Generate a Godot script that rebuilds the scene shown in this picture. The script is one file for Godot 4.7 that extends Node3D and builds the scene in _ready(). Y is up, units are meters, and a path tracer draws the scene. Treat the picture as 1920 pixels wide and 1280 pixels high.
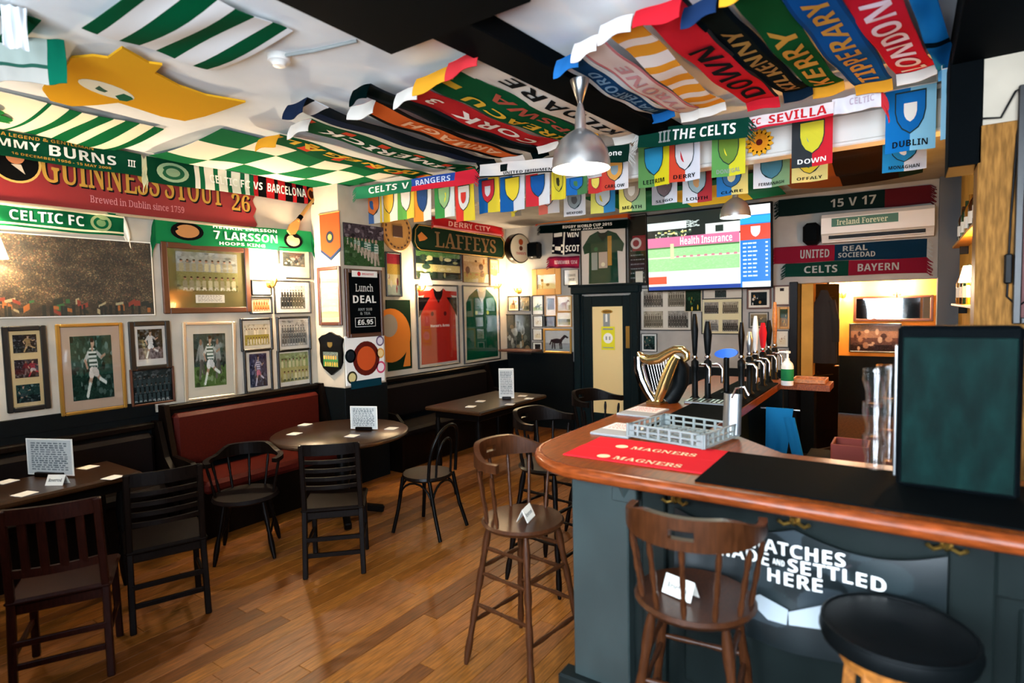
extends Node3D
# A pub room: y up, metres. The camera stands at x = 0, z = 0; the long left wall is x = -5.1, the back wall z = -7.3.

const EYE := Vector3(0, 1.8, 0)
const FOCAL := 1078.9                       # focal length in pixels of the 1920 x 1280 frame
const AXES := [Vector3(0.8247, -0.0219, -0.5651), Vector3(-0.0155, 0.9979, -0.0612), Vector3(0.5653, 0.0592, 0.8228)]
const LEFT := -5.1
const BACK := -7.3
const CEIL := 3.1
const PIER_Z := -3.8
const PIER_X := -4.67
const BAR_Y := 1.12

var M := {}
var used := {}
var texts := {}
var cells := {}
var atlas: Image
var rng := RandomNumberGenerator.new()

# ------------------------------------------------------------------ shapes
class MB:
	var v := PackedVector3Array()
	var n := PackedVector3Array()
	var uv := PackedVector2Array()
	var cl := PackedColorArray()
	var t := Transform3D.IDENTITY
	var c := Color.WHITE
	func vert(p: Vector3, nn: Vector3, u := Vector2.ZERO):
		v.append(t * p); n.append((t.basis * nn).normalized()); uv.append(u); cl.append(c)
	func tri(a: Vector3, b: Vector3, d: Vector3):
		var nn := (b - a).cross(d - a).normalized()
		vert(a, nn); vert(d, nn); vert(b, nn)
	func quad(a: Vector3, b: Vector3, d: Vector3, e: Vector3):
		var nn := (d - a).cross(e - b).normalized()
		vert(a, nn, Vector2(0, 1)); vert(d, nn, Vector2(1, 0)); vert(b, nn, Vector2(1, 1))
		vert(a, nn, Vector2(0, 1)); vert(e, nn, Vector2(0, 0)); vert(d, nn, Vector2(1, 0))
	func picture(w: float, h: float, at: Vector3, r: Rect2):    # upright quad facing +z, printed with the part r of a sheet of prints
		var a := at + Vector3(-w / 2, -h / 2, 0); var b := at + Vector3(w / 2, -h / 2, 0)
		var d := at + Vector3(w / 2, h / 2, 0); var e := at + Vector3(-w / 2, h / 2, 0)
		var nn := Vector3(0, 0, 1)
		var ua := Vector2(r.position.x, r.end.y); var ub := r.end; var ud := Vector2(r.end.x, r.position.y); var ue := r.position
		vert(a, nn, ua); vert(d, nn, ud); vert(b, nn, ub)
		vert(a, nn, ua); vert(e, nn, ue); vert(d, nn, ud)
	func smooth4(p: Array, q: Array):
		vert(p[0], q[0]); vert(p[2], q[2]); vert(p[1], q[1])
		vert(p[0], q[0]); vert(p[3], q[3]); vert(p[2], q[2])
	func out4(a: Vector3, b: Vector3, d: Vector3, e: Vector3, mid: Vector3):
		if (d - a).cross(e - b).dot((a + b + d + e) / 4.0 - mid) >= 0.0: quad(a, b, d, e)
		else: quad(e, d, b, a)
	func box(at: Vector3, s: Vector3, bv := 0.0):
		var h := s / 2.0
		bv = minf(bv, minf(h.x, minf(h.y, h.z)) * 0.98)
		for ax in 3:
			var u := (ax + 1) % 3
			var w := (ax + 2) % 3
			for sg in [-1, 1]:
				var p := []
				for k in [[-1, -1], [1, -1], [1, 1], [-1, 1]]:
					var q := Vector3.ZERO
					q[ax] = sg * h[ax]; q[u] = k[0] * (h[u] - bv); q[w] = k[1] * (h[w] - bv)
					p.append(at + q)
				out4(p[0], p[1], p[2], p[3], at)
			if bv > 0.0:
				for su in [-1, 1]:
					for sw in [-1, 1]:
						var e := []
						for k in [[0, -1], [0, 1], [1, 1], [1, -1]]:
							var q := Vector3.ZERO
							q[ax] = k[1] * (h[ax] - bv)
							q[u] = su * (h[u] - (bv if k[0] else 0.0)); q[w] = sw * (h[w] - (0.0 if k[0] else bv))
							e.append(at + q)
						out4(e[0], e[1], e[2], e[3], at)
		if bv > 0.0:
			for sx in [-1, 1]:
				for sy in [-1, 1]:
					for sz in [-1, 1]:
						var a := at + Vector3(sx * h.x, sy * (h.y - bv), sz * (h.z - bv))
						var b := at + Vector3(sx * (h.x - bv), sy * h.y, sz * (h.z - bv))
						var d := at + Vector3(sx * (h.x - bv), sy * (h.y - bv), sz * h.z)
						if (b - a).cross(d - a).dot(Vector3(sx, sy, sz)) > 0: tri(a, b, d)
						else: tri(a, d, b)
	func bar(a: Vector3, b: Vector3, w: float, th: float, bv := 0.0, up := Vector3.UP):   # a square bar from a to b; w is its width, th its size along «up»
		var z := (b - a).normalized()
		if absf(z.dot(up)) > 0.98: up = Vector3(0, 0, 1)
		var x := up.cross(z).normalized()
		var keep := t
		t = t * Transform3D(Basis(x, z.cross(x), z), (a + b) / 2.0)
		box(Vector3.ZERO, Vector3(w, th, a.distance_to(b)), bv)
		t = keep
	func tube(p: Array, r, sides := 8, caps := true):
		var rings := []
		var nrm := []
		var x := Vector3.ZERO
		for i in p.size():
			var d: Vector3 = (p[mini(i + 1, p.size() - 1)] - p[maxi(i - 1, 0)]).normalized()
			if i == 0:
				x = d.cross(Vector3(0.31, 0.22, 0.92) if absf(d.z) < 0.8 else Vector3(1, 0.1, 0)).normalized()
			x = (x - d * x.dot(d)).normalized()
			var y := d.cross(x)
			var rr: float = r[i] if r is Array else r
			var ring := []; var nn := []
			for k in sides:
				var a := TAU * k / sides
				var o := x * cos(a) + y * sin(a)
				ring.append(p[i] + o * rr); nn.append(o)
			rings.append(ring); nrm.append(nn)
		for i in p.size() - 1:
			for k in sides:
				var j := (k + 1) % sides
				smooth4([rings[i][k], rings[i][j], rings[i + 1][j], rings[i + 1][k]], [nrm[i][k], nrm[i][j], nrm[i + 1][j], nrm[i + 1][k]])
		if caps:
			for k in sides:
				var j := (k + 1) % sides
				tri(p[0], rings[0][j], rings[0][k]); tri(p[-1], rings[-1][k], rings[-1][j])
	func lathe(pr: Array, sides := 20, at := Vector3.ZERO, turn := 1.0):
		var segn := []
		for i in pr.size() - 1:
			var d: Vector2 = pr[i + 1] - pr[i]
			segn.append(Vector2(d.y, -d.x).normalized())
		for i in pr.size() - 1:
			var n0: Vector2 = segn[i]; var n1: Vector2 = segn[i]
			if i > 0 and segn[i - 1].dot(segn[i]) > 0.6: n0 = (segn[i - 1] + segn[i]).normalized()
			if i < segn.size() - 1 and segn[i + 1].dot(segn[i]) > 0.6: n1 = (segn[i + 1] + segn[i]).normalized()
			for k in sides:
				var a := TAU * turn * k / sides
				var b := TAU * turn * (k + 1) / sides
				var da := Vector3(cos(a), 0, -sin(a)); var db := Vector3(cos(b), 0, -sin(b))
				var p0: Vector2 = pr[i]; var p1: Vector2 = pr[i + 1]
				smooth4([at + da * p0.x + Vector3.UP * p0.y, at + db * p0.x + Vector3.UP * p0.y, at + db * p1.x + Vector3.UP * p1.y, at + da * p1.x + Vector3.UP * p1.y],
					[da * n0.x + Vector3.UP * n0.y, db * n0.x + Vector3.UP * n0.y, db * n1.x + Vector3.UP * n1.y, da * n1.x + Vector3.UP * n1.y])
	func prism(poly: PackedVector2Array, z0: float, z1: float):   # outline in xy, from z0 to z1
		var area := 0.0
		for i in poly.size(): area += poly[i].cross(poly[(i + 1) % poly.size()])
		if area < 0: poly.reverse()
		var ix := Geometry2D.triangulate_polygon(poly)
		for i in range(0, ix.size(), 3):
			var a := poly[ix[i]]; var b := poly[ix[i + 1]]; var d := poly[ix[i + 2]]
			if (b - a).cross(d - a) < 0: var s := b; b = d; d = s
			tri(Vector3(a.x, a.y, z1), Vector3(b.x, b.y, z1), Vector3(d.x, d.y, z1))
			tri(Vector3(a.x, a.y, z0), Vector3(d.x, d.y, z0), Vector3(b.x, b.y, z0))
		for i in poly.size():
			var a := poly[i]; var b := poly[(i + 1) % poly.size()]
			quad(Vector3(a.x, a.y, z0), Vector3(b.x, b.y, z0), Vector3(b.x, b.y, z1), Vector3(a.x, a.y, z1))
	func sheet(fn: Callable, nu: int, nv: int, thick := 0.004, tint = null):   # a piece of cloth: both faces and its rim
		var p := []; var q := []
		for i in nu + 1:
			var row := []; var nr := []
			for j in nv + 1:
				var u := float(i) / nu; var w := float(j) / nv
				var e := 0.01
				var du: Vector3 = fn.call(minf(u + e, 1), w) - fn.call(maxf(u - e, 0), w)
				var dv: Vector3 = fn.call(u, minf(w + e, 1)) - fn.call(u, maxf(w - e, 0))
				row.append(fn.call(u, w)); nr.append(du.cross(dv).normalized())
			p.append(row); q.append(nr)
		for i in nu:
			for j in nv:
				if tint != null: c = tint.call((i + 0.5) / nu, (j + 0.5) / nv)
				var a := [p[i][j], p[i + 1][j], p[i + 1][j + 1], p[i][j + 1]]
				var b := [q[i][j], q[i + 1][j], q[i + 1][j + 1], q[i][j + 1]]
				smooth4(a, b)
				smooth4([a[3] - b[3] * thick, a[2] - b[2] * thick, a[1] - b[1] * thick, a[0] - b[0] * thick], [-b[3], -b[2], -b[1], -b[0]])
				if j == 0: quad(a[0] - b[0] * thick, a[1] - b[1] * thick, a[1], a[0])
				if j == nv - 1: quad(a[2] - b[2] * thick, a[3] - b[3] * thick, a[3], a[2])
				if i == 0: quad(a[3] - b[3] * thick, a[0] - b[0] * thick, a[0], a[3])
				if i == nu - 1: quad(a[1] - b[1] * thick, a[2] - b[2] * thick, a[2], a[1])
	func mesh() -> ArrayMesh:
		var arr := []
		arr.resize(Mesh.ARRAY_MAX)
		arr[Mesh.ARRAY_VERTEX] = v; arr[Mesh.ARRAY_NORMAL] = n; arr[Mesh.ARRAY_TEX_UV] = uv; arr[Mesh.ARRAY_COLOR] = cl
		var m := ArrayMesh.new()
		m.add_surface_from_arrays(Mesh.PRIMITIVE_TRIANGLES, arr)
		return m

# ------------------------------------------------------------------ placing and naming
func on(px: float, py: float, axis: int, value: float) -> Vector3:     # where the line of sight through a photo point meets the real plane x, y or z = value
	var d: Vector3 = AXES[0] * (px - 960.0) + AXES[1] * (640.0 - py) - AXES[2] * FOCAL
	return EYE + d * ((value - EYE[axis]) / d[axis])

func numbered(called: String) -> String:
	used[called] = used.get(called, -1) + 1
	return called if used[called] == 0 else "%s_%03d" % [called, used[called]]

func tag(o: Node3D, label: String, category: String, group := ""):
	o.set_meta("label", label); o.set_meta("category", category)
	if group: o.set_meta("group", group)
	return o

func thing(called: String, label: String, category: String, at := Vector3.ZERO, b := Basis.IDENTITY, group := "") -> Node3D:
	var o := Node3D.new()
	o.name = numbered(called)
	add_child(o)
	o.transform = Transform3D(b, at)
	tag(o, label, category, group)
	return o

func copy(o: Node3D, called: String, label: String, at: Vector3, turn: float) -> Node3D:
	var r: Node3D = o.duplicate()
	r.name = numbered(called)
	add_child(r)
	r.transform = Transform3D(Basis(Vector3.UP, turn), at)
	r.set_meta("label", label)
	return r

func put(mb: MB, called: String, m, parent: Node = null) -> MeshInstance3D:
	var o := MeshInstance3D.new()
	o.name = called if parent else numbered(called)
	o.mesh = mb.mesh()
	o.material_override = M[m] if m is String else m
	(parent if parent else self).add_child(o, true)
	return o

func struct(mb: MB, called: String, m) -> MeshInstance3D:
	var o := put(mb, called, m)
	o.set_meta("kind", "structure")
	return o

func cbox(at: Vector3, s: Vector3, bv := 0.0) -> MB:
	var b := MB.new()
	b.box(at, s, bv)
	return b

func lo_hi(a: Vector3, b: Vector3, bv := 0.0) -> MB:
	return cbox((a + b) / 2.0, (b - a).abs(), bv)

func lin(h: String) -> Color:
	return Color(h).srgb_to_linear()

# lettering: the triangles of a word, its box centred on the origin, 1 high
func word(s: String, face := "sans") -> Dictionary:
	var key := face + "|" + s
	if texts.has(key): return texts[key]
	var tm := TextMesh.new()
	var f := SystemFont.new()
	f.font_names = PackedStringArray(["Droid Serif" if face.begins_with("serif") else "Droid Sans"])
	f.font_weight = 400 if face.ends_with("light") else 700
	f.font_italic = face.contains("italic")
	tm.font = f; tm.text = s; tm.font_size = 48; tm.pixel_size = 0.01; tm.depth = 0.0; tm.curve_step = 3.0
	var out := PackedVector3Array()
	for i in tm.get_surface_count():
		var a := tm.surface_get_arrays(i)
		var vs: PackedVector3Array = a[Mesh.ARRAY_VERTEX]
		var ix = a[Mesh.ARRAY_INDEX]
		var ns: PackedVector3Array = a[Mesh.ARRAY_NORMAL]
		if ix == null or ix.size() == 0:
			ix = range(vs.size())
		for k in range(0, ix.size(), 3):
			if ns[ix[k]].z > 0.5:
				for e in 3: out.append(vs[ix[k + e]])
	var lo := Vector3(1e9, 1e9, 0); var hi := Vector3(-1e9, -1e9, 0)
	for p in out: lo = lo.min(p); hi = hi.max(p)
	var h := maxf(hi.y - lo.y, 0.001)
	for i in out.size(): out[i] = (out[i] - (lo + hi) / 2.0) / h
	texts[key] = {"tris": out, "w": (hi.x - lo.x) / h}
	return texts[key]

# a word laid flat at xf (x right, y up, z out), high h; w > 0 stretches it to that width
func letter(mb: MB, s: String, xf: Transform3D, h: float, w := 0.0, face := "sans", warp = null):
	var d := word(s, face)
	var k: float = w / (d.w * h) if w > 0.0 else 1.0
	var p: PackedVector3Array = d.tris
	for i in range(0, p.size(), 3):
		var q := []
		for e in 3:
			var r := Vector3(p[i + e].x * h * k, p[i + e].y * h, 0)
			q.append(warp.call(xf * r) if warp != null else xf * r)
		if (p[i + 1] - p[i]).cross(p[i + 2] - p[i]).z > 0: mb.tri(q[0], q[1], q[2])
		else: mb.tri(q[0], q[2], q[1])

# the words of a line, each with its centre and width, so that each is a piece of its own
func split_line(s: String, h: float, w: float, face: String) -> Array:
	var parts := s.split(" ", false)
	if parts.size() == 1 or s != s.to_upper() or parts.size() > 3: return [[s, 0.0, w]]
	var ws := []; var total := 0.0
	for q in parts: ws.append(word(q, face).w); total += word(q, face).w
	total += 0.5 * (parts.size() - 1)
	var full := w if w > 0.0 else total * h
	var out := []; var x := -full / 2
	for i in parts.size():
		var wi: float = ws[i] / total * full
		out.append([parts[i], x + wi / 2, wi]); x += wi + 0.5 / total * full
	return out

func lettering(parent: Node, s: String, at: Vector3, h: float, m, w := 0.0, face := "sans", b := Basis.IDENTITY):
	for q in split_line(s, h, w, face):
		var mb := MB.new()
		letter(mb, q[0], Transform3D(b, at + b.x * q[1]), h, q[2], face)
		put(mb, "lettering", m, parent)

# ------------------------------------------------------------------ materials
func noise_tex(freq: float, lo: float, hi: float, sd: int, kind := FastNoiseLite.TYPE_SIMPLEX_SMOOTH, size := 256) -> NoiseTexture2D:
	var f := FastNoiseLite.new()
	f.seed = sd; f.frequency = freq; f.noise_type = kind
	f.fractal_octaves = 4
	var g := Gradient.new()
	g.set_color(0, Color(lo, lo, lo)); g.set_color(1, Color(hi, hi, hi))
	var t := NoiseTexture2D.new()
	t.width = size; t.height = size; t.seamless = true; t.noise = f; t.color_ramp = g
	return t

func mat(key: String, h: String, rough := 0.6, metal := 0.0) -> StandardMaterial3D:
	var m := StandardMaterial3D.new()
	m.resource_name = key
	m.albedo_color = Color(h); m.roughness = rough; m.metallic = metal
	M[key] = m
	return m

func grain(key: String, h: String, rough: float, tex: Texture2D, sc: Vector3, world := false) -> StandardMaterial3D:
	var m := mat(key, h, rough)
	m.albedo_texture = tex
	m.uv1_triplanar = true; m.uv1_world_triplanar = world; m.uv1_scale = sc
	return m

func materials():
	var wt := noise_tex(0.03, 0.62, 1.0, 3)
	var soft := noise_tex(0.012, 0.86, 1.0, 8)
	var pale := noise_tex(0.012, 0.94, 1.0, 8)
	var fine := noise_tex(0.09, 0.8, 1.0, 5)
	grain("ceiling_paint", "eef3f5", 0.9, pale, Vector3(0.5, 0.5, 0.5), true)
	grain("plaster", "cabfac", 0.9, soft, Vector3(0.6, 0.6, 0.6), true)
	grain("grey_plaster", "a4a19b", 0.9, soft, Vector3(0.6, 0.6, 0.6), true)
	grain("warm_paint", "dfa852", 0.85, soft, Vector3(0.7, 0.7, 0.7), true)
	grain("dado_paint", "070d0f", 0.55, fine, Vector3(1, 1, 1), true)
	grain("door_paint", "0b1c20", 0.5, fine, Vector3(1, 1, 1), true)
	grain("pilaster_paint", "333d3c", 0.3, soft, Vector3(1.1, 0.5, 1.1), true)
	mat("jamb_paint", "565a5e", 0.8)
	grain("bar_paint", "171e1d", 0.3, soft, Vector3(1.1, 0.5, 1.1), true)
	mat("white_gloss", "d2d1cc", 0.4)
	mat("black_paint", "05080a", 0.7)
	mat("black_satin", "06090a", 0.45)
	for i in 4:
		grain("oak_%d" % i, ["8c521a", "9e6023", "713e14", "92582a"][i], 0.42, wt, Vector3(9, 9, 0.7), true)
	grain("floor_base", "3a2512", 0.8, wt, Vector3(3, 3, 3), true)
	grain("bar_wood", "8e4616", 0.3, wt, Vector3(7, 7, 0.9), true)
	grain("nosing_wood", "90421a", 0.25, wt, Vector3(1.2, 9, 9), true)
	grain("stool_wood", "482612", 0.3, wt, Vector3(9, 1.2, 9))
	grain("chair_wood", "2c1009", 0.35, wt, Vector3(9, 1.2, 9))
	grain("dark_wood", "100906", 0.35, wt, Vector3(9, 1.2, 9))
	grain("table_wood", "3c2310", 0.28, wt, Vector3(1.0, 8, 8))
	grain("black_wood", "090706", 0.3, wt, Vector3(6, 1.2, 6))
	grain("panel_wood", "a8763a", 0.5, wt, Vector3(6, 0.8, 6), true)
	grain("pine", "b8702a", 0.5, wt, Vector3(5, 5, 5))
	grain("red_leather", "4c140c", 0.5, fine, Vector3(2, 2, 2))
	mat("frame_black", "0d0e0e", 0.4)
	mat("frame_brown", "4a2513", 0.4)
	mat("frame_gold", "a8803a", 0.35, 0.6)
	mat("frame_silver", "b9ac94", 0.35, 0.5)
	mat("frame_oak", "b98642", 0.5)
	mat("brass", "b08c46", 0.3, 0.9)
	mat("chrome", "d8d8d8", 0.08, 1.0)
	mat("steel", "a9adaf", 0.28, 0.95)
	mat("gilt", "cfb072", 0.16, 0.95)
	mat("black_plastic", "0b0c0d", 0.4)
	mat("grey_plastic", "7c8583", 0.5)
	mat("white_plastic", "d9d8d3", 0.4)
	mat("paper", "e7e2d6", 0.9)
	mat("rubber", "06090a", 0.85)
	mat("ink", "15181a", 0.8)
	mat("ink_white", "e9e7e0", 0.8)
	mat("ink_gold", "b58a3c", 0.6)
	mat("ink_yellow", "d9b23a", 0.8)
	mat("ink_red", "c2232b", 0.8)
	mat("ink_grey", "8f9492", 0.8)
	mat("ink_green", "1f6b3f", 0.8)
	mat("ink_blue", "2f5fa5", 0.8)
	mat("red_cloth", "c0242b", 0.85)
	mat("blue_cloth", "1d6f9c", 0.85)
	var cl := mat("cloth", "ffffff", 0.95)
	cl.vertex_color_use_as_albedo = true
	var pr := mat("print", "ffffff", 0.8)
	pr.vertex_color_use_as_albedo = true
	var gl := mat("glass", "ffffff", 0.04)
	gl.albedo_color = Color(0.03, 0.03, 0.03, 0.04); gl.transparency = BaseMaterial3D.TRANSPARENCY_ALPHA
	var gm := mat("clear_glass", "ffffff", 0.02)
	gm.albedo_color = Color(0.25, 0.27, 0.26, 0.05); gm.transparency = BaseMaterial3D.TRANSPARENCY_ALPHA
	var sh := mat("shade_glow", "fff1d6", 0.8)
	sh.emission_enabled = true; sh.emission = Color("ffdca0"); sh.emission_energy_multiplier = 5.0
	var bw := mat("bulb_glow", "ffffff", 0.6)
	bw.emission_enabled = true; bw.emission = Color("fff6e6"); bw.emission_energy_multiplier = 6.0
	mat("mirror", "d5dadb", 0.03, 1.0)
	matte(["cloth", "print", "paper", "ink", "ink_white", "ink_gold", "ink_yellow", "ink_red", "ink_grey", "ink_green", "ink_blue", "red_cloth", "blue_cloth", "rubber", "black_paint", "ceiling_paint", "plaster", "grey_plaster", "warm_paint", "floor_base"], 0.1)
	matte(["panel_wood"], 0.12)
	matte(["oak_0", "oak_1", "oak_2", "oak_3", "stool_wood", "bar_wood", "nosing_wood"], 0.35)
	matte(["bar_paint"], 0.3)
	matte(["dado_paint", "door_paint", "black_satin", "black_plastic", "dark_wood", "black_wood", "chair_wood", "red_leather"], 0.22)

func matte(keys: Array, k := 0.2):        # cloth, paper, dust-dulled paint: hardly any gloss
	for key in keys: M[key].metallic_specular = k

func glow(key: String, tex: Texture2D, k: float):
	var m := mat(key, "101010", 0.25)
	m.emission_enabled = true; m.emission = Color.BLACK; m.emission_texture = tex; m.emission_energy_multiplier = k

# ------------------------------------------------------------------ prints: every photograph and picture is a cell of one sheet
const CELL := 128
func rect(k: int, x0: float, y0: float, x1: float, y1: float, c: Color, jit := 0.05):
	var o := Vector2i((k % 8) * CELL, (k / 8) * CELL)
	for y in range(int(y0 * CELL), int(y1 * CELL)):
		for x in range(int(x0 * CELL), int(x1 * CELL)):
			var j := rng.randf_range(-jit, jit)
			atlas.set_pixel(o.x + clampi(x, 0, CELL - 1), o.y + clampi(y, 0, CELL - 1), Color(c.r + j, c.g + j, c.b + j))

func blob(k: int, cx: float, cy: float, rx: float, ry: float, c: Color, jit := 0.04, lean := 0.0):
	var o := Vector2i((k % 8) * CELL, (k / 8) * CELL)
	for y in range(maxi(0, int((cy - ry) * CELL)), mini(CELL, int((cy + ry) * CELL) + 1)):
		for x in range(maxi(0, int((cx - rx - absf(lean * ry)) * CELL)), mini(CELL, int((cx + rx + absf(lean * ry)) * CELL) + 1)):
			var dy := (y + 0.5) / CELL - cy
			var d := Vector2(((x + 0.5) / CELL - cx - lean * dy) / rx, dy / ry)
			if d.length_squared() < 1.0:
				var j := rng.randf_range(-jit, jit)
				atlas.set_pixel(o.x + x, o.y + y, Color(c.r + j, c.g + j, c.b + j))

func limb(k: int, a: Vector2, b: Vector2, r: float, c: Color):
	for i in 14: 
		var p := a.lerp(b, i / 13.0)
		blob(k, p.x, p.y, r, r, c)

func cell(called: String) -> int:
	cells[called] = cells.size()
	return cells[called]

func team(called: String, sky: String, ground: String, shirt: String, shorts: String, rows: int, per: int, skin := "b98a6c"):
	var k := cell(called)
	rect(k, 0, 0, 1, 0.5, Color(sky), 0.05)
	rect(k, 0, 0.5, 1, 1, Color(ground), 0.06)
	dabs_on(k, 50, 0.0, 0.3, Color(sky), 0.22)
	dabs_on(k, 40, 0.85, 1.0, Color(ground), 0.22)
	for r in rows:
		var y := 0.24 + 0.42 * r / maxf(rows - 1, 1)
		for i in per:
			var x := 0.09 + 0.82 * (i + (0.5 if r % 2 else 0.0)) / (per - 0.5)
			var c := Color(shirt).darkened(rng.randf() * 0.25)
			limb(k, Vector2(x, y + 0.08), Vector2(x, y + 0.22), 0.3 / per, c)
			if r == rows - 1:
				limb(k, Vector2(x - 0.1 / per, y + 0.24), Vector2(x - 0.2 / per, y + 0.29), 0.14 / per, Color(shorts).darkened(rng.randf() * 0.2))
				limb(k, Vector2(x + 0.1 / per, y + 0.24), Vector2(x + 0.2 / per, y + 0.29), 0.14 / per, Color(shorts).darkened(rng.randf() * 0.2))
			blob(k, x, y, 0.16 / per, 0.034, Color(skin).darkened(rng.randf() * 0.2), 0.05)
			blob(k, x, y - 0.024, 0.16 / per, 0.018, Color("2a1d16"))

func dabs_on(k: int, n: int, y0: float, y1: float, base: Color, spread: float):
	for i in n:
		var c := base.lightened(rng.randf() * spread) if rng.randf() > 0.5 else base.darkened(rng.randf() * spread * 1.4)
		blob(k, rng.randf(), rng.randf_range(y0, y1), rng.randf_range(0.015, 0.06), rng.randf_range(0.02, 0.06), c, 0.03)

func player(called: String, top: String, ground: String, shirt: String, hoop: String, shorts: String, x := 0.5, extra := 0):
	var k := cell(called)
	rect(k, 0, 0, 1, 0.62, Color(top), 0.06)
	rect(k, 0, 0.62, 1, 1, Color(ground), 0.06)
	dabs_on(k, 70, 0.0, 0.6, Color(top), 0.35)
	dabs_on(k, 50, 0.62, 1.0, Color(ground), 0.3)
	for e in extra:
		var ex := x - 0.27 + 0.5 * e
		limb(k, Vector2(ex, 0.28), Vector2(ex + 0.02, 0.48), 0.08, Color(shirt).darkened(0.35))
		limb(k, Vector2(ex - 0.07, 0.3), Vector2(ex - 0.13, 0.48), 0.028, Color(shirt).darkened(0.4))
		blob(k, ex, 0.17, 0.04, 0.055, Color("8d6a54"))
		limb(k, Vector2(ex, 0.52), Vector2(ex - 0.05, 0.82), 0.035, Color("6a6660"))
		limb(k, Vector2(ex + 0.03, 0.52), Vector2(ex + 0.08, 0.74), 0.033, Color("5a5650"))
	limb(k, Vector2(x - 0.03, 0.58), Vector2(x - 0.1, 0.75), 0.04, Color("b08e76")); limb(k, Vector2(x - 0.1, 0.75), Vector2(x - 0.17, 0.93), 0.032, Color(shirt))
	limb(k, Vector2(x + 0.04, 0.57), Vector2(x + 0.15, 0.68), 0.04, Color("a07e68")); limb(k, Vector2(x + 0.15, 0.68), Vector2(x + 0.27, 0.74), 0.03, Color(shirt))
	limb(k, Vector2(x - 0.09, 0.27), Vector2(x - 0.18, 0.39), 0.036, Color(shirt).darkened(0.12)); limb(k, Vector2(x - 0.18, 0.39), Vector2(x - 0.14, 0.5), 0.024, Color("b08e76"))
	limb(k, Vector2(x + 0.09, 0.27), Vector2(x + 0.2, 0.35), 0.034, Color(shirt).darkened(0.2)); limb(k, Vector2(x + 0.2, 0.35), Vector2(x + 0.29, 0.31), 0.022, Color("a88870"))
	limb(k, Vector2(x - 0.015, 0.29), Vector2(x + 0.01, 0.46), 0.098, Color(shirt))
	for i in 5: rect(k, x - 0.095, 0.23 + 0.062 * i, x + 0.1, 0.255 + 0.062 * i, Color(hoop))
	limb(k, Vector2(x - 0.03, 0.55), Vector2(x - 0.05, 0.6), 0.065, Color(shorts)); limb(k, Vector2(x + 0.03, 0.55), Vector2(x + 0.07, 0.59), 0.062, Color(shorts).darkened(0.1))
	limb(k, Vector2(x, 0.17), Vector2(x, 0.22), 0.028, Color("a88870"))
	blob(k, x + 0.01, 0.125, 0.045, 0.06, Color("b8947a"))
	blob(k, x, 0.085, 0.047, 0.035, Color("3a2a20"))

func horse(called: String, sky: String, ground: String, coat: String, rider := ""):
	var k := cell(called)
	rect(k, 0, 0, 1, 0.6, Color(sky), 0.05)
	rect(k, 0, 0.6, 1, 1, Color(ground), 0.06)
	var c := Color(coat)
	blob(k, 0.47, 0.5, 0.22, 0.11, c)
	limb(k, Vector2(0.64, 0.45), Vector2(0.78, 0.27), 0.055, c)
	limb(k, Vector2(0.78, 0.25), Vector2(0.88, 0.33), 0.04, c)
	for x in [0.31, 0.37, 0.58, 0.64]: limb(k, Vector2(x, 0.55), Vector2(x + 0.02 * (1 if x > 0.35 else -1), 0.86), 0.024, c)
	limb(k, Vector2(0.27, 0.45), Vector2(0.2, 0.66), 0.025, c.darkened(0.3))
	if rider:
		blob(k, 0.5, 0.28, 0.08, 0.13, Color(rider)); blob(k, 0.52, 0.13, 0.045, 0.05, Color("a88a72"))

func scene_print(called: String, bands: Array, dabs := 14, cols := ["e0d0b0", "40504a", "806a50"]):
	var k := cell(called)
	for i in bands.size(): rect(k, 0, float(i) / bands.size(), 1, float(i + 1) / bands.size(), Color(bands[i]), 0.09)
	for i in dabs: blob(k, rng.randf_range(0.1, 0.9), rng.randf_range(0.25, 0.9), rng.randf_range(0.02, 0.09), rng.randf_range(0.03, 0.12), Color(cols[i % cols.size()]), 0.08)

func page(called: String, paper: String, ink: String, lines := 9):
	var k := cell(called)
	rect(k, 0, 0, 1, 1, Color(paper), 0.03)
	for i in lines:
		var y := 0.1 + 0.8 * i / lines
		var x := 0.1
		while x < 0.85:
			var w := rng.randf_range(0.03, 0.12)
			rect(k, x, y, minf(x + w, 0.9), y + 0.035, Color(ink), 0.08)
			x += w + 0.03

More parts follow.
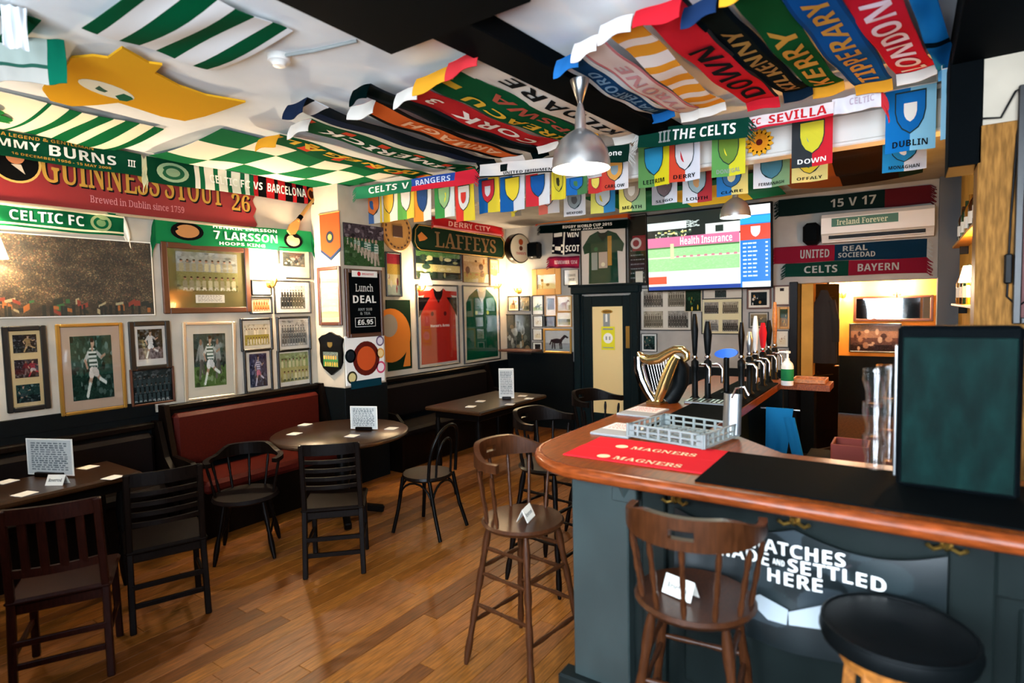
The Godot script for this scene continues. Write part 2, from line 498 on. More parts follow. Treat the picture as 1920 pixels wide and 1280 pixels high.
func make_prints():
	atlas = Image.create(1024, 1024, false, Image.FORMAT_RGB8)
	team("team_sepia", "8c8f86", "7d7a4c", "b9b08c", "e0d8c0", 2, 9)
	team("team_white", "c9bca0", "a4913f", "efe2c0", "efe2c0", 2, 8)
	team("team_grey", "b4b0a4", "8a8b84", "6a6d6c", "d2d0ca", 3, 9, "a39a92")
	team("team_dark", "2d3534", "15191a", "39494a", "9aa19c", 3, 8, "6d6660")
	team("team_bw", "a8a8a4", "3a3d3c", "20262a", "cfcfc8", 3, 8, "b8b0a8")
	team("team_orange", "d5b48c", "c08a52", "d26a3a", "f0e2cc", 2, 6)
	team("team_green", "8f9a66", "a9a062", "d8d0a0", "4d5c40", 2, 7)
	team("team_old", "8f8b82", "55534c", "46433e", "a8a49a", 3, 7, "a89f96")
	team("team_old2", "a39b86", "6c6656", "5c5446", "b9b09a", 2, 8, "b0a390")
	team("team_poster", "3a3436", "2f4a2c", "55706a", "9a8f88", 2, 7, "8e7668")
	team("team_yellow", "5e6a64", "3c7a44", "e2b04e", "caa24c", 2, 6)
	player("player_hoops", "1f4438", "173128", "cfd3c8", "1d3a30", "d8cfc2", 0.52)
	player("player_bw", "1c2322", "6f625f", "d2cfc6", "aeb0aa", "e2dfd6", 0.5)
	player("player_run", "3a4a42", "57713a", "dfe5da", "2b4f3e", "e3e4df", 0.5, 2)
	player("player_purple", "3c3c55", "2c3346", "c7c3cf", "47506b", "d0788a", 0.5)
	player("player_night", "201c1e", "1a1c1d", "a78a5c", "4a3a2a", "8b7450", 0.62)
	player("player_red", "2c2428", "1c2322", "9a2a36", "6a1f2a", "b9b4ac", 0.75, 1)
	player("player_field", "1f3a36", "152426", "33524c", "223a36", "3a4a4a", 0.3)
	var wk := cell("walkout")
	rect(wk, 0, 0, 1, 0.35, Color("3c3238"), 0.06); dabs_on(wk, 60, 0.0, 0.35, Color("4a3c42"), 0.35)
	rect(wk, 0, 0.35, 1, 1, Color("2f4a28"), 0.05); dabs_on(wk, 40, 0.5, 1.0, Color("2f4a28"), 0.2)
	for i in 9:
		var q := i / 8.0
		var fx := 0.1 + 0.68 * q; var fy := 0.34 + 0.05 * q; var sz := 0.3 + 0.7 * q
		limb(wk, Vector2(fx, fy + 0.1 * sz), Vector2(fx, fy + 0.26 * sz), 0.055 * sz, Color("b9bdb4") if i % 3 != 1 else Color("20443a"))
		for j in 3: rect(wk, fx - 0.045 * sz, fy + (0.08 + 0.07 * j) * sz, fx + 0.045 * sz, fy + (0.11 + 0.07 * j) * sz, Color("2a5a44"))
		limb(wk, Vector2(fx - 0.02 * sz, fy + 0.3 * sz), Vector2(fx - 0.04 * sz, fy + 0.56 * sz), 0.028 * sz, Color("b0a090"))
		limb(wk, Vector2(fx + 0.02 * sz, fy + 0.3 * sz), Vector2(fx + 0.05 * sz, fy + 0.54 * sz), 0.028 * sz, Color("9a8a7a"))
		blob(wk, fx, fy, 0.03 * sz, 0.05 * sz, Color("a88470"))
	horse("horse_black", "b9bcba", "8d9496", "1c2226")
	horse("horse_brown", "e4d6b4", "b6a070", "8a5a32")
	horse("horse_race", "d6dccd", "9db07e", "2c3a34", "3a6a4a")
	horse("horse_rider", "d8c6a4", "a8905e", "6a5238", "a8342c")
	scene_print("hunt", ["8a7a5c", "6d6652", "57553f"], 12, ["b9a070", "3a3c30", "4c5a48"])
	scene_print("stable", ["4a4c44", "3a3d38", "2c2f2b"], 26, ["8d8f86", "5c5f58", "6f6049"])
	scene_print("stadium", ["5f8a4a", "1d2a26", "cfc07c", "23301f"], 20, ["e2d9a0", "30483a", "a9a46a"])
	scene_print("harbour", ["d9b886", "c09a68", "9a8a44"], 10, ["6a4a2c", "a06a3c"])
	scene_print("ship", ["d8bc7c", "a8894e"], 6, ["6b4a2a"])
	scene_print("sunset", ["7a7880", "a99084", "6f5a5c", "3a3138"], 18, ["d8cfc8", "5a4a50", "b59a8c"])
	scene_print("dark_bird", ["1a2426", "10181a"], 8, ["c08a4c", "d8d4c8"])
	scene_print("dark_green", ["18301f", "122418"], 7, ["c9a63a", "2a5a3a"])
	scene_print("collage", ["9aa08e", "7d7c70", "56605a"], 30, ["c84a3a", "3a5a86", "d8c88a"])
	scene_print("flyer", ["c23a4a", "d8b04a", "e6d69a", "b9c4b4"], 8, ["8a2a30", "f0e6c8"])
	scene_print("dolmen", ["e6dcb4", "d8c88a"], 5, ["c8a04c", "a07a3c"])
	scene_print("portrait_small", ["e4dcc8", "d6c8a8"], 5, ["8a5a3a", "5a3a2a"])
	scene_print("portrait_dark", ["2c2628", "1c1a1c"], 5, ["b0806a", "6a4a44"])
	scene_print("field_view", ["e8dcbc", "6a6a4a", "a89a5c"], 8, ["4c5238", "8a8450"])
	scene_print("garden", ["3a4a34", "8a6a3a"], 10, ["c89a4a", "2c5a4a"])
	page("menu", "bfc0bb", "6d7274", 13)
	page("page", "ece6d4", "5c564a", 8)
	page("notice", "e3d818", "7a8a2a", 6)
	page("certificate", "cdbd8c", "bba974", 7)
	page("poster_text", "10171a", "8b9498", 7)
	page("beer_mat", "e6d8d2", "c2434a", 9)
	atlas.resize(560, 560, Image.INTERPOLATE_BILINEAR); atlas.resize(1024, 1024, Image.INTERPOLATE_CUBIC)      # photographs are a little soft
	M["photo"] = mat("photo", "ffffff", 0.5)
	M["photo"].metallic_specular = 0.15
	M["photo"].albedo_texture = ImageTexture.create_from_image(atlas)
	# the crowd on the large canvas
	var im := Image.create(512, 256, false, Image.FORMAT_RGB8)
	var pal := [Color("7d6a50"), Color("57483a"), Color("94805e"), Color("3f382e"), Color("a8916c"), Color("4d5440"), Color("2f302c"), Color("84543f")]
	var big := FastNoiseLite.new(); big.seed = 4; big.frequency = 0.012
	for y in 256:
		for x in 512:
			var t := 0.75 + 0.45 * big.get_noise_2d(x, y * 1.6)
			var c: Color = pal[rng.randi() % 8].lerp(Color("5f523c"), 0.3)
			im.set_pixel(x, y, Color(c.r * t, c.g * t, c.b * t))
	for i in 5200:
		var gx := rng.randi() % 508; var gy := rng.randi() % 214
		var t := 0.8 + 0.4 * big.get_noise_2d(gx, gy * 1.6)
		var c: Color = pal[rng.randi() % 8].lightened(rng.randf() * 0.2)
		im.fill_rect(Rect2i(gx, gy, 3 + rng.randi() % 2, 4), Color(c.r * t, c.g * t, c.b * t))
	for i in 44:
		var col: Color = [Color("2f7a44"), Color("d0c8a8"), Color("a8402c"), Color("c87a34"), Color("1d2a24")][rng.randi() % 5]
		var x0 := rng.randi() % 490; var y0 := 200 + rng.randi() % 36; var w := 10 + rng.randi() % 22; var hh := 8 + rng.randi() % 14; var sl := rng.randf_range(-0.7, 0.7)
		for q in w: im.fill_rect(Rect2i(clampi(x0 + q, 0, 511), clampi(int(y0 + q * sl), 196, 250), 1, hh), col)
	for i in 22: im.fill_rect(Rect2i(rng.randi() % 500, 218 + rng.randi() % 8, 6 + rng.randi() % 5, 40), Color("14201c"))
	im.resize(380, 190, Image.INTERPOLATE_BILINEAR); im.resize(512, 256, Image.INTERPOLATE_CUBIC)
	M["crowd"] = mat("crowd", "a8a294", 0.7)
	M["crowd"].albedo_texture = ImageTexture.create_from_image(im)
	# the football on the television
	var tv := Image.create(320, 200, false, Image.FORMAT_RGB8)
	tv.fill(Color("f4fff2"))
	tv.fill_rect(Rect2i(0, 0, 248, 64), Color("16211f"))
	for i in 240: tv.fill_rect(Rect2i(rng.randi() % 140, 20 + rng.randi() % 18, 3 + rng.randi() % 5, 2), Color("c8d6d2"))
	for i in 60: tv.fill_rect(Rect2i(20 + rng.randi() % 100, 42 + rng.randi() % 16, 4 + rng.randi() % 6, 4), [Color("e6e08a"), Color("d8e0d0"), Color("3c5a44")][rng.randi() % 3])
	tv.fill_rect(Rect2i(0, 20, 110, 20), Color("dfeae6"))
	tv.fill_rect(Rect2i(160, 34, 90, 26), Color("f0f4f0"))
	tv.fill_rect(Rect2i(186, 40, 20, 16), Color("20302a"))
	tv.fill_rect(Rect2i(0, 60, 246, 26), Color("e07aa4"))
	tv.fill_rect(Rect2i(0, 86, 246, 4), Color("4a7a44"))
	tv.fill_rect(Rect2i(0, 90, 246, 60), Color("a4e89a"))
	for i in 700: tv.fill_rect(Rect2i(rng.randi() % 240, 92 + rng.randi() % 56, 5, 1), Color("b4f0aa"))
	tv.fill_rect(Rect2i(0, 112, 246, 4), Color("e6e0d0"))
	for i in 9: tv.fill_rect(Rect2i(80 + i * 19, 110, 8, 5), Color("d88a96"))
	tv.fill_rect(Rect2i(64, 78, 10, 40), Color("e6e4b0"))
	tv.fill_rect(Rect2i(0, 164, 52, 20), Color("e2583a"))
	tv.fill_rect(Rect2i(0, 190, 320, 10), Color("1a3f9a"))
	tv.fill_rect(Rect2i(248, 0, 72, 200), Color("1a7fe0"))
	tv.fill_rect(Rect2i(252, 0, 68, 24), Color("f4f8fa"))
	tv.fill_rect(Rect2i(248, 26, 72, 18), Color("28b4e6"))
	tv.fill_rect(Rect2i(248, 46, 72, 38), Color("e2472e"))
	for i in 9:
		for j in 3: tv.fill_rect(Rect2i(254 + j * 12, 90 + i * 10, 8 + rng.randi() % 4, 4), Color("d8ecfa"))
		tv.fill_rect(Rect2i(308, 90 + i * 10, 6, 4), Color("d8ecfa"))
	tv.fill_rect(Rect2i(252, 186, 68, 14), Color("f0f4f8"))
	glow("screen", ImageTexture.create_from_image(tv), 0.62)
	# worn print of the banner under the counter
	var bn := Image.create(256, 96, false, Image.FORMAT_RGB8)
	bn.fill(Color("10181a"))
	for i in 46:
		var c0 := Vector2(rng.randf_range(90, 250), rng.randf_range(4, 70))
		var rr := rng.randf_range(6, 18)
		var cc: Color = [Color("2c353a"), Color("3a3236"), Color("232d30"), Color("1c2628"), Color("182122"), Color("10181a")][rng.randi() % 6]
		for y in range(maxi(0, int(c0.y - rr)), mini(96, int(c0.y + rr))):
			for x in range(maxi(0, int(c0.x - rr * 2)), mini(256, int(c0.x + rr * 2))):
				var q := Vector2((x - c0.x) / 2.0, y - c0.y).length() / rr
				if q < 1.0: bn.set_pixel(x, y, cc)
	M["banner_print"] = mat("banner_print", "ffffff", 0.35)
	M["banner_print"].albedo_texture = ImageTexture.create_from_image(bn)

func uv_of(called: String) -> Rect2:
	var k: int = cells[called]
	return Rect2((k % 8) / 8.0 + 0.002, (k / 8) / 8.0 + 0.002, 0.121, 0.121)

# ------------------------------------------------------------------ the room
func basis_of(w: String) -> Basis:      # x right, y up, z out of the wall
	return Basis(Vector3(0, 0, -1), Vector3.UP, Vector3(1, 0, 0)) if w in ["left", "pier_side", "strip"] else Basis.IDENTITY

func wall_at(w: String, px: float, py: float, out := 0.0) -> Vector3:
	match w:
		"left": return on(px, py, 0, LEFT + out)
		"pier_side": return on(px, py, 0, PIER_X + out)
		"pier_front": return on(px, py, 2, PIER_Z + out)
		"far": return on(px, py, 2, -10.5 + out)
		"beam": return on(px, py, 2, -4.4 + out)
	return on(px, py, 2, BACK + out)

func room():
	# floor of oak boards that run into the depth
	var fl := struct(lo_hi(Vector3(-5.3, -0.2, 1.6), Vector3(3.3, -0.022, -10.7)), "floor", "floor_base")
	var mesh_of := {}
	var rows := 40
	for r in rows:
		var x := -5.1 + 0.1025 * (r + 0.5)
		var z := 0.35 - rng.randf_range(0.0, 0.8)
		while z > -7.2:
			var ln: float = [1.2, 1.55, 1.9][rng.randi() % 3]
			ln = minf(ln, z + 7.3)
			var key := "%.2f" % ln
			if not mesh_of.has(key): mesh_of[key] = cbox(Vector3.ZERO, Vector3(0.1, 0.02, ln - 0.003), 0.0015).mesh()
			var p := MeshInstance3D.new()
			p.name = "board"; p.mesh = mesh_of[key]; p.material_override = M["oak_%d" % (rng.randi() % 4)]
			p.position = Vector3(x, -0.012, z - ln / 2)
			fl.add_child(p, true)
			z -= ln
	# ceilings
	struct(lo_hi(Vector3(-5.3, CEIL, 1.6), Vector3(3.3, CEIL + 0.2, -4.4)), "ceiling", "ceiling_paint")
	struct(lo_hi(Vector3(-5.3, 3.0, -4.4), Vector3(3.3, CEIL + 0.2, -7.5)), "ceiling_rear", "grey_plaster")
	# downstand beam of white boards with two mouldings
	var bm := lo_hi(Vector3(-4.67, 2.82, -4.4), Vector3(0.5, 3.1, -4.6))
	bm.box(Vector3(-2.08, 2.815, -4.4), Vector3(5.17, 0.03, 0.05), 0.008)
	bm.box(Vector3(-2.08, 3.07, -4.395), Vector3(5.17, 0.025, 0.03), 0.006)
	struct(bm, "trim_1", "white_gloss")
	var bb := MB.new(); bb.bar(Vector3(-1.93, 3.05, 1.4), Vector3(-1.46, 3.05, -4.4), 0.22, 0.1, 0.006)
	struct(bb, "trim_2", "black_paint")
	# left wall, dark below the rail
	struct(lo_hi(Vector3(-5.3, 1.0, 1.6), Vector3(LEFT, 3.2, -7.5)), "wall_left", "plaster")
	struct(lo_hi(Vector3(-5.3, 0, 1.6), Vector3(LEFT + 0.02, 1.0, -7.5)), "trim_3", "dado_paint")
	struct(lo_hi(Vector3(LEFT - 0.01, 0.98, 1.4), Vector3(LEFT + 0.022, 1.1, -2.2), 0.004), "trim_10", "dado_paint")
	# the pier that stands out of the left wall
	var pm := lo_hi(Vector3(-5.1, 1.02, PIER_Z), Vector3(PIER_X, CEIL, -4.36), 0.004)
	struct(pm, "wall_pier", "plaster")
	struct(lo_hi(Vector3(-5.1, 0, PIER_Z + 0.008), Vector3(PIER_X + 0.008, 1.02, -4.37), 0.004), "trim_4", "dado_paint")
	# back wall with the opening to the next room
	var bw := lo_hi(Vector3(-5.3, 1.0, BACK), Vector3(-1.1, 3.2, -7.5))
	bw.box(Vector3(-0.33, 2.6, -7.4), Vector3(1.54, 1.2, 0.2))
	struct(bw, "wall_back", "grey_plaster")
	struct(lo_hi(Vector3(-3.95, 0, BACK), Vector3(-1.1, 1.0, -7.5)), "trim_9", "dado_paint")
	struct(lo_hi(Vector3(-5.1, 0, BACK + 0.02), Vector3(-3.95, 1.14, -7.48)), "trim_5", "dado_paint")
	struct(lo_hi(Vector3(0.25, 0, BACK + 0.1), Vector3(0.46, 3.0, -7.5)), "wall_jamb", "jamb_paint")
	# the room beyond the opening
	struct(lo_hi(Vector3(-1.15, 0.92, -7.5), Vector3(-0.9, 2.7, -10.7)), "wall_beyond_left", "warm_paint")
	struct(lo_hi(Vector3(-1.15, 0.92, -10.5), Vector3(1.7, 2.7, -10.7)), "wall_beyond_back", "warm_paint")
	var wr := lo_hi(Vector3(1.5, 0.92, -7.5), Vector3(1.7, 2.7, -10.7))
	struct(wr, "wall_beyond_right", "warm_paint")
	var dd := lo_hi(Vector3(-1.15, 0, -7.5), Vector3(-0.88, 0.92, -10.7))
	dd.box(Vector3(0.31, 0.46, -10.58), Vector3(2.4, 0.92, 0.2)); dd.box(Vector3(1.59, 0.46, -9.1), Vector3(0.22, 0.92, 3.2))
	struct(dd, "trim_6", "dado_paint")
	struct(lo_hi(Vector3(-1.15, 2.6, -7.5), Vector3(1.7, 2.8, -10.7)), "ceiling_beyond", "warm_paint")
	struct(lo_hi(Vector3(0.46, 0, -7.3), Vector3(1.7, 2.8, -7.5)), "wall_beyond_front", "warm_paint")
	# right: boarded wall end behind the bar, white above, black soffit over the bar
	struct(lo_hi(Vector3(0.27, 0, -3.6), Vector3(3.2, 2.62, -3.8), 0.004), "wall_right", "panel_wood")
	struct(lo_hi(Vector3(0.275, 2.62, -3.61), Vector3(3.2, 3.1, -3.8)), "wall_right_upper", "plaster")
	struct(lo_hi(Vector3(0.42, 0, -3.8), Vector3(0.6, 3.05, -7.3)), "wall_service", "warm_paint")
	var sf := lo_hi(Vector3(0.16, 2.93, -0.6), Vector3(3.2, CEIL, -4.4), 0.004)
	sf.box(Vector3(0.22, 2.72, -3.75), Vector3(0.13, 0.56, 0.3), 0.004)
	struct(sf, "trim_7", "black_paint")
	# front wall behind the camera, with the two street windows that light the room
	var fw := MB.new()
	for b in [[-5.3, -2.1, 0.0, 3.2], [-0.1, 0.3, 0.0, 3.2], [2.3, 3.3, 0.0, 3.2], [-2.1, -0.1, 0.0, 0.95], [-2.1, -0.1, 3.0, 3.2], [0.3, 2.3, 0.0, 0.95], [0.3, 2.3, 3.0, 3.2]]:
		fw.box(Vector3((b[0] + b[1]) / 2, (b[2] + b[3]) / 2, 1.5), Vector3(b[1] - b[0], b[3] - b[2], 0.2))
	struct(fw, "wall_front", "dado_paint")
	struct(lo_hi(Vector3(-2.4, 0, 1.4), Vector3(-2.33, 1.5, -0.45), 0.01), "wall_screen", "dado_paint")      # half-height timber screen beside the entrance
	struct(lo_hi(Vector3(3.2, 0, 1.6), Vector3(3.4, 3.2, -3.8)), "wall_bar_end", "dado_paint")
	for i in 2:
		var x0: float = [-2.1, 0.3][i]
		var wf := MB.new()
		for k in 4: wf.box(Vector3(x0 + 0.03 + 1.94 * k / 3.0, 1.97, 1.5), Vector3(0.06, 2.05, 0.08), 0.006)
		for y in [0.98, 2.3, 2.97]: wf.box(Vector3(x0 + 1.0, y, 1.5), Vector3(2.0, 0.06, 0.07), 0.006)
		var w := struct(wf, "window_%d" % (i + 1), "black_satin")
		put(cbox(Vector3(x0 + 1.0, 1.97, 1.53), Vector3(1.98, 2.03, 0.006)), "pane", "glass", w)

func door():
	var a := wall_at("back", 1076, 540, 0.06); var b := wall_at("back", 1197, 536, 0.06)
	var w := b.x - a.x
	var cx := (a.x + b.x) / 2
	var d := Node3D.new()
	d.name = "door_1"; add_child(d); d.position = Vector3(cx, 0, BACK); d.set_meta("kind", "structure")
	var f := MB.new()
	for s in [-1, 1]:
		f.box(Vector3(s * (w / 2 - 0.05), 1.0, 0.05), Vector3(0.1, 2.0, 0.1), 0.012)
		f.box(Vector3(s * (w / 2 - 0.115), 0.97, 0.03), Vector3(0.04, 1.94, 0.06), 0.008)
	f.box(Vector3(0, 2.02, 0.06), Vector3(w + 0.06, 0.12, 0.12), 0.015)
	f.box(Vector3(0, 2.075, 0.075), Vector3(w + 0.1, 0.03, 0.15), 0.008)
	put(f, "door_frame", "door_paint", d)
	var lw := w - 0.26
	var gl := wall_at("back", 1109, 575, 0.05); var gr := wall_at("back", 1166, 575, 0.05); var gb := 0.3
	var g0 := gl.x - cx; var g1 := gr.x - cx; var gt := gl.y
	var leaf := MB.new()
	leaf.box(Vector3((-lw / 2 + g0) / 2, 0.97, 0.02), Vector3(g0 + lw / 2, 1.92, 0.045), 0.006)
	leaf.box(Vector3((lw / 2 + g1) / 2, 0.97, 0.02), Vector3(lw / 2 - g1, 1.92, 0.045), 0.006)
	leaf.box(Vector3((g0 + g1) / 2, (gt + 1.93) / 2, 0.02), Vector3(g1 - g0, 1.93 - gt, 0.045), 0.006)
	leaf.box(Vector3((g0 + g1) / 2, (0.01 + gb) / 2, 0.02), Vector3(g1 - g0, gb - 0.01, 0.045), 0.006)
	var lf := put(leaf, "leaf", "door_paint", d)
	mat("frosted", "e2c98e", 0.5)
	put(cbox(Vector3((g0 + g1) / 2, (gt + gb) / 2, 0.018), Vector3(g1 - g0, gt - gb, 0.02)), "pane", "frosted", lf).set_meta("label", "cream obscured glass panel")
	var pp := wall_at("back", 1177, 632, 0.05)
	put(cbox(Vector3(pp.x - cx, pp.y, 0.048), Vector3(0.06, 0.3, 0.012), 0.004), "push_plate", "brass", lf)
	# paper signs stuck to the glass
	var n := wall_at("back", 1139, 634, 0.05)
	var no := thing("notice", "yellow paper notice with a round symbol on the door glass", "notice", Vector3(n.x, n.y, BACK + 0.031))
	var m := MB.new(); m.box(Vector3.ZERO, Vector3(0.2, 0.32, 0.003)); put(m, "paper", mat("yellow_paper", "d8d21c", 0.8), no)
	m = MB.new(); disc(m, Vector3(0, 0, 0.0025), 0.072, 20); put(m, "symbol", "ink_white", no)
	m = MB.new(); m.box(Vector3(-0.025, 0, 0.0035), Vector3(0.02, 0.05, 0.001)); m.box(Vector3(0.025, 0, 0.0035), Vector3(0.02, 0.05, 0.001)); m.box(Vector3(0, 0.125, 0.003), Vector3(0.15, 0.02, 0.001)); m.box(Vector3(0, -0.13, 0.003), Vector3(0.16, 0.014, 0.001)); put(m, "print", "ink_grey", no)
	var s := wall_at("back", 1136, 600, 0.05)
	var sg := thing("door_sign", "small grey picture sign above the yellow notice on the door", "sign", Vector3(s.x, s.y, BACK + 0.031))
	m = MB.new(); m.box(Vector3.ZERO, Vector3(0.1, 0.18, 0.003)); put(m, "plate", "ink_grey", sg)
	m = MB.new(); m.box(Vector3(0, 0.02, 0.002), Vector3(0.03, 0.09, 0.001)); disc(m, Vector3(0, 0.07, 0.0022), 0.015, 10); put(m, "symbol", "ink_white", sg)
	s = wall_at("back", 1137, 584, 0.05)
	sg = thing("door_sign", "oval brass plate at the top of the door glass", "sign", Vector3(s.x, s.y, BACK + 0.031))
	var ov := PackedVector2Array()
	for k in 20: ov.append(Vector2(cos(TAU * k / 20) * 0.085, sin(TAU * k / 20) * 0.028))
	m = MB.new(); m.prism(ov, 0, 0.004); put(m, "plate", "brass", sg)
	lettering(sg, "TOILETS", Vector3(0, 0, 0.0055), 0.02, "ink", 0.12)

func disc(mb: MB, at: Vector3, r: float, sides := 16, a0 := 0.0, a1 := TAU):
	for k in sides:
		var a := a0 + (a1 - a0) * k / sides; var b := a0 + (a1 - a0) * (k + 1) / sides
		mb.tri(at, at + Vector3(cos(a), sin(a), 0) * r, at + Vector3(cos(b), sin(b), 0) * r)

# ------------------------------------------------------------------ lamps
func wall_lamp(label: String, at: Vector3, w: String, power: float):
	var o := thing("wall_lamp", label, "lamp", at, basis_of(w), "shaded wall lamps")
	var m := MB.new()
	m.t = Transform3D(Basis(Vector3.RIGHT, PI / 2), Vector3(0, -0.1, 0))
	m.lathe([Vector2(0.05, 0), Vector2(0.05, 0.012), Vector2(0.03, 0.02), Vector2(0, 0.022)], 16)
	put(m, "back_plate", "brass", o)
	m = MB.new()
	m.tube([Vector3(0, -0.1, 0.01), Vector3(0, -0.13, 0.05), Vector3(0, -0.12, 0.1), Vector3(0, -0.08, 0.13), Vector3(0, -0.05, 0.13)], 0.008, 8)
	m.lathe([Vector2(0.0, -0.06), Vector2(0.02, -0.055), Vector2(0.012, -0.04), Vector2(0.012, -0.02)], 10, Vector3(0, 0, 0.13))
	put(m, "arm", "brass", o)
	m = MB.new()
	m.lathe([Vector2(0.085, -0.06), Vector2(0.05, 0.08)], 20, Vector3(0, 0, 0.13))
	put(m, "shade", "shade_glow", o)
	var l := OmniLight3D.new()
	l.name = "light"; l.light_color = Color("ffe4c0"); l.light_energy = power; l.omni_range = 12.0; l.omni_attenuation = 2.0
	l.light_size = 0.05; l.shadow_enabled = true
	o.add_child(l); l.position = Vector3(0, 0.01, 0.13)

func pendant(label: String, rose: Vector3, rim: Vector3, r: float, power: float):
	var o := thing("pendant_lamp", label, "lamp", rose, Basis.IDENTITY, "metal pendant lamps")
	var y := rim.y - rose.y
	var m := MB.new()
	m.lathe([Vector2(0.0, -0.13), Vector2(0.012, -0.125), Vector2(0.05, -0.01), Vector2(0.052, 0.0), Vector2(0, 0)], 18)
	put(m, "ceiling_rose", "steel", o)
	m = MB.new(); m.tube([Vector3(0, -0.12, 0), Vector3(0, y + r * 2.0, 0)], 0.004, 6); put(m, "cord", "white_plastic", o)
	m = MB.new()
	m.lathe([Vector2(r, y), Vector2(r * 1.0, y + r * 0.25), Vector2(r * 0.92, y + r * 0.62), Vector2(r * 0.72, y + r * 0.98), Vector2(r * 0.42, y + r * 1.22), Vector2(r * 0.2, y + r * 1.35), Vector2(r * 0.17, y + r * 1.9), Vector2(r * 0.06, y + r * 2.3), Vector2(0, y + r * 2.32)], 28)
	put(m, "shade", mat("brushed_metal", "cfccc8", 0.28, 0.85), o)
	m = MB.new()
	m.lathe([Vector2(0, y + r * 0.1), Vector2(r * 0.97, y + r * 0.1)], 24)
	put(m, "diffuser", "bulb_glow", o)
	var l := SpotLight3D.new()
	l.name = "light"; l.light_color = Color("fff0d8"); l.light_energy = power; l.spot_angle = 75.0; l.spot_range = 12.0; l.spot_attenuation = 2.0
	l.light_size = r * 0.6; l.shadow_enabled = true
	o.add_child(l); l.position = Vector3(0, y - 0.01, 0); l.rotation.x = -PI / 2

func lamps():
	wall_lamp("wall lamp with white shade under the player scarf on left wall", wall_at("left", 503, 512), "left", 1.05)
	wall_lamp("wall lamp at the left edge beside the crowd canvas", wall_at("left", -28, 470), "left", 0.6)
	wall_lamp("wall lamp with white shade above the red football shirt", wall_at("left", 783, 526), "left", 0.36)
	wall_lamp("wall lamp in the corner above the green football shirt", wall_at("left", 926, 524), "left", 0.22)
	wall_lamp("wall lamp on back wall beneath the round cream sign", wall_at("back", 973, 532), "back", 0.22)
	wall_lamp("left wall lamp in the yellow room beyond the opening", wall_at("far", 1580, 540), "far", 2.0)
	wall_lamp("right wall lamp in the yellow room beyond the opening", wall_at("far", 1682, 540), "far", 2.0)
	pendant("large metal bell pendant lamp hanging from the black beam", on(1087, 150, 1, 3.0), on(1090, 316, 2, -2.8), 0.155, 1.0)
	pendant("smaller metal bell pendant lamp hanging in front of the television", Vector3(-1.19, 3.0, -5.05), on(1372, 408, 2, -5.05), 0.12, 0.8)

# ------------------------------------------------------------------ furniture. Seats face -z, backs are at +z.
func turned(a: Vector3, b: Vector3, r: float, beads := 3) -> MB:
	var p := []; var rr := []
	for i in 25:
		var u := i / 24.0
		p.append(a.lerp(b, u))
		var w := absf(sin(u * PI * beads))
		rr.append(r * (0.55 + 0.45 * w) * (1.5 if fmod(u * beads, 1.0) < 0.06 and u > 0.05 and u < 0.95 else 1.0))
	var m := MB.new()
	m.tube(p, rr, 8)
	return m

# a curved rail of rectangular section round the y axis, from angle a0 to a1 (0 is +z)
func band(m: MB, r: float, th: float, a0: float, a1: float, lo: Callable, hi: Callable, steps: int, squash := 1.0):
	var at := func(a, rr, y): return Vector3(sin(a) * rr, y, cos(a) * rr * squash)
	for i in steps:
		var a := lerpf(a0, a1, float(i) / steps); var b := lerpf(a0, a1, (i + 1.0) / steps)
		var y0: float = lo.call(a); var y1: float = hi.call(a); var y2: float = lo.call(b); var y3: float = hi.call(b)
		var mid: Vector3 = at.call((a + b) / 2, r + th / 2, (y0 + y1) / 2)
		m.out4(at.call(a, r, y0), at.call(b, r, y2), at.call(b, r, y3), at.call(a, r, y1), mid)
		m.out4(at.call(a, r + th, y0), at.call(b, r + th, y2), at.call(b, r + th, y3), at.call(a, r + th, y1), mid)
		m.out4(at.call(a, r, y1), at.call(b, r, y3), at.call(b, r + th, y3), at.call(a, r + th, y1), mid)
		m.out4(at.call(a, r, y0), at.call(b, r, y2), at.call(b, r + th, y2), at.call(a, r + th, y0), mid)
		if i == 0: m.out4(at.call(a, r, y0), at.call(a, r + th, y0), at.call(a, r + th, y1), at.call(a, r, y1), mid)
		if i == steps - 1: m.out4(at.call(b, r, y2), at.call(b, r + th, y2), at.call(b, r + th, y3), at.call(b, r, y3), mid)

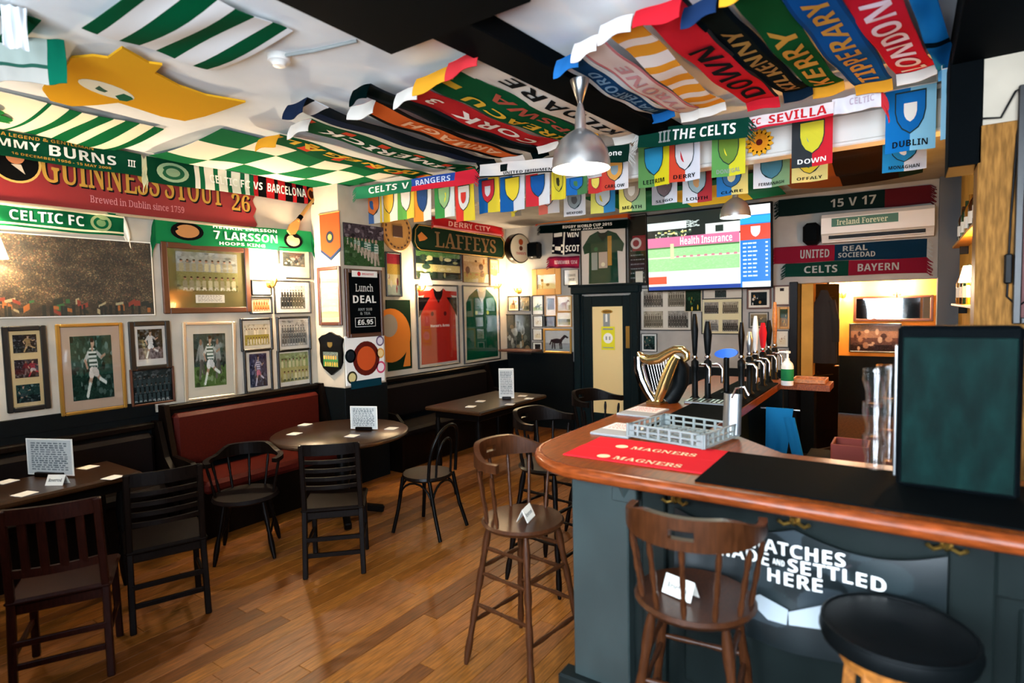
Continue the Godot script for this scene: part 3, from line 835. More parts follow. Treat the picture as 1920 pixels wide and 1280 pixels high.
func bar_stool(label: String, at: Vector3, turn: float, wood := "stool_wood", seat_y := 0.77, top := 1.12) -> Node3D:
	var o := thing("bar_stool", label, "bar stool", at, Basis(Vector3.UP, turn), "captain bar stools round the counter")
	var m := MB.new()
	m.lathe([Vector2(0, seat_y - 0.045), Vector2(0.15, seat_y - 0.045), Vector2(0.195, seat_y - 0.03), Vector2(0.21, seat_y - 0.012), Vector2(0.2, seat_y), Vector2(0.14, seat_y - 0.006), Vector2(0, seat_y - 0.012)], 28)
	put(m, "seat", wood, o)
	for sx in [-1, 1]:
		for sz in [-1, 1]: put(turned(Vector3(sx * 0.12, seat_y - 0.03, sz * 0.12), Vector3(sx * 0.215, 0.0, sz * 0.215), 0.02, 4), "leg", wood, o)
	for k in [[0.22, 0.186], [0.34, 0.171], [0.5, 0.151], [0.63, 0.135]]:
		for s in [-1, 1]:
			if k[0] != 0.34 and k[0] != 0.63: put(turned(Vector3(-k[1], k[0], s * k[1]), Vector3(k[1], k[0], s * k[1]), 0.012, 2), "stretcher", wood, o)
			if k[0] != 0.22: put(turned(Vector3(s * k[1], k[0] - 0.03, -k[1]), Vector3(s * k[1], k[0] - 0.03, k[1]), 0.012, 2), "stretcher", wood, o)
	for i in 7:
		var a := deg_to_rad(-90 + 30.0 * i)
		put(turned(Vector3(sin(a) * 0.185, seat_y - 0.01, cos(a) * 0.185), Vector3(sin(a) * 0.225, top - 0.08 - 0.04 * absf(sin(a)), cos(a) * 0.225), 0.011, 3), "spindle", wood, o)
	m = MB.new()
	var hi := func(a): return top - 0.055 * smoothstep(0.5, 1.5, absf(a))
	var lo := func(a): return top - 0.105 - 0.0 * a + 0.01 * smoothstep(0.6, 1.5, absf(a))
	var g := 0.17
	band(m, 0.21, 0.028, -1.75, -g, lo, hi, 16)
	band(m, 0.21, 0.028, g, 1.75, lo, hi, 16)
	band(m, 0.21, 0.028, -g, g, func(a): return top - 0.04, hi, 4)
	band(m, 0.21, 0.028, -g, g, lo, func(a): return top - 0.07, 4)
	put(m, "back_rail", wood, o)
	return o

func tent_card(label: String, at: Vector3, turn: float, text := "Reserved"):
	var o := thing("tent_card", label, "sign", at, Basis(Vector3.UP, turn), "folded reserved cards")
	for s in [1, -1]:
		var m := MB.new()
		var b := Basis(Vector3.UP, 0.0 if s > 0 else PI) * Basis(Vector3.RIGHT, -0.45)
		m.t = Transform3D(b, Vector3(0, 0.032, s * 0.014))
		m.box(Vector3.ZERO, Vector3(0.115, 0.068, 0.0015))
		var f := put(m, "card_face", "paper", o)
		if s > 0: lettering(f, text, Vector3(0, 0.032, 0.014) + b.z * 0.0014, 0.02, "ink", 0.085, "serif", b)

func round_stool():
	var o := thing("round_stool", "round black cushioned stool with orange wooden frame at the counter", "stool", Vector3(-0.01, 0, -1.99))
	var m := MB.new()
	m.lathe([Vector2(0, 0.770), Vector2(0.17, 0.770), Vector2(0.198, 0.780), Vector2(0.205, 0.805), Vector2(0.198, 0.830), Vector2(0.185, 0.835), Vector2(0.12, 0.845), Vector2(0, 0.850)], 32)
	var c := put(m, "cushion", "black_satin", o)
	m = MB.new()
	var ring := []
	for k in 33: ring.append(Vector3(cos(TAU * k / 32) * 0.195, 0.832, sin(TAU * k / 32) * 0.195))
	m.tube(ring, 0.006, 6, false)
	put(m, "piping", "black_satin", c)
	m = MB.new(); m.lathe([Vector2(0.0, 0.72), Vector2(0.15, 0.72), Vector2(0.155, 0.770), Vector2(0, 0.770)], 24); put(m, "seat_ring", "pine", o)
	for k in 4:
		var a := TAU * k / 4 + 0.5
		m = MB.new()
		m.bar(Vector3(cos(a) * 0.13, 0.74, sin(a) * 0.13), Vector3(cos(a) * 0.19, 0, sin(a) * 0.19), 0.035, 0.035, 0.004)
		put(m, "leg", "pine", o)
	for y in [0.28, 0.45]:
		m = MB.new()
		for k in 4:
			var a := TAU * k / 4 + 0.5
			var r = 0.13 + 0.06 * (0.7 - y) / 0.7
			m.bar(Vector3(cos(a) * r, y, sin(a) * r), Vector3(cos(a + PI / 2) * r, y, sin(a + PI / 2) * r), 0.02, 0.03, 0.003)
		put(m, "stretcher", "pine", o)

func side_chair(label: String, at: Vector3, turn: float, style: String, wood: String) -> Node3D:
	var o := thing("dining_chair", label, "chair", at, Basis(Vector3.UP, turn), "dark wooden pub chairs")
	var m: MB
	for s in [-1, 1]:
		m = MB.new()
		m.bar(Vector3(s * 0.19, 0, 0.22), Vector3(s * 0.185, 0.45, 0.18), 0.034, 0.034, 0.005)
		m.bar(Vector3(s * 0.185, 0.44, 0.18), Vector3(s * 0.18, 0.92, 0.25), 0.034, 0.03, 0.005)
		put(m, "rear_post", wood, o)
		m = MB.new(); m.bar(Vector3(s * 0.185, 0, -0.19), Vector3(s * 0.18, 0.44, -0.18), 0.034, 0.034, 0.005); put(m, "leg", wood, o)
		m = MB.new(); m.bar(Vector3(s * 0.186, 0.2, -0.18), Vector3(s * 0.186, 0.2, 0.2), 0.018, 0.03, 0.003); put(m, "stretcher", wood, o)
	for y in [0.26, 0.15]:
		m = MB.new(); m.bar(Vector3(-0.185, y, 0.205), Vector3(0.185, y, 0.205), 0.018, 0.03, 0.003); put(m, "stretcher", wood, o)
	m = MB.new(); m.box(Vector3(0, 0.415, 0), Vector3(0.37, 0.05, 0.36), 0.004); put(m, "seat_rail", wood, o)
	m = MB.new(); m.box(Vector3(0, 0.455, -0.005), Vector3(0.42, 0.03, 0.41), 0.012); put(m, "seat", wood, o)
	var slat := func(y: float, h: float, called: String):
		var p := MB.new()
		var z := 0.18 + 0.07 * (y - 0.44) / 0.48
		var lo := func(_a): return y - h / 2
		var hi := func(_a): return y + h / 2
		p.t = Transform3D(Basis.IDENTITY, Vector3(0, 0, z + 0.03 - 0.56))
		band(p, 0.553, 0.014, -0.328, 0.328, lo, hi, 10)
		put(p, called, wood, o)
	slat.call(0.885, 0.075, "top_rail")
	if style == "ladder":
		for y in [0.8, 0.74, 0.68, 0.62]: slat.call(y, 0.026, "slat")
	else:
		slat.call(0.6, 0.04, "cross_rail")
		for x in [-0.11, -0.037, 0.037, 0.11]:
			m = MB.new()
			var bow: float = 0.03 * (1.0 - pow(x / 0.18, 2))
			m.bar(Vector3(x, 0.6, 0.203 + bow), Vector3(x, 0.86, 0.241 + bow), 0.035, 0.012, 0.003, Vector3(0, 0, 1))
			put(m, "splat", wood, o)
	return o

func bentwood_chair(label: String, at: Vector3, turn: float):
	var o := thing("bentwood_chair", label, "chair", at, Basis(Vector3.UP, turn))
	var m := MB.new()
	m.lathe([Vector2(0, 0.435), Vector2(0.19, 0.435), Vector2(0.205, 0.45), Vector2(0.2, 0.47), Vector2(0, 0.465)], 26)
	put(m, "seat", "dark_wood", o)
	for s in [-1, 1]:
		m = MB.new(); m.tube([Vector3(s * 0.14, 0.45, -0.14), Vector3(s * 0.17, 0.2, -0.17), Vector3(s * 0.2, 0, -0.21)], 0.016, 8); put(m, "leg", "black_wood", o)
		m = MB.new(); m.tube([Vector3(s * 0.16, 0.45, 0.14), Vector3(s * 0.17, 0.2, 0.19), Vector3(s * 0.19, 0, 0.25)], 0.016, 8); put(m, "leg", "black_wood", o)
	m = MB.new()
	var p := []
	for k in 25:
		var a := PI * k / 24.0
		p.append(Vector3(cos(a) * 0.185, 0.46 + 0.42 * pow(sin(a), 0.55), 0.15 + 0.09 * sin(a)))
	m.tube(p, 0.014, 8); put(m, "back_loop", "black_wood", o)
	m = MB.new()
	p = []
	for k in 17:
		var a := PI * k / 16.0
		p.append(Vector3(cos(a) * 0.1, 0.47 + 0.3 * pow(sin(a), 0.6), 0.16 + 0.05 * sin(a)))
	m.tube(p, 0.01, 8); put(m, "back_loop", "black_wood", o)
	for k in 4:
		m = MB.new()
		p = []
		for i in 11:
			var a := PI * i / 10.0
			p.append(Basis(Vector3.UP, k * PI / 2) * Vector3(cos(a) * 0.16, 0.26 + 0.16 * sin(a), -0.165))
		m.tube(p, 0.009, 6); put(m, "seat_brace", "black_wood", o)

func arm_chair(label: String, at: Vector3, turn: float):
	var o := thing("captains_chair", label, "chair", at, Basis(Vector3.UP, turn))
	var m := MB.new()
	m.lathe([Vector2(0, 0.41), Vector2(0.2, 0.41), Vector2(0.235, 0.43), Vector2(0.225, 0.455), Vector2(0, 0.45)], 26)
	put(m, "seat", "dark_leather", o)
	for sx in [-1, 1]:
		for sz in [-1, 1]: put(turned(Vector3(sx * 0.13, 0.42, sz * 0.13), Vector3(sx * 0.2, 0, sz * 0.2), 0.02, 2), "leg", "dark_wood", o)
	for s in [-1, 1]: put(turned(Vector3(s * 0.17, 0.17, -0.17), Vector3(s * 0.17, 0.17, 0.17), 0.011, 2), "stretcher", "dark_wood", o)
	for i in 7:
		var a := deg_to_rad(-105 + 35.0 * i)
		put(turned(Vector3(sin(a) * 0.2, 0.44, cos(a) * 0.2), Vector3(sin(a) * 0.255, 0.7, cos(a) * 0.255), 0.011, 2), "spindle", "dark_wood", o)
	m = MB.new()
	band(m, 0.235, 0.04, -2.1, 2.1, func(a): return 0.695, func(a): return 0.725 + 0.06 * (1.0 - smoothstep(0.5, 1.1, absf(a))), 30)
	put(m, "arm_rail", "dark_wood", o)

func bench(label: String, x0: float, x1: float, z0: float, z1: float, top: float, pad: String):   # against the left wall, from z0 (near) to z1 (far)
	var o := thing("wall_bench", label, "bench", Vector3((x0 + x1) / 2, 0, (z0 + z1) / 2), Basis.IDENTITY, "upholstered wall benches")
	var l := absf(z1 - z0); var d := x1 - x0
	put(cbox(Vector3(-0.03, 0.19, 0), Vector3(d - 0.1, 0.38, l - 0.02), 0.004), "base", "dark_wood", o)
	put(cbox(Vector3(0.03, 0.425, 0), Vector3(d - 0.08, 0.1, l - 0.04), 0.03), "seat_cushion", pad, o)
	put(cbox(Vector3(-d / 2 + 0.075, (0.48 + top - 0.06) / 2 + 0.01, 0), Vector3(0.11, top - 0.6, l - 0.06), 0.03), "back_cushion", pad, o)
	put(cbox(Vector3(-d / 2 + 0.04, top - 0.03, 0), Vector3(0.075, 0.05, l), 0.01), "top_rail", "dark_wood", o)
	for s in [-1, 1]:
		var m := MB.new()
		m.prism(PackedVector2Array([Vector2(-d / 2, 0), Vector2(d / 2 - 0.02, 0), Vector2(d / 2, 0.55), Vector2(d / 2 - 0.1, 0.64), Vector2(-d / 2 + 0.2, 0.66), Vector2(-d / 2 + 0.1, top), Vector2(-d / 2, top)]), -0.02, 0.02)
		var e := put(m, "end_panel", "dark_wood", o)
		e.position.z = s * (l / 2 + 0.02)

func pedestal_table(label: String, at: Vector3, r: float):
	var o := thing("round_table", label, "table", at)
	var m := MB.new()
	m.lathe([Vector2(0, 0.72), Vector2(r - 0.02, 0.72), Vector2(r, 0.732), Vector2(r, 0.75), Vector2(r - 0.012, 0.76), Vector2(0, 0.76)], 48)
	put(m, "table_top", "table_wood", o)
	m = MB.new()
	m.lathe([Vector2(0.12, 0.1), Vector2(0.06, 0.16), Vector2(0.05, 0.3), Vector2(0.075, 0.42), Vector2(0.045, 0.52), Vector2(0.05, 0.66), Vector2(0.14, 0.72)], 18)
	put(m, "column", "black_wood", o)
	for k in 4:
		var a := TAU * k / 4 + 0.6
		m = MB.new(); m.bar(Vector3(0, 0.11, 0), Vector3(cos(a) * 0.34, 0.03, sin(a) * 0.34), 0.06, 0.06, 0.01); put(m, "foot", "black_wood", o)

func long_table(label: String, lo: Vector3, hi: Vector3, inset := 0.1):
	var c := (lo + hi) / 2; var s := (hi - lo).abs()
	var o := thing("pub_table", label, "table", Vector3(c.x, 0, c.z))
	put(cbox(Vector3(0, 0.74, 0), Vector3(s.x, 0.04, s.z), 0.012), "table_top", "table_wood", o)
	put(cbox(Vector3(0, 0.68, 0), Vector3(s.x - 0.16, 0.08, s.z - 0.16), 0.005), "apron", "black_wood", o)
	for sx in [-1, 1]:
		for sz in [-1, 1]: put(turned(Vector3(sx * (s.x / 2 - 0.1) if sx > 0 else inset - s.x / 2, 0.66, sz * (s.z / 2 - 0.1)), Vector3(sx * (s.x / 2 - 0.1) if sx > 0 else inset - s.x / 2, 0, sz * (s.z / 2 - 0.1)), 0.035, 2), "leg", "black_wood", o)

func menu_stand(label: String, at: Vector3, turn: float, w: float, h: float):
	var o := thing("menu_stand", label, "menu", at, Basis(Vector3.UP, turn), "menus standing on the tables")
	put(cbox(Vector3(0, 0.015, 0), Vector3(w * 0.6, 0.03, 0.05), 0.005), "holder", "dark_wood", o)
	put(cbox(Vector3(0, h / 2 + 0.01, 0), Vector3(w, h, 0.003)), "sheet", "paper", o)
	var m := MB.new(); m.picture(w * 0.94, h * 0.94, Vector3(0, h / 2 + 0.01, 0.003), uv_of("menu")); put(m, "print", "photo", o)

func beer_mat(label: String, at: Vector3, turn: float):
	var o := put(cbox(Vector3(0, 0.0012, 0), Vector3(0.095, 0.0024, 0.095)), "beer_mat", "paper")
	tag(o, label, "beer mat", "beer mats on the tables")
	o.position = at; o.rotation.y = turn

func furniture():
	# left wall benches and tables
	bench("dark upholstered bench along the left wall behind the reserved table", -5.08, -4.76, -0.35, -2.16, 0.94, "dark_leather")
	bench("red leather bench along the left wall behind the round table", -5.08, -4.5, -2.26, -3.74, 1.06, "red_leather")
	bench("dark bench along the left wall under the framed football shirts", -5.08, -4.55, -4.5, -6.6, 1.0, "dark_leather")
	long_table("rectangular wooden table with a reserved card beside the left bench", Vector3(-4.75, 0, -0.55), Vector3(-4.2, 0, -1.72))
	pedestal_table("round dark wooden pedestal table with a menu beside the pier", Vector3(-4.03, 0, -3.22), 0.575)
	long_table("far rectangular wooden table with beer mats near the back corner", Vector3(-4.25, 0, -4.5), Vector3(-3.5, 0, -5.8))
	menu_stand("wide grey printed menu standing on the reserved table", on(96, 893, 1, 0.76), 0.42, 0.36, 0.24)
	menu_stand("grey printed menu standing on the round table", on(683, 806, 1, 0.76), 0.42, 0.25, 0.2)
	menu_stand("tall pale menu standing on the far table", on(950, 748, 1, 0.76), 0.5, 0.17, 0.34)
	tent_card("white reserved card on the table at the left", on(108, 908, 1, 0.76), 0.55)
	var bm := [[212, 895, "beer mat at the near corner of the reserved table"], [12, 903, "beer mat at the left edge of the reserved table"], [46, 926, "beer mat near the front edge of the reserved table"], [165, 876, "beer mat behind the menu on the reserved table"],
		[572, 796, "beer mat on the round table, nearest the bench"], [552, 813, "beer mat at the left of the round table"], [660, 817, "beer mat in front of the menu on the round table"], [734, 803, "beer mat at the right of the round table"],
		[901, 752, "far table beer mat, second from the left"], [883, 762, "far table beer mat, leftmost"], [956, 758, "beer mat in front of the tall menu on far table"], [980, 742, "far table beer mat behind the rightmost"], [992, 747, "far table beer mat, rightmost"]]
	for b in bm: beer_mat(b[2], on(b[0], b[1], 1, 0.7602), 0.3)
	# chairs
	side_chair("reddish wooden chair with upright splats at the reserved table", Vector3(-3.55, 0, -1.07), 1.1, "splat", "chair_wood")
	side_chair("dark ladder-back chair at the end of the reserved table", Vector3(-3.72, 0, -1.62), PI / 2 - 0.35, "ladder", "dark_wood")
	side_chair("dark ladder-back chair in front of the round table", Vector3(-3.34, 0, -2.6), PI / 4, "ladder", "dark_wood")
	bentwood_chair("black bentwood chair with arched braces right of the round table", Vector3(-3.22, 0, -3.42), PI / 2 + 0.1)
	arm_chair("captains armchair with curved arm rail beside the red bench", Vector3(-4.08, 0, -2.36), PI + 0.9)
	# bar stools
	bar_stool("wooden captain bar stool standing left of the counter end", Vector3(-1.58, 0, -2.36), -PI / 2 - 0.12, "stool_wood", 0.745)
	bar_stool("wooden captain bar stool with slotted back rail before the banner", Vector3(-0.61, 0, -2.0), 0.12)
	bar_stool("dark captain bar stool beside the counter's left side", Vector3(-1.93, 0, -3.22), -PI / 2 - 0.1, "dark_wood")
	bar_stool("far captain bar stool near the door", Vector3(-1.98, 0, -4.12), -PI / 2 - 0.2, "dark_wood")
	round_stool()
	tent_card("folded white card on the seat of left bar stool", Vector3(-1.56, 0.74, -2.36), 1.8)
	tent_card("folded white card on the seat of slotted back stool", Vector3(-0.65, 0.765, -1.97), -0.25)
	tent_card("folded white card on the stool beneath the counter end", Vector3(-1.86, 0.765, -3.17), 1.3)

# ------------------------------------------------------------------ pictures. tl and br are photo points of the outer frame on wall w; prints are [x0, y0, x1, y1, cell] in parts of the area inside the frame
func framed(label: String, w: String, x0: float, y0: float, x1: float, y1: float, fw: float, fm: String, mount: String, pics: Array, called := "framed_picture", category := "picture", tilt := 0.0) -> Node3D:
	var a := wall_at(w, x0, y0, 0.02); var b := wall_at(w, x1, y1, 0.02)
	var bs := basis_of(w)
	var wd := absf((b - a).dot(bs.x)); var h := a.y - b.y
	var o := thing(called, label, category, (a + b) / 2 - bs.z * 0.017, bs * Basis(Vector3(0, 0, 1), tilt))
	var iw := wd - 2 * fw; var ih := h - 2 * fw
	var m := MB.new()
	if fw > 0.0:
		for s in [-1, 1]:
			m.box(Vector3(s * (wd - fw) / 2, 0, 0.0125), Vector3(fw, h, 0.025), minf(0.006, fw * 0.3))
			m.box(Vector3(0, s * (h - fw) / 2, 0.0125), Vector3(wd - 2 * fw, fw, 0.025), minf(0.006, fw * 0.3))
		put(m, "frame", fm, o)
	if mount:
		if not M.has("mount_" + mount): mat("mount_" + mount, mount, 0.85)
		put(cbox(Vector3(0, 0, 0.006), Vector3(iw, ih, 0.008)), "mount", "mount_" + mount, o)
	for p in pics:
		m = MB.new()
		m.picture((p[2] - p[0]) * iw, (p[3] - p[1]) * ih, Vector3(((p[0] + p[2]) * 0.5 - 0.5) * iw, (0.5 - (p[1] + p[3]) * 0.5) * ih, 0.012 if mount else 0.006), uv_of(p[4]))
		put(m, "photograph", "photo", o)
	if fw > 0.0: put(cbox(Vector3(0, 0, 0.019), Vector3(iw, ih, 0.002)), "glass", "glass", o)
	return o

func pictures_left():
	var k := [0.06, 0.06, 0.94, 0.94]
	# the crowd canvas
	var a := wall_at("left", -70, 428, 0.02); var b := wall_at("left", 291, 591, 0.02)
	var c := thing("canvas_print", "large canvas of a football crowd with flags on left wall", "picture", (a + b) / 2 - Vector3(0.018, 0, 0), basis_of("left"))
	var wd := absf(a.z - b.z); var h := a.y - b.y
	put(cbox(Vector3(0, 0, 0.012), Vector3(wd, h, 0.024), 0.004), "stretcher_frame", "paper", c)
	var m := MB.new(); m.picture(wd - 0.02, h - 0.02, Vector3(0, 0, 0.0255), Rect2(0, 0, 1, 1)); put(m, "print", "crowd", c)
	var o := framed("large team photograph with olive mount in dark brown frame", "left", 300, 452, 472, 585, 0.05, "frame_brown", "6e6433", [[0.1, 0.04, 0.9, 0.72, "team_sepia"], [0.32, 0.78, 0.7, 0.92, "page"]])
	o.get_node("glass").position.z = 0.002
	framed("tall black frame with three small match photographs", "left", 2, 612, 96, 765, 0.035, "frame_black", "cdb27e", [[0.12, 0.05, 0.88, 0.29, "player_night"], [0.12, 0.38, 0.88, 0.62, "player_red"], [0.12, 0.71, 0.88, 0.95, "player_field"]])
	framed("gold framed photograph of a footballer in hooped shirt, seen sideways", "left", 103, 608, 239, 764, 0.025, "frame_gold", "b99e86", [[0.15, 0.11, 0.85, 0.88, "player_hoops"]])
	framed("black framed monochrome photograph of one footballer running", "left", 240, 603, 323, 690, 0.04, "frame_black", "cfc9bd", [[0.1, 0.08, 0.9, 0.84, "player_bw"]])
	framed("dark team photograph in thin brown frame below the monochrome footballer", "left", 243, 693, 329, 752, 0.016, "frame_brown", "", [[0, 0, 1, 1, "team_dark"]])
	framed("silver framed photograph of a footballer chased by two others", "left", 340, 605, 446, 741, 0.028, "frame_silver", "d6cab2", [[0.15, 0.12, 0.84, 0.86, "player_run"]], "framed_picture", "picture", -0.02)
	framed("small sepia team photograph in black frame under the wall lamp", "left", 450, 597, 513, 655, 0.022, "frame_black", "e2d6bc", [[0.06, 0.14, 0.94, 0.88, "team_white"]])
	framed("grey team photograph in black frame at the upper right", "left", 518, 594, 584, 655, 0.022, "frame_black", "d6cfc2", [[0.06, 0.05, 0.94, 0.9, "team_grey"]])
	framed("black framed photograph of a footballer on purple ground", "left", 456, 657, 513, 731, 0.022, "frame_black", "d8ccb6", [[0.14, 0.05, 0.86, 0.92, "player_purple"]])
	framed("yellowish team photograph in black frame beside the pier", "left", 519, 657, 585, 721, 0.022, "frame_black", "d8d2c2", [[0.03, 0.04, 0.97, 0.88, "team_green"]])
	framed("small orange team print in black frame below the lamp", "left", 468, 555, 512, 588, 0.016, "frame_black", "e6dcc4", [[0.08, 0.08, 0.92, 0.9, "team_orange"]])
	framed("black and white team photograph with wide white mount", "left", 513, 525, 584, 587, 0.012, "frame_black", "ddd8cf", [[0.14, 0.12, 0.86, 0.88, "team_bw"]])
	framed("mounted print of a dark stand in thin black frame", "left", 521, 462, 583, 523, 0.01, "frame_black", "d9cfae", [[0.12, 0.14, 0.85, 0.62, "stable"]])
	framed("tiny sketch in pale frame left of the white mounted team", "left", 471, 524, 510, 553, 0.008, "frame_black", "e3d3ac", [[0.3, 0.1, 0.75, 0.9, "portrait_small"]])

func pictures_pier():
	framed("cream certificate in dark brown frame on the pier", "pier_front", 594, 502, 641, 610, 0.035, "frame_brown", "", [[0, 0, 1, 1, "certificate"]])
	framed("poster of footballers walking out, high on the pier", "pier_side", 644, 416, 722, 501, 0.0, "frame_black", "2a332c", [[0, 0, 1, 1, "walkout"]], "poster", "poster")
	# chalk-black lunch board
	var a := wall_at("pier_side", 646, 503, 0.02); var b := wall_at("pier_side", 720, 629, 0.02)
	var bs := basis_of("pier_side")
	var wd := absf(a.z - b.z); var h := a.y - b.y
	var o := thing("menu_board", "black lunch deal board in wooden frame on the pier", "board", (a + b) / 2 - Vector3(0.018, 0, 0), bs)
	var m := MB.new()
	for s in [-1, 1]:
		m.box(Vector3(s * (wd / 2 - 0.02), 0, 0.015), Vector3(0.04, h, 0.03), 0.005)
		m.box(Vector3(0, s * (h / 2 - 0.02), 0.015), Vector3(wd - 0.08, 0.04, 0.03), 0.005)
	put(m, "frame", "frame_brown", o)
	var f := put(cbox(Vector3(0, 0, 0.008), Vector3(wd - 0.08, h - 0.08, 0.012)), "panel", "black_paint", o)
	var tw := wd - 0.1
	lettering(f, "Lunch", Vector3(0, h * 0.23, 0.016), h * 0.11, "ink_white", tw * 0.6, "serif_italic_light")
	lettering(f, "DEAL", Vector3(0, h * 0.06, 0.016), h * 0.11, "ink_white", tw * 0.78)
	lettering(f, "ANY SUB", Vector3(0, -h * 0.09, 0.016), h * 0.04, "ink_grey", tw * 0.48)
	lettering(f, "& TEA", Vector3(0, -h * 0.15, 0.016), h * 0.04, "ink_grey", tw * 0.34)
	lettering(f, "£6.95", Vector3(0, -h * 0.28, 0.016), h * 0.075, "ink_white", tw * 0.52)
	m = MB.new()
	for s in [-1, 1]:
		m.box(Vector3(s * tw * 0.34, -h * 0.28, 0.0155), Vector3(0.004, h * 0.13, 0.001)); m.box(Vector3(0, -h * 0.28 + s * h * 0.065, 0.0155), Vector3(tw * 0.68, 0.004, 0.001))
	put(m, "price_border", "ink_white", f)
	m = MB.new(); m.box(Vector3(0, h * 0.43, 0.03), Vector3(tw * 0.85, h * 0.09, 0.004)); var st := put(m, "header_strip", "ink_white", o)
	lettering(st, "BREAKFAST", Vector3(tw * 0.1, h * 0.43, 0.033), h * 0.03, "ink_red", tw * 0.4)
	m = MB.new(); disc(m, Vector3(-tw * 0.2, h * 0.43, 0.033), h * 0.033, 14); put(m, "emblem", "ink_red", st)
	# white board of stickers
	a = wall_at("pier_side", 647, 631, 0.02); b = wall_at("pier_side", 722, 713, 0.02)
	wd = absf(a.z - b.z); h = a.y - b.y
	o = thing("sticker_board", "white board with round club stickers low on the pier", "board", (a + b) / 2 - Vector3(0.018, 0, 0), bs)
	put(cbox(Vector3(0, 0, 0.008), Vector3(wd, h, 0.014), 0.002), "panel", "ink_white", o)
	for s in [[0.02, 0.02, 0.36, "5a1d1c", "c8532a"], [-0.38, 0.1, 0.14, "15181a", "20262a"], [0.4, 0.36, 0.11, "6a5a78", "d8d4da"], [0.4, 0.1, 0.11, "d89a4a", "e6c88a"], [0.4, -0.2, 0.13, "c84a6a", "e6d8dc"], [-0.36, -0.34, 0.13, "3a3524", "d8c88a"]]:
		m = MB.new()
		m.c = lin(s[3]); disc(m, Vector3(s[0] * wd, s[1] * h, 0.016), s[2] * h, 22)
		m.c = lin(s[4]); disc(m, Vector3(s[0] * wd, s[1] * h, 0.0166), s[2] * h * 0.7, 22)
		put(m, "sticker", "print", o)
	m = MB.new(); m.c = lin("12323f"); m.box(Vector3(0.0, -h * 0.5, 0.017), Vector3(wd * 0.8, h * 0.16, 0.002)); put(m, "label_strip", "print", o)
	# shield plaque on the pier front
	a = wall_at("pier_front", 597, 622, 0.02); b = wall_at("pier_front", 645, 705, 0.02)
	wd = absf(a.x - b.x); h = a.y - b.y
	o = thing("shield_plaque", "dark shield plaque with small team picture on the pier", "plaque", (a + b) / 2 - Vector3(0, 0, 0.018))
	m = MB.new()
	m.prism(shield(wd, h, true), 0, 0.025); put(m, "shield", "black_wood", o)
	m = MB.new(); m.picture(wd * 0.62, h * 0.34, Vector3(0, -h * 0.13, 0.027), uv_of("team_yellow")); put(m, "photograph", "photo", o)
	m = MB.new(); m.t = Transform3D(Basis.IDENTITY, Vector3(0, h * 0.2, 0)); m.prism(shield(wd * 0.2, h * 0.13), 0.025, 0.03); put(m, "crest", "brass", o)
	# pennant
	a = wall_at("pier_front", 597, 402, 0.02); b = wall_at("pier_front", 637, 480, 0.02)
	wd = absf(a.x - b.x); h = a.y - b.y
	o = thing("pennant", "orange pennant with navy point hanging on the pier", "pennant", (a + b) / 2 - Vector3(0, 0, 0.015))
	m = MB.new(); m.c = lin("b84a2a"); m.prism(PackedVector2Array([Vector2(-wd / 2, h / 2), Vector2(-wd / 2, -h * 0.3), Vector2(0, -h / 2), Vector2(wd / 2, -h * 0.3), Vector2(wd / 2, h / 2)]), 0, 0.005); put(m, "cloth", "cloth", o)
	m = MB.new(); m.c = lin("2a3550"); m.prism(PackedVector2Array([Vector2(-wd / 2, -h * 0.3), Vector2(0, -h / 2), Vector2(wd / 2, -h * 0.3), Vector2(wd / 2, -h * 0.36), Vector2(0, -h * 0.57), Vector2(-wd / 2, -h * 0.36)]), 0, 0.006); put(m, "hem", "cloth", o)
	m = MB.new(); m.c = lin("2a2f3a"); disc(m, Vector3(0, -0.02, 0.007), wd * 0.2, 16); m.c = lin("c8a04c"); disc(m, Vector3(0, -0.02, 0.0075), wd * 0.1, 12); put(m, "crest", "print", o)
	m = MB.new(); m.tube([Vector3(-wd / 2 - 0.01, h / 2, 0.004), Vector3(wd / 2 + 0.01, h / 2, 0.004)], 0.006, 8); put(m, "rod", "frame_oak", o)

func shield(w: float, h: float, ears := false) -> PackedVector2Array:
	var p := PackedVector2Array()
	if ears:
		for q in [[0.5, 0.34], [0.34, 0.42], [0.2, 0.44], [0, 0.5], [-0.2, 0.44], [-0.34, 0.42], [-0.5, 0.34], [-0.44, 0.2], [-0.46, 0.0], [-0.44, -0.2], [-0.34, -0.34], [-0.15, -0.43], [0, -0.5], [0.15, -0.43], [0.34, -0.34], [0.44, -0.2], [0.46, 0.0], [0.44, 0.2]]: p.append(Vector2(q[0] * w, q[1] * h))
	else:
		for q in [[0.5, 0.5], [-0.5, 0.5], [-0.5, 0.05], [-0.43, -0.18], [-0.27, -0.37], [0, -0.5], [0.27, -0.37], [0.43, -0.18], [0.5, 0.05]]: p.append(Vector2(q[0] * w, q[1] * h))
	return p

func shirt(w: float, h: float) -> PackedVector2Array:
	var p := PackedVector2Array()
	for q in [[-0.12, 0.5], [-0.05, 0.45], [0.05, 0.45], [0.12, 0.5], [0.32, 0.43], [0.5, 0.22], [0.46, 0.08], [0.34, 0.1], [0.36, -0.5], [-0.36, -0.5], [-0.34, 0.1], [-0.46, 0.08], [-0.5, 0.22], [-0.32, 0.43]]: p.append(Vector2(q[0] * w, q[1] * h))
	return p

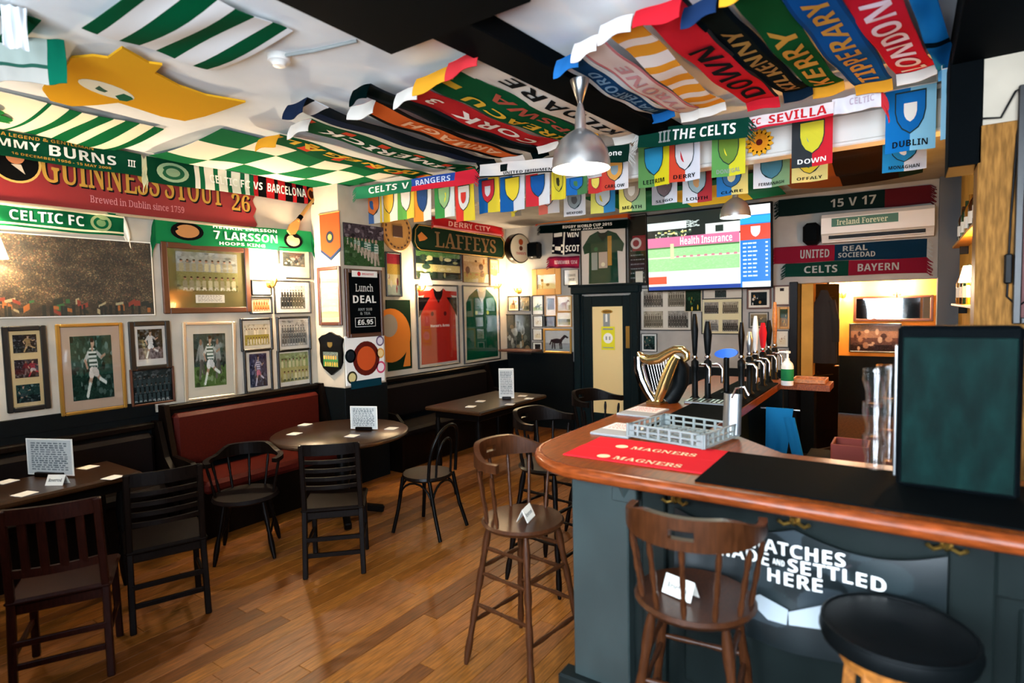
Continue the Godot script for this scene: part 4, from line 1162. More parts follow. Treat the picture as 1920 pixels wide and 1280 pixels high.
func framed_shirt(label: String, w: String, x0, y0, x1, y1, fm: String, mount: String, cols: Array, sleeves: String) -> Node3D:
	var o := framed(label, w, x0, y0, x1, y1, 0.02, fm, mount, [], "framed_shirt", "framed shirt")
	var a := wall_at(w, x0, y0, 0.02); var b := wall_at(w, x1, y1, 0.02)
	var wd := absf((b - a).dot(basis_of(w).x)) - 0.08; var h := a.y - b.y - 0.1
	var m := MB.new(); m.c = lin(cols[0])
	var outline := shirt(wd, h)
	if sleeves != "wide":             # folded shirt that fills the frame
		outline = PackedVector2Array()
		for q in [[-0.14, 0.5], [-0.05, 0.46], [0.05, 0.46], [0.14, 0.5], [0.36, 0.4], [0.45, 0.3], [0.47, -0.5], [-0.47, -0.5], [-0.45, 0.3], [-0.36, 0.4]]: outline.append(Vector2(q[0] * wd, q[1] * h))
	m.prism(outline, 0.0102, 0.015)
	var s := put(m, "shirt", "cloth", o)
	if sleeves == "panel":
		m = MB.new(); m.c = lin(cols[1])
		for e in [-1, 1]: m.prism(PackedVector2Array([Vector2(e * 0.5 * wd, 0.38 * h), Vector2(e * 0.22 * wd, 0.38 * h), Vector2(e * 0.36 * wd, 0.26 * h), Vector2(e * 0.5 * wd, 0.12 * h)]), 0.0104, 0.0162)
		put(m, "sleeve_panel", "cloth", s)
		m = MB.new(); m.c = lin(cols[0])
		for e in [-1, 1]: m.prism(PackedVector2Array([Vector2(e * 0.5 * wd, 0.4 * h), Vector2(e * 0.18 * wd, 0.42 * h), Vector2(e * 0.14 * wd, 0.47 * h), Vector2(e * 0.5 * wd, 0.46 * h)]), 0.0104, 0.0164)
		put(m, "sleeve", "cloth", s)
		lettering(s, "Horan's Arms", Vector3(0.02, 0.0, 0.0166), 0.035, "ink_white", wd * 0.5)
	m = MB.new(); m.c = lin(cols[1])
	m.prism(PackedVector2Array([Vector2(-0.13 * wd, 0.5 * h), Vector2(-0.1 * wd, 0.4 * h), Vector2(0, 0.3 * h), Vector2(0.1 * wd, 0.4 * h), Vector2(0.13 * wd, 0.5 * h), Vector2(0.05 * wd, 0.46 * h), Vector2(-0.05 * wd, 0.46 * h)]), 0.015, 0.0165)
	put(m, "collar", "cloth", s)
	for e in [-1, 1]:
		m = MB.new(); m.c = lin(cols[2]); disc(m, Vector3(e * 0.17 * wd, 0.16 * h, 0.0155), 0.03, 12); put(m, "badge", "print", s)
	o.get_node("glass").position.z = 0.003
	return o

func pictures_side():
	framed_shirt("framed red football shirt with black collar", "left", 780, 532, 863, 681, "frame_black", "c9c0b2", ["a8281f", "1a1214", "5a1a1a"], "panel")
	framed_shirt("framed dark green football shirt with white collar", "left", 867, 534, 939, 673, "frame_black", "d2c7ac", ["0c4a30", "a8b0a4", "8aa04a"], "narrow")
	framed("wide stadium photograph above the framed red shirt", "left", 777, 462, 866, 527, 0.02, "frame_black", "", [[0, 0, 1, 1, "stadium"]])
	framed("harbour print right of the stadium photograph", "left", 867, 469, 917, 531, 0.006, "frame_brown", "", [[0, 0, 1, 1, "harbour"]])
	framed("narrow pale ship print in the corner", "left", 918, 486, 936, 537, 0.012, "frame_oak", "e6d2a0", [[0.1, 0.1, 0.9, 0.6, "ship"]])
	framed("tall narrow flyer in rounded black frame beside the pier", "left", 722, 471, 755, 556, 0.022, "frame_black", "", [[0, 0, 1, 1, "flyer"]])
	# orange and green bar picture
	var a := wall_at("left", 724, 562, 0.02); var b := wall_at("left", 773, 690, 0.02)
	var wd := absf(a.z - b.z); var h := a.y - b.y
	var o := thing("bar_sign", "orange and green painted panel half hidden by the pier", "sign", (a + b) / 2 - Vector3(0.018, 0, 0), basis_of("left"))
	put(cbox(Vector3(0, 0, 0.01), Vector3(wd, h, 0.02), 0.003), "panel", mat("deep_green", "0e2215", 0.5), o)
	var m := MB.new()
	m.c = lin("c0702c"); disc(m, Vector3(-wd * 0.35, 0.0, 0.0208), h * 0.38, 28)
	m.c = lin("8a8378"); disc(m, Vector3(-wd * 0.42, h * 0.14, 0.0214), h * 0.16, 22)
	m.c = lin("c0702c"); m.quad(Vector3(wd * 0.1, -h * 0.46, 0.021), Vector3(wd * 0.42, -h * 0.46, 0.021), Vector3(wd * 0.42, -h * 0.12, 0.021), Vector3(wd * 0.36, -h * 0.12, 0.021))
	put(m, "painted_motif", "print", o)
	matte(["deep_green"], 0.15)
	# round wooden crest
	a = wall_at("left", 745, 434, 0.02)
	o = thing("round_plaque", "round wooden club plaque high on the wall behind the pier", "plaque", a - Vector3(0.018, 0, 0), basis_of("left"))
	m = MB.new(); m.t = Transform3D(Basis(Vector3.RIGHT, PI / 2), Vector3.ZERO); m.lathe([Vector2(0.24, 0), Vector2(0.245, 0.015), Vector2(0.23, 0.03), Vector2(0.2, 0.022), Vector2(0, 0.022)], 32); put(m, "disc", "frame_oak", o)
	m = MB.new()
	for k in 20:
		var an := TAU * k / 20
		m.t = Transform3D(Basis(Vector3(0, 0, 1), an), Vector3.ZERO); m.box(Vector3(0, 0.195, 0.027), Vector3(0.03, 0.02, 0.004))
	m.t = Transform3D.IDENTITY; m.box(Vector3(0, 0, 0.025), Vector3(0.16, 0.14, 0.006), 0.002)
	put(m, "relief", "frame_brown", o)
	# long green pub sign
	a = wall_at("left", 773, 420, 0.03); b = wall_at("left", 946, 474, 0.03)
	wd = absf(a.z - b.z); h = 0.33
	o = thing("pub_sign", "long dark green name board with gilt edge above the shirts", "sign", Vector3(LEFT + 0.01, (wall_at("left", 773, 420).y + wall_at("left", 773, 462).y) / 2 - 0.02, (a.z + b.z) / 2), basis_of("left"))
	m = MB.new()
	var pl := PackedVector2Array()
	for q in [[-0.5, -0.2], [-0.49, 0.3], [-0.46, 0.5], [0.46, 0.5], [0.5, 0.3], [0.5, -0.3], [0.47, -0.5], [-0.45, -0.5], [-0.48, -0.4]]: pl.append(Vector2(q[0] * wd, q[1] * h))
	m.prism(pl, 0, 0.03); put(m, "board", "deep_green", o)
	m = MB.new()
	var rim := []
	for q in pl: rim.append(Vector3(q.x * 0.975, q.y * 0.93, 0.031))
	rim.append(rim[0]); m.tube(rim, 0.006, 6, false); put(m, "gilt_edge", "frame_gold", o)
	lettering(o, "LAFFEYS", Vector3(0.08, 0, 0.032), h * 0.6, mat("old_gold", "6a4a22", 0.6), wd * 0.68, "serif")
	m = MB.new(); m.t = Transform3D(Basis.IDENTITY, Vector3(-wd * 0.41, 0, 0)); m.c = lin("b06a34"); m.prism(PackedVector2Array([Vector2(-0.1, 0.02), Vector2(-0.03, 0.07), Vector2(0.08, 0.0), Vector2(0.02, -0.03), Vector2(-0.07, -0.05)]), 0.03, 0.033); put(m, "emblem", "print", o)

func pictures_back():
	var W := "back"
	for p in [
		["small cream print of a rider, upper left of the horse pictures", 952, 555, 973, 583, 0.012, "frame_black", "e6d8b4", [[0.1, 0.15, 0.9, 0.9, "horse_rider"]]],
		["small dark hunting print beside the cream rider", 973, 555, 994, 583, 0.012, "frame_black", "", [[0, 0, 1, 1, "hunt"]]],
		["white mounted print of a horse in full gallop", 997, 554, 1019, 590, 0.01, "frame_black", "dedbd0", [[0.05, 0.35, 0.95, 0.8, "horse_race"]]],
		["narrow portrait print in black inner frame among horse pictures", 1021, 554, 1043, 592, 0.008, "frame_oak", "e6d8c4", [[0.2, 0.12, 0.85, 0.7, "portrait_dark"]]],
		["brown horse print in oak frame beside the door", 1044, 555, 1072, 584, 0.012, "frame_oak", "e2d0a4", [[0.05, 0.05, 0.95, 0.95, "horse_brown"]]],
		["tiny white portrait, top of the three small ones", 999, 592, 1018, 613, 0.01, "frame_black", "e2dccd", [[0.2, 0.15, 0.85, 0.85, "portrait_small"]]],
		["small dark landscape print in black frame", 1020, 592, 1042, 613, 0.014, "frame_black", "", [[0, 0, 1, 1, "portrait_dark"]]],
		["landscape print in cream frame next to the door frame", 1043, 585, 1072, 613, 0.012, "frame_oak", "e6d6b8", [[0.06, 0.25, 0.94, 0.9, "field_view"]]],
		["large dark stable painting left of the horse pictures", 938, 589, 996, 664, 0.014, "frame_black", "", [[0, 0, 1, 1, "stable"]]],
		["tiny white portrait, middle of the three small ones", 998, 616, 1017, 638, 0.01, "frame_black", "e2dccd", [[0.2, 0.15, 0.85, 0.85, "portrait_small"]]],
		["tiny white portrait, lowest of the three small ones", 998, 641, 1017, 662, 0.01, "frame_black", "e2dccd", [[0.2, 0.15, 0.85, 0.85, "portrait_dark"]]],
		["print of a standing black horse in dark gold frame", 1018, 616, 1072, 663, 0.03, "frame_gold", "", [[0, 0, 1, 1, "horse_black"]]],
		["golden print of stones in broad oak frame", 997, 505, 1052, 552, 0.09, "frame_oak", "", [[0, 0, 1, 1, "dolmen"]]],
		["four old team photographs in thin black frame beneath the television", 1200, 540, 1297, 620, 0.012, "frame_black", "cfcabc", [[0.05, 0.05, 0.45, 0.45, "team_old"], [0.55, 0.05, 0.95, 0.45, "team_old2"], [0.05, 0.55, 0.45, 0.95, "team_old2"], [0.55, 0.55, 0.95, 0.95, "team_old"]]],
		["four sepia team photographs on cream mount in black frame", 1315, 560, 1392, 627, 0.012, "frame_black", "d6cda4", [[0.05, 0.08, 0.42, 0.42, "team_old"], [0.52, 0.08, 0.92, 0.42, "team_old2"], [0.05, 0.6, 0.42, 0.94, "team_grey"], [0.52, 0.6, 0.92, 0.94, "team_old"]]],
		["wide pale strip of pictures just under the television", 1318, 543, 1392, 559, 0.008, "frame_black", "c8c2b4", [[0.3, 0.05, 0.6, 0.95, "team_dark"]]],
		["night photograph with white mount in reddish wooden frame", 1400, 541, 1446, 579, 0.02, "frame_brown", "dcd6c8", [[0.12, 0.12, 0.88, 0.88, "dark_bird"]]],
		["cream letter in reddish wooden frame beside the opening", 1450, 535, 1482, 573, 0.018, "frame_brown", "e2dac4", [[0.35, 0.08, 0.65, 0.25, "portrait_dark"]]],
		["garden print in golden oak frame beside the opening", 1457, 575, 1482, 617, 0.03, "frame_oak", "", [[0, 0, 1, 1, "garden"]]],
		["small portrait with white mount behind the beer taps", 1454, 619, 1479, 652, 0.01, "frame_black", "dcd4c0", [[0.2, 0.15, 0.8, 0.85, "portrait_small"]]],
		["dark print behind the beer taps", 1404, 585, 1441, 615, 0.01, "frame_black", "b9b2a4", [[0.05, 0.1, 0.95, 0.9, "hunt"]]],
		["small photograph in white mount above the harp tap", 1202, 625, 1232, 660, 0.008, "frame_black", "d8d8d2", [[0.12, 0.1, 0.88, 0.9, "player_field"]]],
	]: framed(p[0], W, p[1], p[2], p[3], p[4], p[5], p[6], p[7], p[8])
	framed("dark green poster overlapping the old team photographs", W, 1285, 541, 1317, 584, 0.008, "frame_silver", "", [[0, 0, 1, 1, "dark_green"]], "poster", "poster").position.z += 0.03
	# white sign with black base
	var s := framed("small white lettered sign above the door's left corner", W, 1057, 506, 1085, 534, 0.006, "frame_black", "d8d2c2", [], "sign_card", "sign")
	lettering(s, "GUINNESS", Vector3(0, 0.03, 0.013), 0.035, "ink", 0.13); lettering(s, "SHOP", Vector3(0, -0.03, 0.013), 0.04, "ink", 0.1)
	# green shirt in white frame
	var o := framed_shirt("green rugby shirt displayed on white above the door", W, 1087, 430, 1176, 536, "frame_black", "d9d0c4", ["123f2c", "0c1f18", "1d6a45"], "wide")
	var m := MB.new(); m.c = lin("b98a3a"); m.box(Vector3(0.1, 0.08, 0.0165), Vector3(0.06, 0.4, 0.001)); m.c = lin("8f9a94"); m.box(Vector3(-0.13, -0.05, 0.0165), Vector3(0.09, 0.24, 0.001)); m.c = lin("b9a898"); m.box(Vector3(0.0, -0.04, 0.0168), Vector3(0.13, 0.22, 0.001)); m.c = lin("e2dcbc"); disc(m, Vector3(0.0, -0.1, 0.0175), 0.03, 12); put(m, "shirt_print", "print", o)
	# narrow black poster with round emblem
	o = framed("narrow black poster with a red emblem left of the television", W, 1177, 403, 1213, 535, 0.012, "frame_black", "", [[0, 0.45, 1, 1, "poster_text"]], "poster", "poster")
	put(cbox(Vector3(0, 0, 0.003), Vector3(0.27, 0.9, 0.004)), "backing", "black_paint", o)
	m = MB.new(); m.c = lin("8a1f2c"); m.box(Vector3(0.03, 0.09, 0.0085), Vector3(0.2, 0.2, 0.001)); m.c = lin("cfc4c0"); disc(m, Vector3(-0.02, 0.09, 0.0095), 0.075, 20); m.c = lin("8a1f2c"); disc(m, Vector3(-0.02, 0.09, 0.0102), 0.045, 18); put(m, "emblem", "print", o)
	m = MB.new(); m.c = lin("ded6c4"); m.box(Vector3(0.02, -0.36, 0.0095), Vector3(0.1, 0.16, 0.002)); put(m, "card", "print", o)
	# round cream lamp sign and dark cap beside it
	var c := wall_at(W, 972, 468, 0.12)
	o = thing("round_sign", "round cream sign with a red mark on a dark drum", "sign", Vector3(c.x + 0.02, c.y, BACK + 0.24), Basis(Vector3.UP, 1.35))
	m = MB.new(); m.t = Transform3D(Basis(Vector3.RIGHT, PI / 2), Vector3.ZERO); m.lathe([Vector2(0.2, -0.02), Vector2(0.215, 0.0), Vector2(0.215, 0.11), Vector2(0.2, 0.12)], 32); put(m, "drum", "black_wood", o)
	m = MB.new(); m.t = Transform3D(Basis(Vector3.RIGHT, PI / 2), Vector3.ZERO); m.lathe([Vector2(0.2, 0.115), Vector2(0.19, 0.125), Vector2(0, 0.125)], 32); put(m, "face", "mount_e6d8b4", o)
	m = MB.new(); m.c = lin("b9562c"); disc(m, Vector3(0, 0.09, 0.127), 0.045, 14); m.c = lin("6a3a24"); disc(m, Vector3(0, 0.0, 0.127), 0.035, 14); put(m, "emblem", "print", o)
	lettering(o, "TENNENTS", Vector3(0, -0.075, 0.127), 0.035, "ink_red", 0.2)
	put(cbox(Vector3(-4.76, 1.155, -7.13), Vector3(0.6, 0.03, 0.28), 0.006), "ledge", "frame_brown").set_meta("label", "brown wooden ledge in the back corner under the horse pictures")
	get_node("ledge").set_meta("category", "shelf")
	c = wall_at(W, 1004, 470, 0.05)
	o = thing("wall_speaker", "small black loudspeaker on the wall beside the round sign", "speaker", Vector3(c.x, c.y, BACK + 0.02))
	m = MB.new(); m.box(Vector3(0, 0, 0.06), Vector3(0.2, 0.24, 0.14), 0.03); put(m, "cabinet", "black_plastic", o)
	m = MB.new(); m.box(Vector3(0, 0.01, 0.132), Vector3(0.16, 0.18, 0.006), 0.003); put(m, "grille", "black_paint", o)
	m = MB.new(); m.box(Vector3(0, -0.1, 0.132), Vector3(0.03, 0.012, 0.003)); put(m, "badge", "ink_white", o)

func beyond():
	# mirror and picture in the yellow room, the open door with coats
	var o := framed("wide mirror in a wooden frame in the yellow room", "far", 1600, 556, 1750, 602, 0.04, "frame_brown", "", [], "mirror", "mirror")
	var a := wall_at("far", 1600, 556, 0.02); var b := wall_at("far", 1750, 602, 0.02)
	o.get_node("glass").free()
	put(cbox(Vector3(0, 0, 0.01), Vector3(b.x - a.x - 0.08, a.y - b.y - 0.08, 0.01)), "mirror_glass", "mirror", o)
	framed("wide photograph of a cloudy sunset in black frame", "far", 1592, 606, 1690, 662, 0.02, "frame_black", "", [[0, 0, 1, 1, "sunset"]])
	o = thing("framed_mirror_panel", "tall framed panel on the left wall of the yellow room", "picture", Vector3(-0.9, 1.55, -9.3), basis_of("left"))
	var m := MB.new()
	for s in [-1, 1]:
		m.box(Vector3(s * 0.36, 0, 0.012), Vector3(0.05, 1.0, 0.025), 0.005); m.box(Vector3(0, s * 0.475, 0.012), Vector3(0.68, 0.05, 0.025), 0.005)
	put(m, "frame", "frame_black", o); put(cbox(Vector3(0, 0, 0.006), Vector3(0.68, 0.9, 0.01)), "mount", mat("mount_e2b86a", "e2b86a", 0.8), o)
	# open door leaf
	var d := Node3D.new(); d.name = "door_2"; add_child(d); d.position = Vector3(-1.06, 0, -7.48); d.rotation.y = 1.05; d.set_meta("kind", "structure")
	put(cbox(Vector3(0.36, 1.0, 0), Vector3(0.72, 2.0, 0.045), 0.006), "leaf", "dark_wood", d)
	put(cbox(Vector3(0.36, 1.5, 0.026), Vector3(0.5, 0.7, 0.012), 0.006), "panel", "dark_wood", d)
	put(cbox(Vector3(0.36, 0.55, 0.026), Vector3(0.5, 0.7, 0.012), 0.006), "panel", "dark_wood", d)
	m = MB.new(); m.tube([Vector3(0.66, 1.0, 0.02), Vector3(0.66, 1.0, 0.06), Vector3(0.58, 1.0, 0.06)], 0.009, 8); put(m, "handle", "brass", d)
	struct(lo_hi(Vector3(-1.12, 0, BACK + 0.03), Vector3(-1.03, 2.02, -7.52), 0.006), "trim_8", "dark_wood")
	# coat hanging on the jamb
	o = thing("coat", "dark coat hanging beside the opening to the yellow room", "coat", Vector3(-0.8, 1.92, -7.6))
	m = MB.new()
	m.sheet(func(u, v):
		var an: float = u * TAU
		var r: float = 0.03 + 0.07 * smoothstep(0.0, 0.25, v) + 0.02 * v
		return Vector3(cos(an) * r * 1.2, -v * 0.85, sin(an) * r * 0.6 + 0.012 * sin(an * 5.0) * v), 24, 12, 0.004)
	put(m, "body", mat("coat_cloth", "241f1b", 0.95), o)
	m = MB.new(); m.tube([Vector3(0.08, -0.12, 0.02), Vector3(0.12, -0.35, 0.03), Vector3(0.13, -0.6, 0.03)], [0.04, 0.045, 0.035], 8); put(m, "sleeve", "coat_cloth", o)

# ------------------------------------------------------------------ scarves, flags, shirts on the ceiling
# u runs from a to b, v from the lower to the upper edge; words are [text, u, v, height, width, ink, face] in parts of the scarf
func scarf(label: String, a: Vector3, b: Vector3, up: Vector3, h: float, sag: float, tint: Callable, words: Array, ends: Array, drop := 0.03, group := "", steps := 36, lift := 0.02, spots := []):
	var along := (b - a).normalized()
	up = (up - along * up.dot(along)).normalized()
	var out := along.cross(up)
	var ln := a.distance_to(b)
	var ph := rng.randf() * 6.0
	var mid := (a + b) / 2
	var o := thing("scarf", label, "scarf", mid, Basis.IDENTITY, group)
	var fn := func(u: float, v: float) -> Vector3:
		return a.lerp(b, u) - mid + up * (v - 0.5) * h * (1.0 - 0.05 * sin(u * 9.0 + ph)) + out * (lift + sag * 4.0 * u * (1.0 - u) + 0.007 * sin(u * 17.0 + ph) + 0.005 * sin(v * 5.0 + u * 11.0 + ph))
	var m := MB.new()
	m.sheet(fn, steps, 12, 0.005, tint)
	var c := put(m, "cloth", "cloth", o)
	for w in words:
		var face: String = w[6] if w.size() > 6 else "sans"
		for q in split_line(w[0], w[3] * h, w[4] * ln, face):
			m = MB.new()
			letter(m, q[0], Transform3D.IDENTITY, w[3] * h, q[2], face, func(p: Vector3): return fn.call(w[1] + (p.x + q[1]) / ln, w[2] + p.y / h) + out * 0.0045)
			put(m, "lettering", w[5], c)
	for s in spots:                     # round badges: [u, v, ru, rv, colour]
		m = MB.new()
		for ring in (s[4] if s[4] is Array else [s[4]]).size():
			var col: String = (s[4] if s[4] is Array else [s[4]])[ring]
			var k: float = 1.0 - 0.28 * ring
			m.c = lin(col)
			for q in 20:
				var p0 := TAU * q / 20; var p1 := TAU * (q + 1) / 20
				var lift_at: Vector3 = out * (0.003 + 0.0008 * ring)
				var mid_p: Vector3 = fn.call(s[0], s[1]) + lift_at
				m.tri(mid_p, fn.call(s[0] + cos(p0) * s[2] * k, s[1] + sin(p0) * s[3] * k) + lift_at, fn.call(s[0] + cos(p1) * s[2] * k, s[1] + sin(p1) * s[3] * k) + lift_at)
		put(m, "badge", "print", c)
	for e in 2:
		if ends[e] == "": continue
		m = MB.new(); m.c = lin(ends[e])
		var dir := along * (1.0 if e else -1.0)
		if drop > 0.06:                 # the end hangs down in one flap
			m.sheet(func(u: float, v: float): return fn.call(float(e), v) + dir * (0.035 * sin(u * 1.6) + 0.006 * sin(v * 8.0 + ph) * u) + Vector3.DOWN * drop * (0.55 if e == 0 and along.y < 0.1 and absf(up.y) < 0.3 else 1.0) * u * (1.0 + 0.1 * sin(v * 3.0 + ph)), 6, 8, 0.004)
		else:
			for k in 16:
				var p0: Vector3 = fn.call(float(e), k / 16.0); var p1: Vector3 = fn.call(float(e), (k + 0.85) / 16.0)
				var q := dir * (0.04 + 0.012 * sin(k * 2.7 + ph)) + Vector3.DOWN * drop * (0.8 + 0.3 * sin(k * 1.9)) + out * 0.004
				m.quad(p0, p1, p1 + q, p0 + q); m.quad(p0 - out * 0.003, p0 + q - out * 0.003, p1 + q - out * 0.003, p1 - out * 0.003)
		put(m, "fringe", "cloth", o)
	return o

func plain(c: String) -> Callable:
	return func(_u, _v): return lin(c)

func bordered(c: String, e: String, w := 0.14) -> Callable:
	return func(_u, v): return lin(e) if v < w or v > 1.0 - w else lin(c)

func halves(c: String, d: String, at := 0.5) -> Callable:
	return func(u, _v): return lin(c) if u < at else lin(d)

func ceiling_scarf(label: String, xf: float, zf: float, xn: float, zn: float, h: float, tint: Callable, words: Array, far_end: String, near_end: String, sag := 0.03, y := 3.06):
	scarf(label, Vector3(xf, y, zf), Vector3(xn, y, zn), Vector3(-1, 0, 0), h, sag, tint, words, [far_end, near_end], 0.09, "scarves stretched under the ceiling")

func ceiling_scarves():
	var W := "ink_white"; var Y := "ink_yellow"; var K := "ink"
	var spots := func(base: String, dot: String, dot2: String): return func(u, v): return (lin(dot) if v > 0.3 else lin(dot2)) if fmod(u * 5.0 + 0.15, 1.0) < 0.3 and v > 0.1 and v < 0.75 else lin(base)
	ceiling_scarf("green ceiling scarf with yellow letters beside the chequered flag", -3.76, -4.06, -3.73, -2.46, 0.24, spots.call("14502f", "c8452c", "d8a23a"), [["DONEGAL", 0.52, 0.3, 0.36, 0.86, Y]], "d89a2c", "d89a2c")
	ceiling_scarf("green ceiling scarf with white letters and red patches", -3.3, -4.12, -3.28, -2.4, 0.22, spots.call("12482c", "12482c", "c8452c"), [["LIMERICK", 0.5, 0.55, 0.42, 0.8, W]], "1a5a38", "d8d4cc")
	ceiling_scarf("navy and black ceiling scarf with white end stripes", -2.97, -3.98, -3.02, -2.19, 0.2, func(u, v): return lin("c8ccd0") if u > 0.93 and fmod(u * 40.0, 1.0) < 0.35 else (lin("0c1218") if v < 0.55 else lin("18243a")), [], "10161c", "18243a")
	ceiling_scarf("orange ceiling scarf with black borders", -2.7, -3.98, -2.72, -2.44, 0.23, bordered("d0632c", "14110f", 0.2), [["ARMAGH", 0.45, 0.5, 0.4, 0.66, mat("pale_orange", "e8b48a", 0.8)]], "d8d0c8", "d8d4cc")
	ceiling_scarf("plain black ceiling scarf between the orange and red ones", -2.46, -4.02, -2.51, -2.24, 0.15, bordered("0c0d0e", "1c1f22", 0.2), [], "0c0d0e", "0c0d0e")
	ceiling_scarf("red ceiling scarf with white letters", -2.3, -3.88, -2.33, -2.42, 0.19, plain("b3272b"), [["CORK", 0.42, 0.5, 0.5, 0.6, W], ["3", 0.86, 0.5, 0.5, 0.06, W]], "d8d4cc", "d8d4cc")
	ceiling_scarf("green ceiling scarf with two rows of yellow and red letters", -2.02, -3.86, -2.06, -2.35, 0.3, func(u, v): return lin("c8a832") if u > 0.86 and absf(v - 0.6) < 0.06 else lin("125030"), [["IREACU", 0.42, 0.78, 0.26, 0.72, Y], ["IPSWA", 0.42, 0.3, 0.28, 0.66, mat("dull_red", "a8432f", 0.8)]], "d89a2c", "d89a2c")
	ceiling_scarf("white ceiling scarf with black letters next to the beam", -1.72, -4.05, -1.82, -2.29, 0.22, plain("d6d4cc"), [["KILDARE", 0.45, 0.5, 0.45, 0.74, K]], "d8d4cc", "c2343a")
	# right of the black beam
	ceiling_scarf("dark blue and white ceiling scarf next to the beam", -1.335, -3.72, -1.405, -2.6, 0.15, bordered("1a3c62", "c2ccd2", 0.16), [["WATERFORD", 0.45, 0.5, 0.42, 0.72, mat("steel_blue", "5d87aa", 0.8)]], "1f5fa0", "2a6cb0")
	ceiling_scarf("white ceiling scarf with faded red letters", -1.18, -3.82, -1.255, -2.5, 0.14, bordered("d2c6c4", "b9737a", 0.1), [["TYRONE", 0.42, 0.5, 0.5, 0.66, mat("faded_red", "b9848a", 0.8)]], "d8d4cc", "e0dedb")
	ceiling_scarf("orange and white striped ceiling scarf", -1.04, -3.8, -1.06, -2.4, 0.16, func(u, _v): return lin("dd9a34") if fmod(u * 7.0, 1.0) < 0.55 else lin("e0dede"), [], "d8d4cc", "d0cfd2")
	ceiling_scarf("red ceiling scarf with large black letters", -0.75, -3.84, -0.87, -2.4, 0.2, func(_u, v): return lin("26282c") if v < 0.1 else lin("c22630"), [["DOWN", 0.38, 0.52, 0.6, 0.62, K]], "c22630", "c22630")
	ceiling_scarf("black ceiling scarf with gold letters", -0.556, -3.84, -0.72, -2.48, 0.155, bordered("14171a", "0c1018", 0.15), [["KILKENNY", 0.42, 0.5, 0.5, 0.72, mat("dull_gold", "8c6a2c", 0.7)]], "10202c", "203458")
	ceiling_scarf("green ceiling scarf with yellow letters near the blue one", -0.4, -3.87, -0.54, -2.4, 0.16, plain("0f4a2a"), [["KERRY", 0.36, 0.5, 0.62, 0.62, "ink_gold"]], "d8952c", "e0a02e")
	ceiling_scarf("bright blue ceiling scarf with gold letters", -0.18, -3.95, -0.375, -2.4, 0.19, bordered("124f94", "0e3f78", 0.08), [["TIPPERARY", 0.42, 0.5, 0.5, 0.78, "ink_gold"]], "d8952c", "0e3f78")
	ceiling_scarf("red ceiling scarf with large white letters at the right", 0.02, -3.93, -0.2, -2.4, 0.175, plain("bb1f33"), [["LONDON", 0.36, 0.5, 0.62, 0.66, mat("lilac_white", "d2c6da", 0.8)]], "d8d4cc", "bb1f33")
	ceiling_scarf("light blue ceiling scarf beside the black soffit", 0.16, -3.98, -0.02, -2.5, 0.09, func(u, v): return lin("0c1a24") if u > 0.3 and u < 0.36 else lin("1c78c4"), [], "5aa6d8", "3f98d0")

func flat_cloth(called: String, label: String, category: String, pts: Array, y: float) -> Array:   # outline in photo points, lying under the ceiling
	var q := PackedVector2Array()
	var c := Vector3.ZERO
	var w := []
	for p in pts:
		var s := on(p[0], p[1], 1, y)
		w.append(s); c += s / pts.size()
	for s in w: q.append(Vector2(s.x - c.x, s.z - c.z))
	var o := thing(called, label, category, c)
	return [o, q, c]

